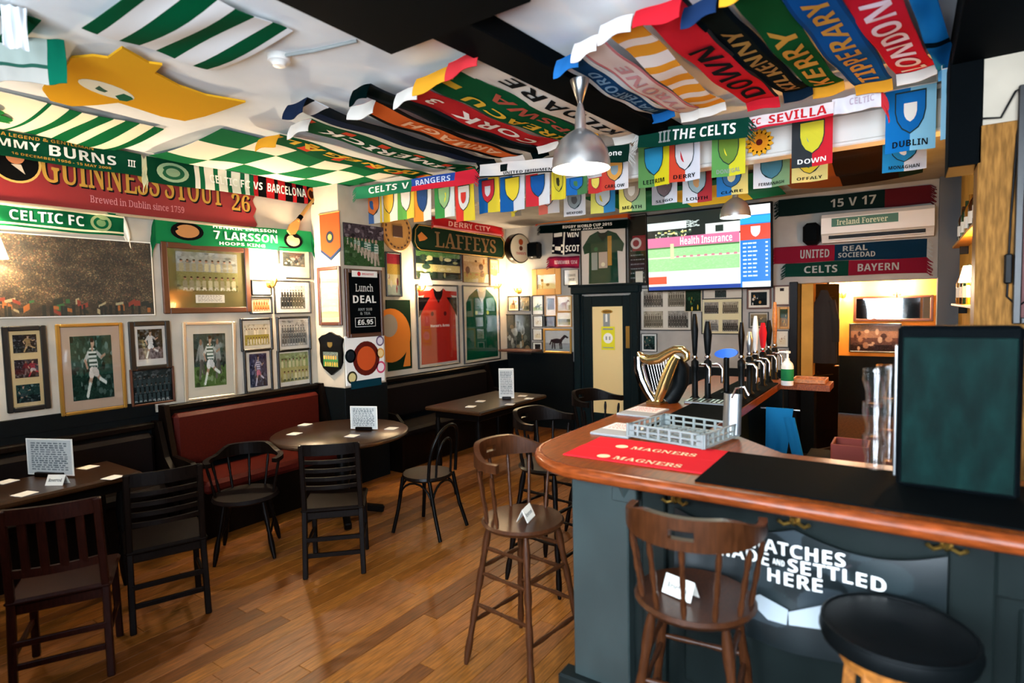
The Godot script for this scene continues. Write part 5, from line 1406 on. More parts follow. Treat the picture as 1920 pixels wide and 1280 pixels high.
func ceiling_cloths():
	var down := Basis(Vector3(1, 0, 0), Vector3(0, 0, 1), Vector3(0, -1, 0))     # prism xy lies in world xz, prism z points down
	# yellow shirt
	var pts := []
	for p in [[400, 310], [520, 300], [600, 312], [680, 255], [760, 300], [830, 340], [905, 350], [862, 396], [1000, 470], [1150, 522], [1370, 560], [1230, 610], [1140, 640], [1030, 665], [900, 640], [780, 600], [660, 562], [540, 575], [400, 582], [280, 550], [235, 490], [270, 430], [330, 420]]: pts.append([p[0] * 0.336, p[1] * 0.336])
	var r := flat_cloth("football_shirt", "yellow football shirt with white oval pinned flat under the ceiling", "shirt", pts, 3.07)
	var m := MB.new(); m.t = Transform3D(down, Vector3.ZERO); m.c = lin("d09a26"); m.prism(r[1], 0, 0.012); put(m, "cloth", "cloth", r[0])
	var ov := []
	for k in 20: ov.append([199 + cos(TAU * k / 20) * 53 + sin(TAU * k / 20) * 4, 168 + sin(TAU * k / 20) * 13 + cos(TAU * k / 20) * 15])
	var q := PackedVector2Array()
	for p in ov:
		var s := on(p[0], p[1], 1, 3.057); q.append(Vector2(s.x - r[2].x, s.z - r[2].z))
	m = MB.new(); m.t = Transform3D(down, Vector3.ZERO); m.c = lin("d6d8cc"); m.prism(q, 0.012, 0.014); var e := put(m, "emblem", "cloth", r[0])
	q = PackedVector2Array()
	for p in [[216, 180], [232, 176], [246, 182], [250, 186], [238, 190], [224, 188]]:
		var s := on(p[0], p[1], 1, 3.055); q.append(Vector2(s.x - r[2].x, s.z - r[2].z))
	m = MB.new(); m.t = Transform3D(down, Vector3.ZERO); m.c = lin("1d5a44"); m.prism(q, 0.014, 0.0155); put(m, "emblem_edge", "cloth", e)
	q = PackedVector2Array()
	for p in [[178, 166], [186, 161], [194, 167], [202, 171], [196, 173], [186, 170]]:
		var s := on(p[0], p[1], 1, 3.055); q.append(Vector2(s.x - r[2].x, s.z - r[2].z))
	m = MB.new(); m.t = Transform3D(down, Vector3.ZERO); m.c = lin("3a5a4a"); m.prism(q, 0.014, 0.0155); put(m, "emblem_mark", "cloth", e)
	# flags: a sheet under the ceiling between two corners, coloured by stripes or checks
	var lay := func(called: String, label: String, x0: float, z0: float, x1: float, z1: float, nu: int, nv: int, sag: float, tint: Callable, cat := "flag"):
		var c := Vector3((x0 + x1) / 2, 3.075, (z0 + z1) / 2)
		var o := thing(called, label, cat, c)
		var mm := MB.new()
		mm.sheet(func(u, v): return Vector3(lerpf(x0, x1, v), 3.075 - sag * 4.0 * v * (1.0 - v) * (0.6 + 0.4 * sin(u * 14.0)) - 0.008 * sin(u * 9.0 + v * 4.0), lerpf(z0, z1, u)) - c, nu, nv, 0.004, tint)
		put(mm, "cloth", "cloth", o)
		return o
	lay.call("flag", "green and white chequered flag under the ceiling at left wall", -5.03, -2.24, -3.95, -3.95, 44, 14, 0.03, func(u, v): return lin("166038") if (int(u * 5.5) + int(v * 2.3 + 0.3)) % 2 == 0 else lin("e2dac6"))
	lay.call("flag", "white flag with bold green stripes at the top left", -3.02, -1.68, -2.33, -1.1, 40, 6, 0.015, func(u, v): return lin("0c4a2c") if fmod(u * 0.58 - 0.03 + 0.17, 0.165) < 0.08 and v > 0.04 and v < 0.97 else lin("d8d9d9"))
	lay.call("flag", "white banner with green stripes and a shamrock above the name scarf", -5.06, -2.0, -4.25, -0.95, 48, 12, 0.02, func(u, v): return lin("145a34") if u < 0.62 and fmod(u + 0.01, 0.155) < 0.075 else lin("e8dfc4"))
	var sm := MB.new(); sm.c = lin("1d6a34")
	for k in 3: disc(sm, Vector3(cos(TAU * k / 3) * 0.085, sin(TAU * k / 3) * 0.085, 0), 0.085, 14)
	sm.box(Vector3(-0.1, -0.1, 0), Vector3(0.03, 0.12, 0.001))
	var sh := put(sm, "shamrock", "print", get_node("flag_002"))
	sh.transform = Transform3D(down, Vector3(0.02, -0.034, 0.34))
	lay.call("football_shirt", "green and white hooped shirt partly seen at the top edge", -3.75, -0.98, -3.1, -0.55, 30, 10, 0.015, func(u, v): return lin("0f4c30") if fmod(u, 0.34) < 0.18 and v > 0.12 or v > 0.86 else lin("cfd4cf"), "shirt")
	lay.call("flag", "green and gold flag under the rear ceiling in front of the television", -2.9, -5.6, -1.1, -6.9, 20, 16, 0.03, func(u, v): return lin("b9861f") if v > 0.45 and v < 0.8 and u > 0.2 else lin("14502f")).position.y = 2.96
	lay.call("flag", "orange and dark flag under the rear ceiling near the air conditioner", -1.0, -5.0, 0.1, -6.6, 20, 12, 0.05, func(u, v): return lin("8a4a22") if v < 0.45 else (lin("241a14") if v < 0.8 else lin("20302a"))).position.y = 2.96
	# hanging pieces at the top left corner
	scarf("pale grey and green scarf folded under the ceiling, deep green end", on(-20, 112, 1, 2.985), on(129, 120, 1, 2.985), Vector3.UP, 0.2, 0.0, func(u, v): return lin("0f6a50") if u > 0.74 else (lin("a8b4ac") if v > 0.45 else (lin("2c5a4c") if v > 0.36 else lin("b9b6ae"))), [], ["", ""], 0.05)
	scarf("white cloth end hanging at the top left corner", on(8, 52, 1, 3.0), on(52, 58, 1, 3.0), Vector3.UP, 0.17, 0.0, plain("dfe6ea"), [], ["", ""], 0.05)

func wall_scarf(label: String, w: String, xl: float, t0: float, b0: float, xr: float, t1: float, b1: float, tint: Callable, words: Array, ends: Array, drop := 0.03, lift := 0.03, spots := []):
	var p := wall_at(w, xl, t0, lift); var q := wall_at(w, xl, b0, lift); var r := wall_at(w, xr, t1, lift); var s := wall_at(w, xr, b1, lift)
	scarf(label, (p + q) / 2, (r + s) / 2, Vector3.UP, ((p.y - q.y) + (r.y - s.y)) / 2, 0.0, tint, words, ends, drop, "", 40, 0.0, spots)

func roundel(parent: Node, at: Vector3, b: Basis, r: float, c0: String, c1: String, c2: String):
	var m := MB.new(); m.t = Transform3D(b, at)
	m.c = lin(c0); disc(m, Vector3.ZERO, r, 24); m.c = lin(c1); disc(m, Vector3(0, 0, 0.001), r * 0.8, 24); m.c = lin(c2)
	for k in 4: disc(m, Vector3(cos(TAU * k / 4 + 0.78) * r * 0.26, sin(TAU * k / 4 + 0.78) * r * 0.26, 0.002), r * 0.24, 10)
	put(m, "crest", "print", parent)

func wall_scarves():
	var W := "ink_white"
	var L := basis_of("left")
	var s
	# red stout board with a wavy end
	var a := wall_at("left", -90, 300); var b := wall_at("left", 478, 386)
	var wd := absf(a.z - b.z)
	var yc := (wall_at("left", 300, 322).y + wall_at("left", 300, 397).y) / 2
	var h := 0.43
	var o := thing("pub_sign", "long red stout board with gold letters and a wavy end", "sign", Vector3(LEFT, yc, (a.z + b.z) / 2), L)
	var pl := PackedVector2Array([Vector2(-wd / 2, -h / 2), Vector2(wd / 2 - 0.03, -h / 2)])
	for k in 13: pl.append(Vector2(wd / 2 - 0.02 + 0.018 * sin(k * 1.6), -h / 2 + h * k / 12.0))
	pl.append(Vector2(-wd / 2, h / 2))
	var m := MB.new(); m.prism(pl, 0, 0.025); put(m, "board", mat("sign_red", "821a1f", 0.5), o)
	m = MB.new(); m.box(Vector3(0, -h / 2 - 0.012, 0.02), Vector3(wd, 0.022, 0.04), 0.005); put(m, "lower_edge", "frame_silver", o)
	var zl := func(px: float): return (a.z + b.z) / 2 - wall_at("left", px, 360).z
	for e in [["ink", 0.012, -0.012, 0.027], ["ink_gold", 0.0, 0.0, 0.029]]:
		lettering(o, "GUINNESS", Vector3((zl.call(78) + zl.call(296)) / 2 + e[1], 0.06 + e[2], e[3]), 0.22, e[0], zl.call(296) - zl.call(78), "serif")
		lettering(o, "STOUT", Vector3((zl.call(306) + zl.call(414)) / 2 + e[1], 0.06 + e[2], e[3]), 0.22, e[0], zl.call(414) - zl.call(306), "serif")
		lettering(o, "26", Vector3((zl.call(428) + zl.call(466)) / 2 + e[1], 0.0 + e[2], e[3]), 0.15, e[0], zl.call(464) - zl.call(430), "serif")
	lettering(o, "Brewed in Dublin since 1759", Vector3((zl.call(165) + zl.call(340)) / 2, -0.13, 0.029), 0.055, mat("rose", "c8848a", 0.7), zl.call(340) - zl.call(165), "serif_italic_light")
	m = MB.new(); m.t = Transform3D(Basis.IDENTITY, Vector3(zl.call(30), 0.06, 0.028))
	m.c = lin("d0a85c"); disc(m, Vector3.ZERO, 0.145, 28); m.c = lin("14100f"); disc(m, Vector3(0, 0, 0.001), 0.13, 28)
	m.c = lin("c07a50"); disc(m, Vector3(0.0, 0.035, 0.002), 0.052, 16); m.c = lin("3a2418"); disc(m, Vector3(-0.005, 0.075, 0.0025), 0.034, 14); m.c = lin("c9b9a4"); m.tri(Vector3(-0.025, -0.02, 0.0022), Vector3(0.05, -0.08, 0.0022), Vector3(0.03, -0.015, 0.0022))
	put(m, "medallion", "print", o)
	# scarves on the left wall
	var green := func(u, v): return lin("c8c49a") if absf(v - 0.88) < 0.03 or absf(v - 0.12) < 0.03 else lin("123f2a")
	wall_scarf("dark green scarf with a footballer's name at wall top", "left", -80, 228, 279, 266, 288, 332, plain("10402b"), [["JIMMY BURNS", 0.46, 0.5, 0.4, 0.74, W, "sans_italic"], ["A LEGEND & GENTLEMAN", 0.45, 0.86, 0.13, 0.5, "ink_gold"], ["16 DECEMBER 1956 - 15 MAY 2008", 0.52, 0.16, 0.1, 0.55, "ink_gold"], ["III", 0.93, 0.5, 0.3, 0.05, W]], ["", "c8c8a0"], 0.1, 0.05)
	wall_scarf("half green hooped, half red and black striped match scarf", "left", 275, 289, 343, 602, 352, 382, func(u, v): return lin("123f2a") if u < 0.22 else ((lin("d6d3c4") if fmod(u * 14.0, 1.0) < 0.5 else lin("1a5a38")) if u < 0.56 else (lin("14100f") if fmod(u * 12.0, 1.0) < 0.45 or u > 0.9 else lin("a82228"))), [["CELTIC FC VS", 0.45, 0.5, 0.36, 0.3, W], ["BARCELONA", 0.76, 0.5, 0.4, 0.26, W]], ["c8c8a0", "14100f"], 0.1, 0.05, [[0.12, 0.5, 0.075, 0.38, ["9ab08a", "2a5a3c", "8aa07a"]], [0.93, 0.5, 0.03, 0.32, ["c8622c", "3a1a10"]]])
	wall_scarf("green club scarf with cream letters and round crest", "left", -60, 368, 418, 232, 402, 443, func(u, v): return lin("d8d2a8") if absf(v - 0.875) < 0.03 or absf(v - 0.125) < 0.03 else lin("14502f"), [["CELTIC FC", 0.47, 0.5, 0.42, 0.48, W]], ["", "d6d2c4"], 0.16, 0.03, [[0.83, 0.5, 0.075, 0.36, ["8a9a6a", "14502f", "6a8a5a"]]])
	wall_scarf("green player scarf with white letters above the framed team", "left", 291, 405, 458, 583, 437, 470, plain("1a6a3c"), [["7 LARSSON", 0.53, 0.5, 0.36, 0.42, W], ["HENRIK LARSSON", 0.53, 0.86, 0.14, 0.42, W], ["HOOPS KING", 0.5, 0.14, 0.14, 0.3, W]], ["145030", "145030"], 0.12, 0.03, [[0.17, 0.55, 0.09, 0.36, ["14100f", "b07a4a"]], [0.86, 0.5, 0.07, 0.36, ["14100f", "d8b48a"]]])
	# scarves on the back walls
	wall_scarf("red city scarf draped over the green name board", "left", 812, 407, 424, 941, 424, 444, func(u, v): return lin("d8888a") if absf(v - 0.1) < 0.07 else lin("b3232a"), [["DERRY CITY", 0.5, 0.55, 0.5, 0.6, mat("pink", "e2a8a0", 0.8)]], ["c23a3a", "c23a3a"], 0.03, 0.07)
	wall_scarf("black tournament scarf along the top of back wall", "back", 1013, 424, 437, 1176, 410, 428, plain("0c1012"), [["RUGBY WORLD CUP 2015", 0.56, 0.6, 0.34, 0.56, W], ["NEW ZEALAND", 0.56, 0.2, 0.2, 0.36, W]], ["14181a", "14181a"], 0.04, 0.05)
	wall_scarf("black and white national scarf folded beside the green shirt", "back", 1036, 433, 477, 1088, 431, 476, func(u, v): return lin("d6d2c8") if (u < 0.4 and (absf(v - 0.85) < 0.1 and absf(u - 0.2) < 0.15 or absf(v - 0.25) < 0.14 and absf(absf(u - 0.2) / 0.2 - absf(v - 0.25) / 0.14) < 0.25)) or absf(u - 0.43) < 0.02 or v < 0.03 else lin("101416"), [["WIN", 0.72, 0.82, 0.2, 0.42, W], ["SCOT", 0.73, 0.24, 0.28, 0.48, W]], ["", ""])
	wall_scarf("maroon scarf under the black and white one", "back", 1030, 481, 503, 1086, 480, 502, bordered("8a1f38", "5a1a30"), [["REMEMBER 1314", 0.56, 0.5, 0.3, 0.75, mat("pale_rose", "d2b0b0", 0.8)]], ["7a1c34", ""])
	wall_scarf("dark scarf with faded letters above the air conditioner", "back", 1460, 373, 408, 1745, 349, 378, func(u, v): return lin("4a1820") if u > 0.72 else lin("12201e"), [["15 V 17", 0.52, 0.5, 0.5, 0.3, "ink_grey"]], ["12201e", "4a1820"], 0.04)
	wall_scarf("maroon and navy match scarf under the air conditioner", "back", 1452, 465, 494, 1738, 447, 482, halves("6e1c28", "15273c", 0.42), [["UNITED", 0.29, 0.5, 0.5, 0.2, "ink_grey"], ["REAL", 0.56, 0.72, 0.32, 0.16, "ink_grey"], ["SOCIEDAD", 0.57, 0.32, 0.3, 0.24, "ink_grey"]], ["6e1c28", "9aa0a0"], 0.05)
	wall_scarf("dark green and maroon match scarf lowest above the opening", "back", 1473, 494, 520, 1738, 482, 511, halves("12302a", "6a1c28", 0.47), [["CELTS", 0.27, 0.5, 0.5, 0.25, "ink_grey"], ["BAYERN", 0.68, 0.5, 0.5, 0.28, "ink_grey"]], ["12302a", "6a1c28"], 0.04)
	# tricolour strips where the rear ceiling meets the walls
	wall_scarf("green, yellow and orange strip scarf along the rear left wall", "left", 888, 389, 399, 1000, 416, 430, func(u, v): return lin("2f8a4a") if u < 0.35 else (lin("e0c65a") if u < 0.75 else lin("d8662c")), [], ["2f8a4a", "c8402a"], 0.03, 0.06)
	wall_scarf("orange strip scarf along the top of back wall", "back", 1008, 412, 421, 1176, 399, 407, func(u, v): return lin("d8762c") if u < 0.6 else lin("c05a26"), [], ["c8402a", "a8362a"], 0.03, 0.1)
	# scarves along the white beam, all at its real depth
	wall_scarf("dark green scarf with white letters on the white beam", "beam", 1197, 243, 280, 1402, 222, 254, plain("123c30"), [["THE CELTS", 0.62, 0.52, 0.56, 0.56, W], ["III", 0.26, 0.5, 0.6, 0.12, "ink_grey"]], ["c8c8c4", "123c30"], 0.06, 0.42)
	wall_scarf("red and white scarf with a Spanish city's name on beam", "beam", 1400, 222, 244, 1563, 190, 218, func(u, v): return lin("c2283a") if v < 0.14 else lin("e2d6d6"), [["SEVILLA", 0.6, 0.55, 0.66, 0.66, "ink_red"], ["FC", 0.12, 0.55, 0.5, 0.12, "ink_red"]], ["", ""], 0.04, 0.4)
	wall_scarf("white scarf end with a shield outline on the beam", "beam", 1560, 186, 218, 1652, 168, 198, plain("dedbe0"), [["CELTIC", 0.62, 0.6, 0.4, 0.5, mat("faded_lilac", "b9a8b8", 0.8)]], ["", "c2343a"], 0.1, 0.38)
	wall_scarf("green and red match scarf with white letters near pier", "beam", 668, 350, 374, 890, 318, 342, func(u, v): return lin("256a4c") if u < 0.5 else (lin("2c4a9a") if v > 0.45 and u < 0.85 else lin("c42838")), [["CELTS V", 0.3, 0.55, 0.5, 0.36, W], ["RANGERS", 0.68, 0.62, 0.42, 0.28, mat("pale_blue", "c2d0e8", 0.8)]], ["256a4c", "c42838"], 0.04, 0.5)
	wall_scarf("white scarf with small black crest above the bunting", "beam", 900, 310, 332, 1048, 292, 322, func(u, v): return lin("14181a") if v < 0.08 or (absf(u - 0.32) < 0.05 and v > 0.3 and v < 0.8) else lin("d8d4ce"), [["UNITED IRISHMEN", 0.62, 0.2, 0.2, 0.6, "ink"]], ["14181a", "d8d4ce"], 0.04, 0.48)
	wall_scarf("dark green scarf end behind the large pendant lamp", "beam", 1090, 282, 308, 1180, 268, 304, plain("0f2e24"), [["Tyrone", 0.6, 0.5, 0.4, 0.5, W]], ["", "b9b9b4"], 0.05, 0.4)

func hurley():
	var a := wall_at("left", 596, 362, 0.05); var b := wall_at("left", 548, 428, 0.05)
	var o := thing("hurley", "pale ash hurley stick with black band on the left wall", "hurley", a)
	var d := b - a
	var m := MB.new()
	var p := []; var r := []
	for i in 9:
		p.append(d * i / 8.0 * 0.8); r.append(0.016 + 0.004 * i / 8.0)
	m.tube(p, r, 10); put(m, "handle", "frame_oak", o)
	m = MB.new(); m.tube([d * 0.66, d * 0.76], 0.024, 10); put(m, "band", "black_paint", o)
	m = MB.new()
	var n := d.normalized(); var s := Vector3(1, 0, 0).cross(n).normalized()
	m.t = Transform3D(Basis(s, n, s.cross(n)), d * 0.78)
	m.prism(PackedVector2Array([Vector2(-0.02, 0), Vector2(0.02, 0), Vector2(0.05, 0.07), Vector2(0.055, 0.14), Vector2(0.02, 0.18), Vector2(-0.03, 0.17), Vector2(-0.045, 0.1)]), -0.01, 0.01)
	put(m, "blade", "frame_oak", o)

# flags: [x0, y0, x1, y1, left, right, shield, emblem, name, ink]
func bunting(label: String, z: float, y_cord: float, flags: Array):
	var o := thing("flag_bunting", label, "bunting", Vector3.ZERO)
	var pts := []
	for f in flags:
		var a := on(f[0], f[1], 2, z); var b := on(f[2], f[3], 2, z)
		var w := b.x - a.x; var h := a.y - b.y
		pts.append(Vector3(a.x, a.y, z)); pts.append(Vector3(b.x, a.y, z))
		var c := (a + b) / 2
		var ph := rng.randf() * 6.0
		var fn := func(u: float, v: float): return Vector3((u - 0.5) * w, (v - 0.5) * h, 0.012 * sin(u * 6.0 + ph) * (1.2 - v))
		var m := MB.new()
		m.sheet(fn, 12, 5, 0.003, func(u, _v): return lin(f[4]) if u < 0.5 else lin(f[5]))
		var n := put(m, "flag", "cloth", o); n.position = c
		m = MB.new()
		var layer := func(poly: PackedVector2Array, col: String, off: Vector2, lift: float):
			m.c = lin(col)
			var ix := Geometry2D.triangulate_polygon(poly)
			for i in range(0, ix.size(), 3):
				var q := []
				for k in 3:
					var s := poly[ix[i + k]] + off
					q.append(fn.call(s.x / w + 0.5, s.y / h + 0.5) + Vector3(0, 0, lift))
				if (q[1] - q[0]).cross(q[2] - q[0]).z < 0: var t = q[1]; q[1] = q[2]; q[2] = t
				m.tri(q[0], q[1], q[2])
		var up := Vector2(0, h * 0.1)
		layer.call(shield(w * 0.62, h * 0.68), "2a3a3a", up, 0.005)
		layer.call(shield(w * 0.57, h * 0.63), f[6], up, 0.0062)
		layer.call(shield(w * 0.26, h * 0.3), f[7], up, 0.0074)
		put(m, "shield", "print", n)
		if f[8]:
			m = MB.new()
			letter(m, f[8], Transform3D.IDENTITY, h * 0.1, w * 0.7, "sans", func(p: Vector3): return fn.call(p.x / w + 0.5, p.y / h + 0.12) + Vector3(0, 0, 0.006))
			put(m, "lettering", f[9], n)
	pts.sort_custom(func(p, q): return p.x < q.x)
	pts.push_front(Vector3(pts[0].x, 3.0 if z < -4.4 else 3.1, z)); pts.append(Vector3(pts[-1].x, 3.0 if z < -4.4 else 3.1, z))
	var m := MB.new(); m.tube(pts, 0.004, 5); put(m, "cord", "white_plastic", o)

func buntings():
	var K := "ink"; var W := "ink_white"
	bunting("county flag bunting hung along the front of white beam", -4.28, 0.0, [
		[1128, 300, 1178, 352, "c24636", "d8d6d8", "d89a4a", "8a9aa0", "CARLOW", K],
		[1197, 276, 1256, 345, "5f8f52", "d8cc2a", "2f8ab4", "6a7a3a", "LEITRIM", K],
		[1255, 268, 1313, 335, "d64a34", "d6d8e2", "d8d4d6", "c0343c", "DERRY", K],
		[1335, 256, 1398, 325, "5f9a52", "d2cc34", "6a8a3a", "e2d23a", "DONEGAL", "ink_grey"],
		[1485, 228, 1561, 306, "33363a", "c42a34", "c8c23a", "2a7ab4", "DOWN", W],
		[1661, 172, 1754, 276, "1c6cb0", "86c0d8", "1a66a8", "e2dcd2", "DUBLIN", K]])
	bunting("light blue flag bunting turning onto the black soffit", -3.9, 0.0, [[1766, 130, 1812, 255, "86bcd6", "5aa6cc", "1f6fae", "e2e2dc", "", K]])
	bunting("second row of county flags behind the white beam", -4.85, 0.0, [
		[1160, 338, 1210, 393, "d8cf6a", "86a878", "a89a86", "d8d0c0", "MEATH", K],
		[1222, 338, 1270, 379, "9a989c", "d4d8e2", "6a5a60", "c8c4c8", "SLIGO", K],
		[1280, 322, 1335, 376, "d2d8e2", "a8363c", "9ab4bc", "c89a6a", "LOUTH", K],
		[1343, 318, 1402, 362, "2f74b4", "d8c878", "3a6a9a", "d8d09a", "CLARE", K],
		[1413, 298, 1481, 346, "d2d6dc", "7a9a72", "4a7a8a", "e2e4e0", "FERMANAGH", K],
		[1485, 290, 1552, 336, "d8cc80", "d8cc80", "d8c23a", "3a7a4a", "OFFALY", K],
		[1655, 262, 1737, 315, "2a86c0", "c2ccda", "2a86c0", "e2e2e0", "MONAGHAN", K]])
	bunting("county flag bunting nearest the pier", -4.2, 0.0, [
		[679, 366, 720, 416, "4a6a9a", "d8d2c8", "d8743c", "3a5a8a", "", K], [712, 362, 747, 413, "d8b23a", "ded6c0", "e0a83c", "c8702c", "", K],
		[745, 358, 778, 408, "5a9a4a", "d8bc4a", "d8d2cc", "b06a5a", "", K], [775, 354, 810, 412, "d88a34", "d8d8d4", "2f4a7a", "d8683a", "", K],
		[814, 350, 853, 405, "3f8a48", "d2d8d2", "8ab07a", "c8c84a", "", K], [852, 346, 889, 412, "c83c34", "d8c23a", "d4d2cc", "c83c34", "", K]])
	bunting("county flag bunting left of the large pendant lamp", -4.3, 0.0, [
		[896, 336, 936, 396, "1f5fa0", "dcc43a", "c8343c", "d8d4d4", "", K], [938, 332, 985, 392, "1d5a9c", "ccd2da", "d8c43a", "1a3a5a", "", K],
		[986, 328, 1032, 382, "c8323c", "d4d6da", "2058a0", "d8c43a", "", K], [1034, 322, 1061, 372, "d8c83a", "d8c83a", "c8b83a", "3a3a2a", "", K],
		[1062, 334, 1101, 362, "2a6ab0", "4a7a4c", "2a6ab0", "4a7a4c", "", K], [1104, 334, 1130, 360, "c03a36", "c03a36", "d8c45a", "c03a36", "", K]])
	bunting("lower row of county flags left of the television", -5.1, 0.0, [
		[957, 386, 976, 404, "d2c84a", "8a8478", "d2c84a", "8a8478", "", K], [1008, 352, 1048, 398, "d8746a", "d6d6da", "d8a8a0", "b05a4a", "", K],
		[1057, 360, 1098, 402, "d0d4dc", "d0d4dc", "8a98a0", "5a5f64", "WEXFORD", K], [1108, 358, 1154, 396, "d8d66a", "3a82b8", "c2ccd2", "c8b83a", "", K]])
	# sunflower rosette on the beam
	var c := on(1424, 267, 2, -4.37)
	var o := thing("rosette", "orange sunflower rosette on the white beam", "rosette", c)
	var m := MB.new(); m.c = lin("e0a02a")
	for k in 14:
		m.t = Transform3D(Basis(Vector3(0, 0, 1), TAU * k / 14), Vector3.ZERO)
		m.prism(PackedVector2Array([Vector2(-0.018, 0.03), Vector2(0.018, 0.03), Vector2(0.02, 0.07), Vector2(0, 0.095), Vector2(-0.02, 0.07)]), 0, 0.006)
	put(m, "petals", "print", o)
	m = MB.new(); m.c = lin("d88a26"); disc(m, Vector3(0, 0, 0.008), 0.06, 20); m.c = lin("5a1f1c"); disc(m, Vector3(0, 0, 0.009), 0.022, 14); put(m, "centre", "print", o)

# ------------------------------------------------------------------ the bar
func bar_counter():
	var o := thing("bar_counter", "long bar counter with rounded orange wooden top and grey panelled front", "bar counter", Vector3(-1.2, 0, -2.35))
	var base := Vector3(1.2, 0, 2.35)
	var flat := Basis(Vector3(1, 0, 0), Vector3(0, 0, -1), Vector3(0, 1, 0))    # prism xy becomes x and -z
	var edge := []
	edge.append(Vector2(3.15, 2.13)); edge.append(Vector2(-1.12, 2.13))
	for k in 9:
		var a := PI / 2 * k / 8.0
		edge.append(Vector2(-1.12 - 0.37 * sin(a), 2.5 - 0.37 * cos(a)))
	edge.append(Vector2(-1.49, 5.5))
	var poly := PackedVector2Array(edge)
	for p in [[-0.5, 5.5], [-0.5, 5.2], [-0.86, 5.2], [-0.86, 3.2], [-0.45, 2.78], [3.15, 2.78]]: poly.append(Vector2(p[0], p[1]))
	var m := MB.new(); m.t = Transform3D(flat, base); m.prism(poly, 1.07, 1.12); put(m, "counter_top", "bar_wood", o)
	m = MB.new(); m.t = Transform3D(Basis.IDENTITY, base)
	var p := []
	for e in edge: p.append(Vector3(e.x, 1.092, -e.y))
	m.tube(p, 0.029, 12); put(m, "nosing", "nosing_wood", o)
	m = MB.new(); m.t = Transform3D(Basis.IDENTITY, base); p = []
	for e in edge: p.append(Vector3(e.x + (0.05 if e.x < 0 else 0.0), 1.058, -e.y - 0.05))
	m.tube(p, 0.012, 8); put(m, "moulding", "bar_paint", o)
	# body
	m = MB.new(); m.t = Transform3D(Basis.IDENTITY, base)
	m.box(Vector3(1.0, 0.53, -2.35), Vector3(4.4, 1.06, 0.1)); m.box(Vector3(-1.19, 0.53, -3.85), Vector3(0.1, 1.06, 3.1)); m.box(Vector3(-1.05, 0.53, -5.38), Vector3(0.36, 1.06, 0.08))
	put(m, "carcass", "bar_paint", o)
	for x in [[-1.1, 0.27, "pilaster"], [-0.86, 0.1, "stile"], [0.18, 0.12, "stile"], [1.3, 0.12, "stile"]]:
		m = MB.new(); m.t = Transform3D(Basis.IDENTITY, base); m.box(Vector3(x[0], 0.53, -2.285), Vector3(x[1], 1.06, 0.05 if x[2] == "stile" else 0.08), 0.006); put(m, x[2], "bar_paint" if x[2] == "stile" else "pilaster_paint", o)
	for y in [[0.96, 0.17], [0.1, 0.2]]:
		for x in [[-0.34, 0.92], [0.74, 1.0], [2.2, 1.68]]:
			m = MB.new(); m.t = Transform3D(Basis.IDENTITY, base); m.box(Vector3(x[0], y[0], -2.285), Vector3(x[1], y[1], 0.046), 0.005); put(m, "rail", "bar_paint", o)
	for x in [[-0.34, 0.8], [0.74, 0.88], [2.2, 1.5]]:
		m = MB.new(); m.t = Transform3D(Basis.IDENTITY, base); m.box(Vector3(x[0], 0.54, -2.295), Vector3(x[1], 0.6, 0.02), 0.008); put(m, "panel", "bar_paint", o)
	m = MB.new(); m.t = Transform3D(Basis.IDENTITY, base); m.box(Vector3(-1.0, 0.06, -2.25), Vector3(0.6, 0.12, 0.1), 0.01); m.box(Vector3(1.3, 0.06, -2.265), Vector3(4.0, 0.12, 0.04), 0.01); put(m, "plinth", "bar_paint", o)
	# rosette block on the pilaster
	var c := on(1170, 915, 2, -2.23) - Vector3(-1.2, 0, -2.35)
	var rb := put(cbox(Vector3(c.x, c.y, 0.11), Vector3(0.11, 0.12, 0.03), 0.004), "rosette_block", "pilaster_paint", o)
	m = MB.new()
	var q := [Vector3(-0.04, 0.03, 0), Vector3(0.04, 0.03, 0), Vector3(0, -0.045, 0)]
	var tip := Vector3(0, 0.01, 0.02)
	m.t = Transform3D(Basis.IDENTITY, Vector3(c.x, c.y, 0.125))
	for k in 3: m.tri(q[(k + 1) % 3], q[k], tip)
	put(m, "rosette", "pilaster_paint", rb)
	# side panels facing the room
	for z in [-2.75, -3.55, -4.35]:
		m = MB.new(); m.t = Transform3D(Basis.IDENTITY, base); m.box(Vector3(-1.245, 0.55, z - 0.1), Vector3(0.02, 0.7, 0.6), 0.006); put(m, "panel", "bar_paint", o)
	# brass coat hooks under the counter
	for h in [[1268, 930, "brass bag hook under the counter, left of three"], [1490, 970, "brass bag hook under the counter, middle of three"], [1775, 1015, "brass bag hook under the counter, right of three"]]:
		c = on(h[0], h[1], 2, -2.25)
		var k := thing("bag_hook", h[2], "hook", Vector3(c.x, c.y, -2.262), Basis.IDENTITY, "bag hooks under the counter")
		m = MB.new(); m.box(Vector3(0, 0.01, 0.003), Vector3(0.035, 0.075, 0.006), 0.002); put(m, "plate", "brass", k)
		m = MB.new(); m.tube([Vector3(0, 0.0, 0.005), Vector3(0, -0.02, 0.03), Vector3(0, -0.005, 0.05), Vector3(0, 0.015, 0.055)], 0.008, 8)
		for s in [-1, 1]: m.tube([Vector3(0, -0.015, 0.01), Vector3(s * 0.035, -0.025, 0.03), Vector3(s * 0.05, -0.01, 0.04)], 0.007, 8)
		put(m, "hook", "brass", k)

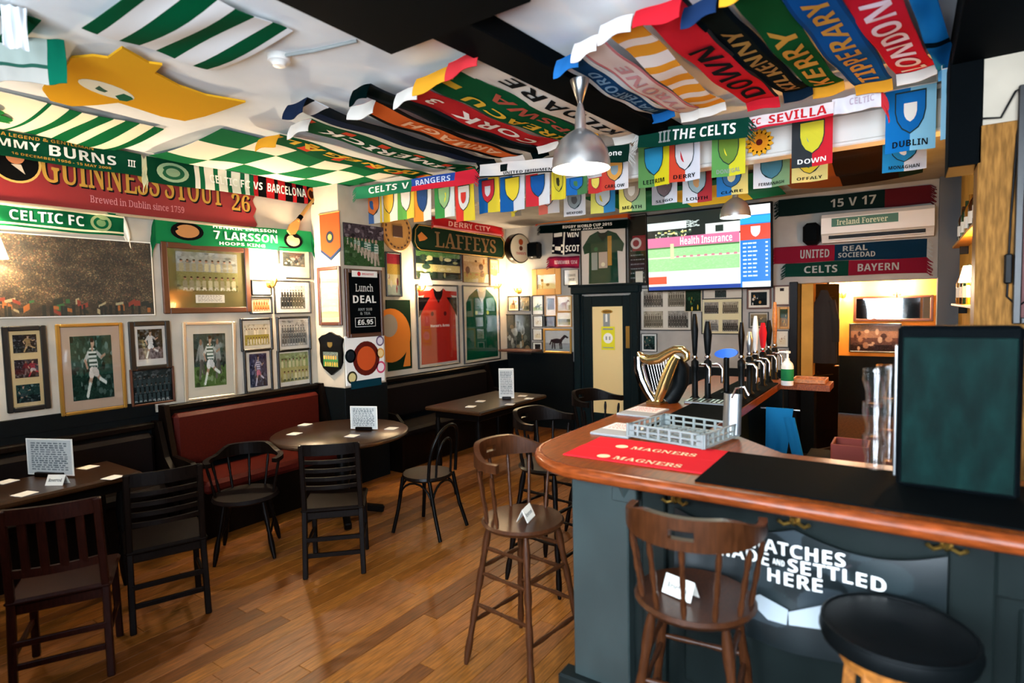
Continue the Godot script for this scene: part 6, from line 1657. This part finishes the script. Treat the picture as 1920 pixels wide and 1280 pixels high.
func banner():
	var l := on(1262, 940, 2, -2.22); var r := on(1778, 1022, 2, -2.22)
	var w := r.x - l.x
	var top := 0.985
	var o := thing("banner", "black printed banner with white slogan hung below the counter", "banner", Vector3((l.x + r.x) / 2, top, -2.23))
	var fn := func(u: float, v: float): return Vector3((u - 0.5) * w, -0.05 * sin(PI * fmod(u * 2.0, 1.0)) * v - (1.0 - v) * 0.45, 0.012 * sin(u * 16.0) * (1.0 - v * 0.6) + 0.01 * sin(v * 6.0 + u * 3.0))
	var m := MB.new(); m.sheet(fn, 40, 14, 0.002)
	# print coordinates
	for i in m.v.size(): m.uv[i] = Vector2(m.v[i].x / w + 0.5, clampf(-m.v[i].y / 0.45, 0, 1))
	var c := put(m, "cloth", "banner_print", o)
	for t in [["MATCHES", 1398, 1585, 1036], ["MADE", 1338, 1440, 1065], ["SETTLED", 1476, 1662, 1065], ["HERE", 1437, 1541, 1094], ["AND", 1447, 1470, 1065]]:
		var a := on(t[1], t[3], 2, -2.21); var b := on(t[2], t[3], 2, -2.21)
		var cy := on(1500, t[3], 2, -2.21).y - top
		m = MB.new()
		letter(m, t[0], Transform3D(Basis.IDENTITY, Vector3((a.x + b.x) / 2 - (l.x + r.x) / 2, cy, 0)), 0.05 if t[0] != "AND" else 0.022, b.x - a.x, "sans", func(q: Vector3):
			var u: float = q.x / w + 0.5
			var v: float = clampf((q.y + 0.45) / 0.42, 0.0, 1.0)
			return Vector3(q.x, q.y, fn.call(u, v).z + 0.009))
		put(m, "lettering", "ink_white", c)
	m = MB.new()
	for e in [[[1402, 1120], [1425, 1113], [1478, 1142], [1475, 1170], [1440, 1160]], [[1478, 1146], [1550, 1132], [1552, 1180], [1480, 1170]]]:
		var pl := PackedVector2Array()
		for s in e:
			var g := on(s[0], s[1], 2, -2.21); pl.append(Vector2(g.x - (l.x + r.x) / 2, g.y - top))
		m.c = lin("a8b0b4"); m.prism(pl, 0.024, 0.026)
	put(m, "white_print", "print", c)

func bar_things():
	# black rubber mat along the counter
	var m := MB.new(); m.box(Vector3(1.22, BAR_Y + 0.004, -2.42), Vector3(3.76, 0.008, 0.5), 0.002)
	tag(put(m, "rubber_mat", "rubber"), "long black rubber mat covering the right of the counter", "bar mat")
	m = MB.new(); m.box(Vector3(-1.03, BAR_Y + 0.004, -4.1), Vector3(0.32, 0.008, 2.1), 0.002)
	tag(put(m, "rubber_mat", "rubber"), "black rubber mat under the row of beer taps", "bar mat")
	# red bar runners
	for k in [["red bar runner with cream lettering, nearest the counter edge", -2.37, 0.0], ["red bar runner with cream lettering beneath the plastic basket", -2.57, 0.0]]:
		var o := thing("bar_runner", k[0], "bar runner", Vector3(-0.97, BAR_Y, k[1]), Basis(Vector3.UP, 0.02), "red bar runners")
		put(cbox(Vector3(0, 0.004, 0), Vector3(0.64, 0.007, 0.2), 0.002), "mat", "red_cloth", o)
		lettering(o, "MAGNERS", Vector3(0.06, 0.0085, 0.05), 0.05, mat("cream_ink", "d8c39a", 0.8), 0.3, "serif_italic", Basis(Vector3(1, 0, 0), Vector3(0, 0, -1), Vector3(0, 1, 0)))
		m = MB.new(); m.t = Transform3D(Basis(Vector3(1, 0, 0), Vector3(0, 0, -1), Vector3(0, 1, 0)), Vector3(-0.14, 0.0085, 0.05)); disc(m, Vector3.ZERO, 0.03, 16); put(m, "emblem", "cream_ink", o)
	# plastic glass basket
	var b := thing("glass_basket", "grey plastic open lattice basket for glasses on the counter", "basket", Vector3(-0.93, BAR_Y + 0.009, -2.86), Basis(Vector3.UP, -0.2))
	var bw := 0.42; var bd := 0.36; var bh := 0.068
	for side in 4:
		var s := MB.new()
		s.t = Transform3D(Basis(Vector3.UP, side * PI / 2), Vector3.ZERO)
		var ln := bw if side % 2 == 0 else bd
		var off := (bd if side % 2 == 0 else bw) / 2 - 0.006
		for y in [0.006, 0.034, bh - 0.005]: s.box(Vector3(0, y, off), Vector3(ln, 0.01, 0.008), 0.002)
		var n := 7
		for i in n + 1: s.box(Vector3(-ln / 2 + ln * i / n, bh / 2, off), Vector3(0.014 if i % 2 == 0 else 0.012, bh, 0.011), 0.002)
		for e in [-1, 1]: s.box(Vector3(e * (ln / 2 - 0.02), bh / 2, off), Vector3(0.04, bh, 0.008), 0.002)
		put(s, "side", "grey_plastic", b)
	m = MB.new()
	for i in 9:
		m.box(Vector3(-bw / 2 + bw * i / 8.0, 0.006, 0), Vector3(0.01, 0.008, bd - 0.01)); m.box(Vector3(0, 0.006, -bd / 2 + bd * i / 8.0), Vector3(bw - 0.01, 0.008, 0.01))
	put(m, "grid_base", "grey_plastic", b)
	# two printed menus in the curve of the counter
	for k in [["grey edged printed menu beside the plastic basket", -1.26, -2.86, 0.24], ["grey edged printed menu beside the harp tap", -1.36, -3.42, 0.24]]:
		var o := thing("bar_menu", k[0], "menu", Vector3(k[1], BAR_Y, k[2]), Basis(Vector3.UP, -0.05), "flat menus on the counter")
		put(cbox(Vector3(0, 0.006, 0), Vector3(0.22, 0.012, 0.3), 0.002), "booklet", "steel_paper", o)
		m = MB.new(); m.t = Transform3D(Basis(Vector3(1, 0, 0), Vector3(0, 0, -1), Vector3(0, 1, 0)), Vector3(0.0, 0.0128, -0.05)); m.picture(0.2, 0.17, Vector3.ZERO, uv_of("beer_mat")); put(m, "cover_print", "photo", o)
	# harp tap
	var hz := -3.7
	var h0 := on(1226, 757, 1, BAR_Y)
	hz = h0.z
	var hp := thing("harp_tap", "polished golden harp beer tap on a black curved pillar", "beer tap", h0)
	var at := func(px: float, py: float, dz := 0.0): return on(px, py, 2, hz) - h0 + Vector3(0, 0, dz)
	m = MB.new(); m.tube([at.call(1196, 660), at.call(1203, 670), at.call(1218, 675), at.call(1236, 672), at.call(1252, 662), at.call(1266, 655), at.call(1279, 655), at.call(1288, 662), at.call(1289, 672), at.call(1283, 677)], [0.012, 0.03, 0.036, 0.034, 0.028, 0.026, 0.025, 0.022, 0.018, 0.012], 12); put(m, "neck", "gilt", hp)
	m = MB.new(); m.tube([at.call(1197, 668), at.call(1198, 690), at.call(1204, 712), at.call(1214, 733), at.call(1226, 752)], [0.034, 0.04, 0.038, 0.032, 0.03], 12); put(m, "pillar", "chrome", hp)
	m = MB.new(); m.tube([at.call(1268, 668), at.call(1262, 678), at.call(1252, 702), at.call(1242, 728), at.call(1232, 754)], [0.03, 0.036, 0.04, 0.038, 0.03], 12); put(m, "soundboard", "gilt", hp)
	m = MB.new()
	for k in 9:
		var u := k / 8.0
		m.tube([at.call(lerpf(1212, 1252, u), lerpf(674, 664, u)), at.call(lerpf(1228, 1254, u), lerpf(740, 690, u))], 0.0022, 5)
	put(m, "strings", "chrome", hp)
	put(cbox(at.call(1229, 757) + Vector3(0, 0.01, 0), Vector3(0.1, 0.03, 0.1), 0.006), "foot", "gilt", hp)
	m = MB.new(); m.tube([at.call(1262, 672, -0.09), at.call(1268, 690, -0.1), at.call(1264, 720, -0.12), at.call(1250, 745, -0.12), at.call(1240, 756, -0.1)], [0.03, 0.055, 0.06, 0.06, 0.065], 12); put(m, "stand_pillar", "black_satin", hp)
	# row of beer taps
	for t in [["black beer tap with tall bottle-shaped handle, leftmost", 1303, 588, 748, "black_satin", 0.02], ["black beer tap with straight handle beside the leftmost", 1327, 602, 748, "black_satin", 0.024], ["dark beer tap with narrow handle, left of the right cluster", 1390, 604, 738, "dark_wood", 0.018],
			["silver beer tap with slim handle in the right cluster", 1405, 622, 738, "steel", 0.02], ["pale beer tap with white handle in the right cluster", 1416, 592, 737, "white_plastic", 0.018], ["red handled beer tap in the right cluster", 1430, 605, 736, "red_cloth", 0.024],
			["black beer tap behind the red handled one", 1441, 600, 733, "black_satin", 0.022], ["tan wooden beer tap with the tallest handle at right", 1452, 566, 730, "pine", 0.018]]:
		var p := on(t[1], t[3], 1, BAR_Y)
		if t[1] > 1350: p = on(t[1], 735, 0, -0.95); p.y = BAR_Y
		var o := thing("beer_tap", t[0], "beer tap", p, Basis.IDENTITY, "beer taps along the counter")
		var top: float = on(t[1], t[2], 2, p.z).y - BAR_Y
		m = MB.new(); m.lathe([Vector2(0.036, 0), Vector2(0.036, 0.01), Vector2(0.022, 0.025), Vector2(0.02, 0.2), Vector2(0.026, 0.23), Vector2(0.026, 0.27), Vector2(0.0, 0.29)], 16); put(m, "column", "black_satin", o)
		m = MB.new(); m.tube([Vector3(0.03, 0.25, 0), Vector3(0.08, 0.25, 0), Vector3(0.1, 0.22, 0), Vector3(0.1, 0.12, 0)], 0.011, 8); put(m, "spout", "chrome", o)
		m = MB.new(); var r: float = t[5]
		m.lathe([Vector2(0, 0.27), Vector2(0.011, 0.272), Vector2(0.011, 0.31), Vector2(r * 0.8, 0.33), Vector2(r, 0.3 + (top - 0.3) * 0.35), Vector2(r * 1.25, 0.3 + (top - 0.3) * 0.62), Vector2(r * 0.85, top - 0.03), Vector2(r * 0.6, top), Vector2(0, top)], 14)
		put(m, "handle", t[4], o)
		m = MB.new(); m.lathe([Vector2(0.019, 0.29), Vector2(0.021, 0.3), Vector2(0.019, 0.31)], 12); put(m, "collar", "chrome", o)
	# drip tray
	var dt := on(1320, 752, 1, BAR_Y)
	var tr := thing("drip_tray", "steel drip tray under the two black taps", "drip tray", dt + Vector3(0.06, 0, 0.08))
	put(cbox(Vector3(0, 0.01, 0), Vector3(0.3, 0.02, 0.16), 0.005), "tray", "steel", tr)
	m = MB.new()
	for i in 9: m.box(Vector3(-0.12 + 0.03 * i, 0.022, 0), Vector3(0.008, 0.004, 0.13))
	put(m, "grille", "black_satin", tr)
	# ice bucket, steel handle
	var sc := on(1355, 815, 1, BAR_Y)
	var ss := thing("steel_scoop", "steel scoop with hooked handle behind the plastic basket", "scoop", Vector3(-0.72, BAR_Y, -2.97))
	m = MB.new(); m.sheet(func(u, v): return Vector3(sin((u - 0.5) * 2.2) * 0.05, 0.02 + v * 0.2, -0.03 + cos((u - 0.5) * 2.2) * 0.04 - v * 0.03), 10, 5, 0.003); put(m, "blade", "steel", ss)
	m = MB.new(); m.tube([Vector3(0, 0.2, -0.02), Vector3(0.02, 0.25, -0.02), Vector3(0.06, 0.26, -0.02), Vector3(0.08, 0.22, -0.02)], 0.006, 8); put(m, "handle", "chrome", ss)
	m = MB.new(); m.box(Vector3(-0.2, 0.006, -5.0), Vector3(1.22, 0.01, 4.4), 0.003)
	tag(put(m, "floor_mat", "rubber"), "black rubber mat on the floor inside the bar", "floor mat")
	var fp := on(1362, 738, 1, BAR_Y)
	var ft := thing("beer_tap", "chrome beer tap with a bright blue oval badge", "beer tap", fp, Basis.IDENTITY, "beer taps along the counter")
	var fh := on(1362, 662, 2, fp.z).y - BAR_Y
	m = MB.new(); m.lathe([Vector2(0.04, 0), Vector2(0.04, 0.01), Vector2(0.022, 0.02), Vector2(0.02, fh - 0.03), Vector2(0, fh - 0.025)], 14); put(m, "column", "black_satin", ft)
	var bo := PackedVector2Array()
	for k in 20: bo.append(Vector2(cos(TAU * k / 20) * 0.085, sin(TAU * k / 20) * 0.035))
	m = MB.new(); m.t = Transform3D(Basis(Vector3(0, 0, 1), 0.12), Vector3(0, fh, 0)); m.prism(bo, -0.012, 0.016); put(m, "badge", mat("badge_blue", "1668d8", 0.35), ft)
	# spray bottle and hatch
	var sp := on(1476, 722, 1, BAR_Y)
	var sb := thing("pump_bottle", "white pump bottle with green label at the counter's far end", "bottle", sp, Basis.IDENTITY.scaled(Vector3.ONE * 0.78))
	m = MB.new(); m.lathe([Vector2(0, 0), Vector2(0.055, 0), Vector2(0.06, 0.01), Vector2(0.06, 0.2), Vector2(0.05, 0.23), Vector2(0.022, 0.26), Vector2(0.022, 0.28), Vector2(0, 0.28)], 20); put(m, "bottle", "white_plastic", sb)
	m = MB.new(); m.lathe([Vector2(0.0605, 0.05), Vector2(0.0612, 0.052), Vector2(0.0612, 0.17), Vector2(0.0605, 0.172)], 20); put(m, "label_wrap", "ink_green", sb)
	m = MB.new(); m.lathe([Vector2(0.012, 0.28), Vector2(0.012, 0.33), Vector2(0.03, 0.335), Vector2(0.03, 0.355), Vector2(0, 0.36)], 12); m.tube([Vector3(0, 0.345, 0), Vector3(-0.08, 0.345, 0), Vector3(-0.09, 0.33, 0)], 0.009, 8); put(m, "pump", "white_plastic", sb)
	var tl := thing("bar_towel", "blue bar towel hanging from a short rail inside the counter", "towel", Vector3(-0.86, 1.03, -4.45))
	m = MB.new(); m.tube([Vector3(-0.01, 0, 0), Vector3(0.25, 0, 0)], 0.007, 8); put(m, "rail", "steel", tl)
	m = MB.new()
	m.sheet(func(u, v): return Vector3(0.03 + 0.18 * u * (1.0 - 0.25 * v), 0.011 - 0.34 * v, 0.012 + 0.012 * sin(u * 11.0) * v), 14, 10, 0.006)
	m.sheet(func(u, v): return Vector3(0.15 + 0.07 * u + 0.09 * v, -0.05 - 0.42 * v, 0.024 + 0.01 * sin(u * 6.0)), 6, 10, 0.006)
	put(m, "cloth", "blue_cloth", tl)
	var ty := thing("serving_tray", "pale wooden tray lying on the flap at counter's far end", "tray", Vector3(-0.66, BAR_Y, -5.35))
	put(cbox(Vector3(0, 0.008, 0), Vector3(0.24, 0.012, 0.22), 0.004), "base", "pine", ty)
	m = MB.new()
	for e in [-1, 1]: m.box(Vector3(e * 0.12, 0.02, 0), Vector3(0.012, 0.035, 0.23), 0.003); m.box(Vector3(0, 0.02, e * 0.11), Vector3(0.24, 0.035, 0.012), 0.003)
	put(m, "rim", "pine", ty)
	# upright panel standing on the counter
	var f := on(1690, 640, 2, -2.45); var g := on(1916, 640, 2, -2.45)
	var top_y := on(1800, 611, 2, -2.45).y
	var pw := g.x - f.x + 0.02; var ph := top_y - BAR_Y - 0.008
	var ub := thing("display_screen", "tall dark green backed screen with black rim on the counter", "screen", Vector3((f.x + g.x) / 2, BAR_Y + 0.008, -2.5))
	put(cbox(Vector3(0, ph / 2, 0.0), Vector3(pw, ph, 0.08), 0.012), "casing", "black_paint", ub)
	grain("smeared_green", "05221f", 0.55, noise_tex(0.02, 0.6, 1.0, 21), Vector3(2.2, 0.9, 2.2)).metallic_specular = 0.15
	put(cbox(Vector3(0, ph / 2 - 0.012, 0.036), Vector3(pw - 0.03, ph - 0.055, 0.012), 0.003), "back_panel", "smeared_green", ub)
	put(cbox(Vector3(-pw / 2 - 0.004, ph / 2 - 0.02, 0.0), Vector3(0.01, ph - 0.1, 0.045), 0.003), "metal_edge", "steel", ub)
	# pint glasses nested in stacks beside it
	var gi := 0
	for st in [[1640, 884, 3], [1664, 868, 3]]:
		var p := on(st[0], st[1], 1, BAR_Y)
		for k in st[2]:
			var o := thing("pint_glass", ["bottom pint glass of the near stack beside the screen", "middle pint glass of the near stack beside the screen", "top pint glass of the near stack beside the screen", "bottom pint glass of the stack tucked behind", "middle pint glass of the stack tucked behind", "top pint glass of the stack tucked behind"][gi], "glass", p + Vector3(0, 0.13 * k, 0), Basis.IDENTITY, "stacked pint glasses")
			gi += 1
			m = MB.new(); m.lathe([Vector2(0, 0.0), Vector2(0.032, 0.0), Vector2(0.034, 0.006), Vector2(0.036, 0.06), Vector2(0.046, 0.1), Vector2(0.045, 0.148), Vector2(0.042, 0.148), Vector2(0.042, 0.1), Vector2(0.032, 0.06), Vector2(0.03, 0.014), Vector2(0, 0.013)], 24)
			put(m, "glass", "clear_glass", o)
	# shelf unit behind the bar
	var bs := thing("back_bar", "dark low back bar cabinet inside the counter", "cabinet", Vector3(-0.16, 0, -4.05))
	put(cbox(Vector3(0.0, 0.37, 0), Vector3(0.8, 0.74, 1.1), 0.006), "body", "black_paint", bs)
	for e in [-0.2, 0.2]: put(cbox(Vector3(e, 0.38, 0.556), Vector3(0.36, 0.6, 0.02), 0.004), "door", "black_paint", bs)
	var cr := on(1592, 878, 2, -3.62)
	var rc := thing("crate", "dull red plastic crate standing on the back bar cabinet", "crate", Vector3(cr.x, 0.74, -3.72))
	for e in [[Vector3(0, 0.13, 0.1), Vector3(0.17, 0.26, 0.012)], [Vector3(0, 0.13, -0.1), Vector3(0.17, 0.26, 0.012)], [Vector3(0.085, 0.13, 0), Vector3(0.012, 0.26, 0.2)], [Vector3(-0.085, 0.13, 0), Vector3(0.012, 0.26, 0.2)], [Vector3(0, 0.01, 0), Vector3(0.17, 0.02, 0.2)]]:
		put(cbox(e[0], e[1], 0.003), "side", mat("crate_red", "7a2a1c", 0.7), rc)

func fittings():
	# television
	var tl := on(1213, 405, 2, -7.02); var br := on(1446, 538, 2, -7.02)
	var w := br.x - tl.x; var h := tl.y - br.y
	var t := thing("television", "flat television on the back wall showing a football match", "television", Vector3((tl.x + br.x) / 2, (tl.y + br.y) / 2, -7.05), Basis(Vector3.RIGHT, 0.05))
	put(cbox(Vector3(0, 0, 0), Vector3(w + 0.02, h + 0.02, 0.05), 0.006), "casing", "black_plastic", t)
	var m := MB.new(); m.picture(w - 0.02, h - 0.02, Vector3(0, 0, 0.027), Rect2(0, 0, 1, 1)); var sc := put(m, "screen", "screen", t)
	var ew := mat("screen_white", "101010", 0.3); ew.emission_enabled = true; ew.emission = Color("fff4f6"); ew.emission_energy_multiplier = 0.7
	lettering(sc, "Health Insurance", Vector3(0.0, h * 0.135, 0.0285), h * 0.1, "screen_white", w * 0.42)
	m = MB.new(); m.t = Transform3D(Basis.IDENTITY, Vector3(w * 0.385, h * 0.175, 0)); m.prism(shield(0.1, 0.12), 0.0275, 0.0285); put(m, "crest", "screen_white", sc)
	put(cbox(Vector3(0, 0, -0.12), Vector3(0.3, 0.3, 0.18), 0.01), "wall_bracket", "black_plastic", t)
	var al := AreaLight3D.new(); al.name = "light"; al.area_size = Vector2(w, h); al.light_energy = 0.6; al.light_color = Color("e0ffe8"); al.shadow_enabled = true; al.area_range = 12.0; al.area_attenuation = 2.0
	t.add_child(al); al.position = Vector3(0, 0, 0.04); al.rotation.y = PI
	# air conditioner
	tl = on(1540, 403, 2, -7.08); br = on(1752, 432, 2, -7.08)
	w = br.x - tl.x; h = on(1540, 403, 2, -7.08).y - on(1540, 455, 2, -7.08).y
	var a := thing("air_conditioner", "white wall air conditioner with green name plate above the opening", "air conditioner", Vector3((tl.x + br.x) / 2, tl.y - h / 2, -7.19))
	m = MB.new()
	m.t = Transform3D(Basis(Vector3(0, 0, 1), Vector3.UP, Vector3(-1, 0, 0)), Vector3.ZERO)
	m.prism(PackedVector2Array([Vector2(-0.11, h / 2), Vector2(0.08, h / 2), Vector2(0.12, h / 2 - 0.04), Vector2(0.125, -h * 0.2), Vector2(0.1, -h * 0.24), Vector2(0.06, -h * 0.36), Vector2(0.03, -h / 2), Vector2(-0.11, -h / 2)]), -w / 2, w / 2)
	put(m, "body", "white_gloss", a)
	put(cbox(Vector3(0, -h * 0.3, 0.085), Vector3(w * 0.86, 0.05, 0.012), 0.003), "louvre", "black_plastic", a)
	put(cbox(Vector3(0, -h * 0.42, 0.075), Vector3(w * 0.86, 0.01, 0.06), 0.003, ), "flap", "white_gloss", a)
	m = MB.new(); m.box(Vector3(-w * 0.1, h * 0.18, 0.126), Vector3(w * 0.6, h * 0.3, 0.004)); var pl := put(m, "name_plate", mat("plate_green", "1c5a40", 0.5), a)
	lettering(pl, "Ireland Forever", Vector3(-w * 0.12, h * 0.18, 0.129), h * 0.2, mat("plate_ink", "c8cfae", 0.7), w * 0.46, "serif")
	var c := on(1521, 438, 2, -7.15)
	var s := thing("wall_speaker", "black rounded loudspeaker left of the air conditioner", "speaker", Vector3(c.x, c.y, BACK))
	put(cbox(Vector3(0, 0, 0.09), Vector3(0.17, 0.24, 0.18), 0.04), "cabinet", "black_plastic", s)
	put(cbox(Vector3(0, 0.01, 0.181), Vector3(0.12, 0.18, 0.006), 0.003), "grille", "black_paint", s)
	# smoke detector and black ceiling box
	c = on(523, 112, 1, 3.08)
	s = thing("smoke_detector", "round white smoke detector on the ceiling", "smoke detector", Vector3(c.x, CEIL, c.z))
	m = MB.new(); m.lathe([Vector2(0, -0.055), Vector2(0.03, -0.052), Vector2(0.04, -0.035), Vector2(0.055, -0.03), Vector2(0.06, 0.0)], 20); put(m, "body", "white_plastic", s)
	m = MB.new(); m.tube([Vector3(0.05, -0.012, 0), Vector3(0.2, -0.008, -0.06), Vector3(0.45, -0.006, -0.12)], 0.009, 6); put(m, "cable", "ink_grey", s)
	var d := thing("ceiling_box", "large black square box fixed under the ceiling", "ceiling box", Vector3(-1.68, CEIL, -1.4))
	put(cbox(Vector3(0.06, -0.055, 0.0), Vector3(0.78, 0.11, 1.16), 0.006), "casing", "black_paint", d)
	put(cbox(Vector3(0.06, -0.11, 0.0), Vector3(0.6, 0.006, 0.95), 0.003), "panel", "black_paint", d)
	# things on the boarded wall end at the right
	a = thing("framed_poster", "tall poster in black frame at the right edge of photograph", "poster", Vector3(0.7, 2.22, -3.6))
	m = MB.new()
	for e in [-1, 1]: m.box(Vector3(e * 0.275, 0, 0.015), Vector3(0.03, 1.1, 0.03), 0.004); m.box(Vector3(0, e * 0.535, 0.015), Vector3(0.52, 0.03, 0.03), 0.004)
	put(m, "frame", "frame_black", a)
	m = MB.new(); m.c = lin("6fb4d8"); m.box(Vector3(0, 0.3, 0.008), Vector3(0.52, 0.44, 0.01)); m.c = lin("6a4a48"); m.box(Vector3(0, -0.22, 0.008), Vector3(0.52, 0.6, 0.01)); put(m, "print", "print", a)
	a = thing("cable", "black cable looping down the boarded wall", "cable", Vector3(0.38, 2.55, -3.6))
	m = MB.new(); m.tube([Vector3(-0.1, 0.1, 0.008), Vector3(-0.03, 0.09, 0.01), Vector3(0.02, 0.2, 0.01), Vector3(0.06, 0.22, 0.012), Vector3(0.03, 0.0, 0.012), Vector3(0.015, -0.4, 0.012), Vector3(0.01, -0.75, 0.012), Vector3(0.05, -0.8, 0.02), Vector3(0.08, -0.77, 0.012)], 0.005, 6); put(m, "lead", "black_plastic", a)
	m = MB.new(); m.box(Vector3(0.01, -0.62, 0.025), Vector3(0.03, 0.14, 0.03), 0.006); put(m, "switch", "black_plastic", a)
	# shelf of bottles on the service wall
	var b := Basis(Vector3(0, 0, 1), Vector3.UP, Vector3(-1, 0, 0))
	for y in [1.75, 2.25]:
		var sh := thing("bottle_shelf", "upper wooden bottle shelf on the orange service wall" if y > 2 else "lower wooden bottle shelf on the orange service wall", "shelf", Vector3(0.42, y, -5.4), b)
		put(cbox(Vector3(0, -0.01, 0.05), Vector3(2.0, 0.02, 0.1), 0.003), "board", "frame_oak", sh)
		for e in [-0.8, 0.8]: put(cbox(Vector3(e, -0.05, 0.03), Vector3(0.02, 0.07, 0.06), 0.003), "bracket", "black_plastic", sh)
	for i in 10:
		var y: float = 1.75 if i < 5 else 2.25
		var z := -4.7 - 0.33 * (i % 5)
		var o := thing("bottle", "spirit bottle on the %s service shelf, number %s from the front" % ["lower" if i < 5 else "upper", ["one", "two", "three", "four", "five"][i % 5]], "bottle", Vector3(0.37, y, z), Basis.IDENTITY, "bottles on the service shelves")
		m = MB.new(); m.lathe([Vector2(0, 0), Vector2(0.036, 0), Vector2(0.038, 0.01), Vector2(0.038, 0.17), Vector2(0.03, 0.2), Vector2(0.013, 0.23), Vector2(0.013, 0.29), Vector2(0, 0.29)], 14); put(m, "glass", mat("bottle_%d" % (i % 3), ["3a1c0c", "8a5a1c", "1c3a24"][i % 3], 0.1), o)
		m = MB.new(); m.lathe([Vector2(0.0385, 0.05), Vector2(0.039, 0.052), Vector2(0.039, 0.13), Vector2(0.0385, 0.132)], 14); put(m, "bottle_label", "paper", o)
	var l := thing("wall_lamp", "shaded lamp on the orange service wall behind the boards", "lamp", Vector3(0.42, 1.95, -4.9), b, "shaded wall lamps")
	m = MB.new(); m.tube([Vector3(0, -0.1, 0), Vector3(0, -0.1, 0.06), Vector3(0, -0.05, 0.08)], 0.007, 8); put(m, "arm", "brass", l)
	m = MB.new(); m.lathe([Vector2(0.06, -0.05), Vector2(0.035, 0.06)], 18, Vector3(0, 0, 0.08)); put(m, "shade", "shade_glow", l)
	var ol := OmniLight3D.new(); ol.name = "light"; ol.light_color = Color("ffb45a"); ol.light_energy = 1.0; ol.omni_range = 10.0; ol.omni_attenuation = 2.0; ol.light_size = 0.05; ol.shadow_enabled = true
	l.add_child(ol); ol.position = Vector3(0, 0, 0.08)

func _ready():
	rng.seed = 7
	var cam := Camera3D.new()
	cam.name = "camera"
	cam.fov = rad_to_deg(2.0 * atan(640.0 / FOCAL)); cam.near = 0.05; cam.far = 60.0
	cam.transform = Transform3D(Basis(AXES[0], AXES[1], AXES[2]).orthonormalized(), EYE)
	var lens := CameraAttributesPhysical.new()
	lens.frustum_focal_length = 12.0 * FOCAL / 640.0; lens.frustum_focus_distance = 4.8; lens.exposure_aperture = 1.4
	cam.attributes = lens
	cam.fov = rad_to_deg(2.0 * atan(640.0 / FOCAL))
	add_child(cam); cam.current = true
	var env := Environment.new()
	env.background_mode = Environment.BG_SKY
	var sm := ProceduralSkyMaterial.new()
	sm.sky_top_color = Color("a8bccb"); sm.sky_horizon_color = Color("dbe4ea"); sm.ground_bottom_color = Color("9a9a94"); sm.ground_horizon_color = Color("b9bcb8")
	sm.sky_energy_multiplier = 3.0; sm.ground_energy_multiplier = 2.6
	env.sky = Sky.new(); env.sky.sky_material = sm
	env.tonemap_mode = Environment.TONE_MAPPER_LINEAR
	env.tonemap_exposure = 2.1
	env.sdfgi_enabled = true; env.ssao_enabled = true; env.ssil_enabled = true
	var we := WorldEnvironment.new(); we.name = "world"; we.environment = env; add_child(we)
	for x in [-1.1, 1.3]:                     # daylight through the two street windows
		var d := AreaLight3D.new()
		d.name = "window_daylight"; d.area_size = Vector2(1.9, 1.95); d.light_color = Color("dcecff"); d.light_energy = 9.5; d.shadow_enabled = true; d.area_range = 20.0; d.area_attenuation = 2.0
		add_child(d, true); d.position = Vector3(x, 1.98, 1.38)
	materials()
	mat("dark_leather", "0e0807", 0.6); matte(["dark_leather"], 0.2); mat("steel_paper", "8d8f90", 0.7)
	make_prints()
	room()
	door()
	bar_counter()
	furniture()
	ceiling_cloths()
	ceiling_scarves()
	wall_scarves()
	pictures_left()
	pictures_pier()
	pictures_side()
	pictures_back()
	beyond()
	fittings()
	lamps()
	buntings()
	hurley()
	banner()
	bar_things()
	for n in find_children("*", "MeshInstance3D", true, false): n.cast_shadow = GeometryInstance3D.SHADOW_CASTING_SETTING_ON
